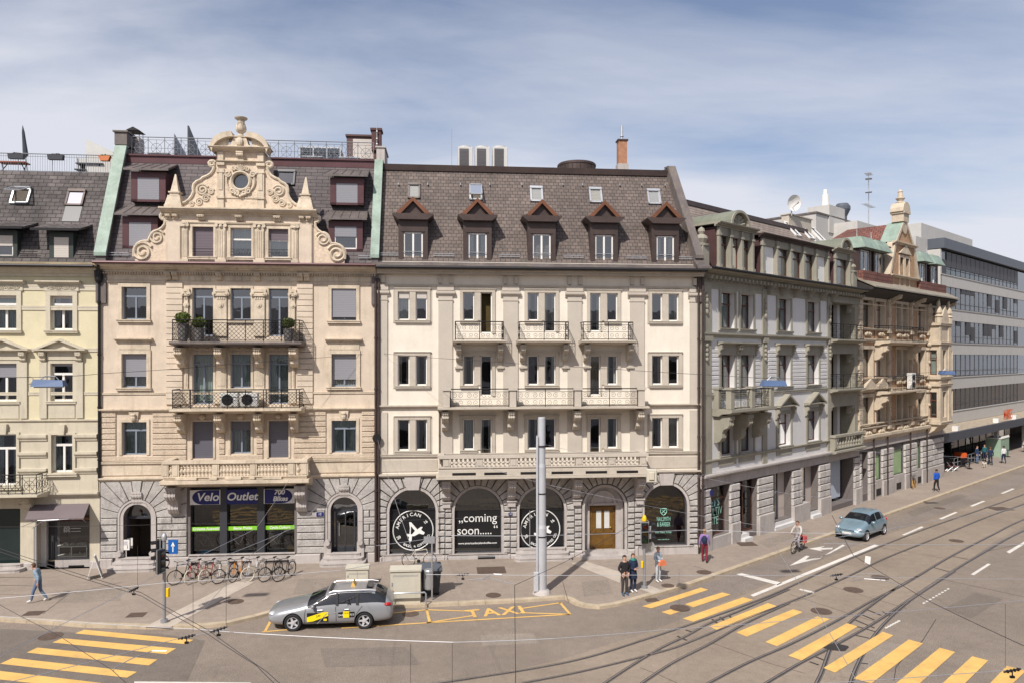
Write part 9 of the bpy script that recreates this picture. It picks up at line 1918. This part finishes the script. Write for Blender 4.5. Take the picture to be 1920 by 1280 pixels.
for i in range(7):
    p = FR3.loc(44 + i * 3.1,-.2 + (i % 2) * 1.4); t = thing('cafe_table','dark round cafe table under the canopy, %s counted from the brick house' % ('first','second','third','fourth','fifth','sixth','seventh')[i],'table',(p.x,p.y,SW),0,'cafe tables under the canopy'); m = MB(); m.lathe([(.35,.7),(.35,.74),(.02,.74)],n=14); m.build('table_top',m_darkframe,t); m = MB(); m.cyl((0,0,0),(0,0,.7),.03); m.cyl((0,0,0),(0,0,.03),.22,n=12); m.build('leg',m_darkmetal,t)
# ================= overhead wires and span lamps =================
m_wire = MT('bright_steel_wire',W(.5,.5,.52),.4,.7,var=0); m_wired = MT('dark_span_wire',W(.05,.045,.045),.6,.3,var=0)
def wp(p):
    if len(p) == 2: return p
    px,py,h_ = p
    return at(px,py,F * (H - h_) / (py - HOR))
def wire(pts,label,m_,r=.009,Y=None):
    P_ = [at(p[0],p[1],Y if Y else p[2]) if (Y or len(p) == 4) else wp(p) for p in pts]
    P_ = [at(p[0],p[1],p[2]) if len(p) == 4 else q for p,q in zip(pts,P_)]
    L = []
    for a,b_ in zip(P_,P_[1:]):
        n = 8; sag = (b_ - a).length * .004
        for i in range(n): u = i / n; q = a.lerp(b_,u); q.z -= 4 * u * (1 - u) * sag; L.append(q)
    L.append(P_[-1]); m = MB(); m.tube(L,r * .62,n=4); tag(m.build('overhead_wire',m_),label,'wire','overhead tram wires')
D4 = 0
wire([(-60,707,22,D4),(92,706,23,D4),(187,700,28,D4),(450,681,34,D4),(705,661,38.2,D4)],'dark span wire carrying the left street lamp to the rosette between two houses',m_wired,.014)
wire([(705,661,38.2,D4),(900,676,33,D4),(1150,691,30,D4),(1330,702,28,D4),(1450,709,28,D4)],'dark span wire from the house joint to the middle street lamp',m_wired,.013)
wire([(1450,709,28,D4),(1610,705,36,D4),(1775,694,45,D4),(1960,690,52,D4)],'dark span wire between the two right street lamps',m_wired,.014)
wire([(-30,1152,5.5),(375,1179,5.5),(480,1187,5.5),(850,1203,5.5),(1040,1196,5.5),(1240,1180,5.5),(1540,1157,5.5),(1960,1120,5.5)],'long bright contact wire sweeping across the lower picture',m_wire,.009)
wire([(-30,1123,5.7),(305,1092,5.7),(640,1068,5.7),(760,1045,5.7),(1010,1040,5.7)],'bright wire crossing the left pavement above the bicycles',m_wire,.009)
wire([(-40,1014,5.9),(265,1110,5.6),(390,1180,5.5),(500,1258,5.5),(560,1310,5.5)],'dark contact wire running down the left crossing, upper one',m_wired,.012)
wire([(-40,1020,5.9),(265,1116,5.6),(390,1188,5.5),(480,1246,5.5),(545,1310,5.5)],'dark contact wire running down the left crossing, lower one',m_wired,.012)
wire([(-20,1122,5.6),(110,1190,5.6),(210,1255,5.6),(260,1300,5.6)],'dark wire across the left crossing',m_wired,.01)
wire([(-20,1239,5.6),(115,1170,5.6),(300,1075,5.8),(480,990,6.0),(560,870,30,D4)],'bright wire rising from the lower left corner over the shop',m_wire,.009)
wire([(-20,1287,5.6),(345,1193,5.5),(430,1178,5.5)],'bright wire over the stripes of the left crossing',m_wire,.009)
wire([(380,1142,5.7),(470,1040,5.9),(640,913,31,D4),(702,862,37.8,D4)],'bright wire slanting up across the shop sign to the house joint',m_wire,.010)
wire([(360,1065,5.8),(560,985,6.1),(620,915,32,D4)],'thin wire slanting across the shop windows',m_wire,.009)
wire([(-30,987,30,D4),(350,981,31,D4),(700,976,33,D4),(960,966,33,D4)],'thin dark wire level across the ground floor',m_wired,.009)
wire([(705,1022,6.0),(845,1003,6.0),(1020,1003,6.0),(1300,992,6.0),(1620,1000,6.1)],'bright wire level across the emblem windows',m_wire,.010)
wire([(967,1310,5.0),(965,1096,5.6),(1060,1052,5.9),(1180,985,6.2),(1240,938,33,D4)],'dark pull wire bending up before the oak door',m_wired,.011)
wire([(800,1076,5.8),(870,1076,5.8),(1180,1077,5.8),(1500,1077,5.8),(1960,1085,5.7)],'pale level wire passing before the waiting people',m_wire,.008)
wire([(870,863,33,D4),(1015,905,33,D4),(1130,930,33,D4),(1310,965,36,D4),(1460,990,36,D4)],'bright wire from the balcony past the door to the right',m_wire,.012)
wire([(1020,832,33,D4),(1130,857,33,D4),(1310,893,38,D4),(1480,925,38,D4),(1640,940,42,D4)],'bright wire from the mast to the right hand houses',m_wire,.011)
wire([(1430,985,6.2),(1540,1157,5.6),(1612,1285,5.4)],'bright wire slanting down over the right crossing',m_wire,.010)
wire([(1560,965,6.2),(1600,1040,6.0),(1740,1125,5.6),(1960,1228,5.5)],'dark wire slanting down through the tram junction',m_wired,.012)
wire([(1470,1014,6.1),(1560,1008,6.1),(1740,977,6.1),(1960,942,6.1)],'bright wire above the light blue car',m_wire,.010)
wire([(1545,1018,6.0),(1960,1019,6.0)],'thin level wire over the blue car toward the right edge',m_wire,.009)
wire([(1300,892,38,D4),(1600,843,50,D4),(1790,855,55,D4),(1960,868,55,D4)],'thin bright wire before the far terrace, upper one',m_wire,.014)
wire([(1500,1282,5.4),(1800,1262,5.4),(1880,1256,5.4),(1960,1250,5.4)],'bright wire at the lower right picture edge',m_wire,.009)
wire([(708,823,37.6,D4),(745,950,6.4),(775,1035,6.1)],'steep bright wire over the left emblem window',m_wire,.011)
for i,(px,y0_,y1_,lab) in enumerate(((770,1206,1300,'thin vertical dropper wire left of the mast line, left one'),(848,1203,1300,'thin vertical dropper wire left of the mast line, right one'),(1885,1131,1252,'thin vertical dropper wire at the right picture edge'),(258,1022,1096,'short vertical dropper wire over the left pavement'),(362,1092,1184,'short vertical dropper wire left of the left guide strip'),(424,1085,1170,'short vertical dropper wire over the left guide strip'))):
    Y = F * (H - 5.6) / (y1_ - HOR) if i > 2 else F * (H - 5.5) / (y0_ - HOR); wire([(px,y0_,Y,D4),(px,y1_,Y,D4)],lab,m_wired,.006)
def insul(px,py,dx,dy,lab,h_=5.55):
    a = wp((px - dx,py - dy,h_)); Y = a.y; b_ = at(px + dx,py + dy,Y); m = MB(); m.cyl(a,b_,.014,n=6); [m.lathe([(.028,0),(.028,.02)],tuple(a.lerp(b_,.2 + .2 * k)),8,'x') for k in range(4)]; c = at(px,py,Y); m.cyl(c,c - Vector((0,0,.09)),.01,n=5); m.box(c.x - .035,c.x + .035,c.y - .015,c.y + .015,c.z - .12,c.z - .085); tag(m.build('insulator',m_darkmetal),lab,'insulator','insulators on the tram wires')
for a_ in ((251,1104,9,-4,'dark insulator clamp over the left pavement'),(350,1193,16,-4,'dark insulator clamp above the left crossing, left one'),(410,1179,16,-5,'dark insulator clamp above the left crossing, right one'),(868,1076,12,-1,'pale insulator clamp left of the mast'),(655,1122,15,-6,'dark insulator clamp seen before the taxi'),(1568,1077,12,-2,'insulator clamp above the tram tracks'),(1898,1256,16,-3,'dark insulator clamp in the lower right corner')): insul(*a_)
def loopw(pts,lab,h_=5.6):
    m = MB(); m.tube([wp((x,y,h_)) for x,y in pts],.008,n=5); tag(m.build('wire_hanger',m_wire),lab,'wire hanger','bent hangers on the tram wires')
loopw([(212,1257),(216,1250),(250,1232),(285,1219),(312,1219)],'bent steel hanger over the left crossing'); loopw([(880,1086),(905,1084),(925,1075),(940,1076)],'bent hanger above the pavement, upper arm'); loopw([(895,1086),(920,1083),(962,1094)],'bent hanger above the pavement, lower arm'); loopw([(1595,1085),(1612,1075),(1658,1074)],'bent hanger above the tracks, upper arm'); loopw([(1596,1088),(1620,1084),(1660,1087),(1690,1097)],'bent hanger above the tracks, lower arm'); loopw([(595,1168),(612,1150),(640,1146),(655,1132)],'bent hanger seen in front of the taxi')
loopw([(42,986),(70,975),(110,973)],'wire junction hanger before the left awning, left arm',6.2); loopw([(60,990),(80,976),(128,972)],'wire junction hanger before the left awning, right arm',6.2)
p = wp((1627,1049,5.8)); m = MB(); m.box(-.06,.06,-.006,.006,-.09,.09); o = m.build('wire_sign',m_white,loc=p); o.rotation_euler = (0,.1,-.5); tag(o,'small white plate hanging on the wire below the blue car','sign')
m_lampb = MT('slate_blue_lamp_housing',W(.09,.14,.26),.45,var=.06)
for px,py,Y,w_,lab in ((92,718,24,1.0,'slate blue street lamp hung on the wire at the left'),(1450,718,28,.95,'slate blue street lamp hung before the green grey house'),(1775,698,45,.95,'slate blue street lamp hung before the corner turret')):
    p = at(px,py,Y); t = thing('span_lamp',lab,'street lamp',(p.x,p.y,p.z),R(8),'street lamps hung on wires'); m = MB(); m.add([(-w_ / 2,-.18,-.1),(w_ / 2,-.18,-.1),(w_ / 2,.18,-.1),(-w_ / 2,.18,-.1),(-w_ * .43,-.12,.13),(w_ * .45,-.12,.1),(w_ * .45,.12,.1),(-w_ * .43,.12,.13)],[(0,3,2,1),(4,5,6,7),(0,1,5,4),(1,2,6,5),(2,3,7,6),(3,0,4,7)]); m.build('housing',m_lampb,t); m = MB(); m.box(-w_ * .4,w_ * .4,-.14,.14,-.14,-.1); m.build('diffuser',m_curtw,t); m = MB(); m.tube([(-.25,0,.12),(-.1,0,.25),(.2,0,.22),(.3,0,.1)],.015,n=4); m.build('bracket',m_zinc,t)
p = at(1222,891,28.6); t = thing('span_lamp','small cream floodlight hung on the wire left of the corner','street lamp',(p.x,p.y,p.z),R(-10)); m = MB(); m.boss(-.2,.2,-.08,.08,-.26,.26,.03); m.build('housing',m_cab,t); m = MB(); m.boss(-.1,.1,-.14,-.08,-.15,.15,.02); m.build('diffuser',m_yel_t,t)
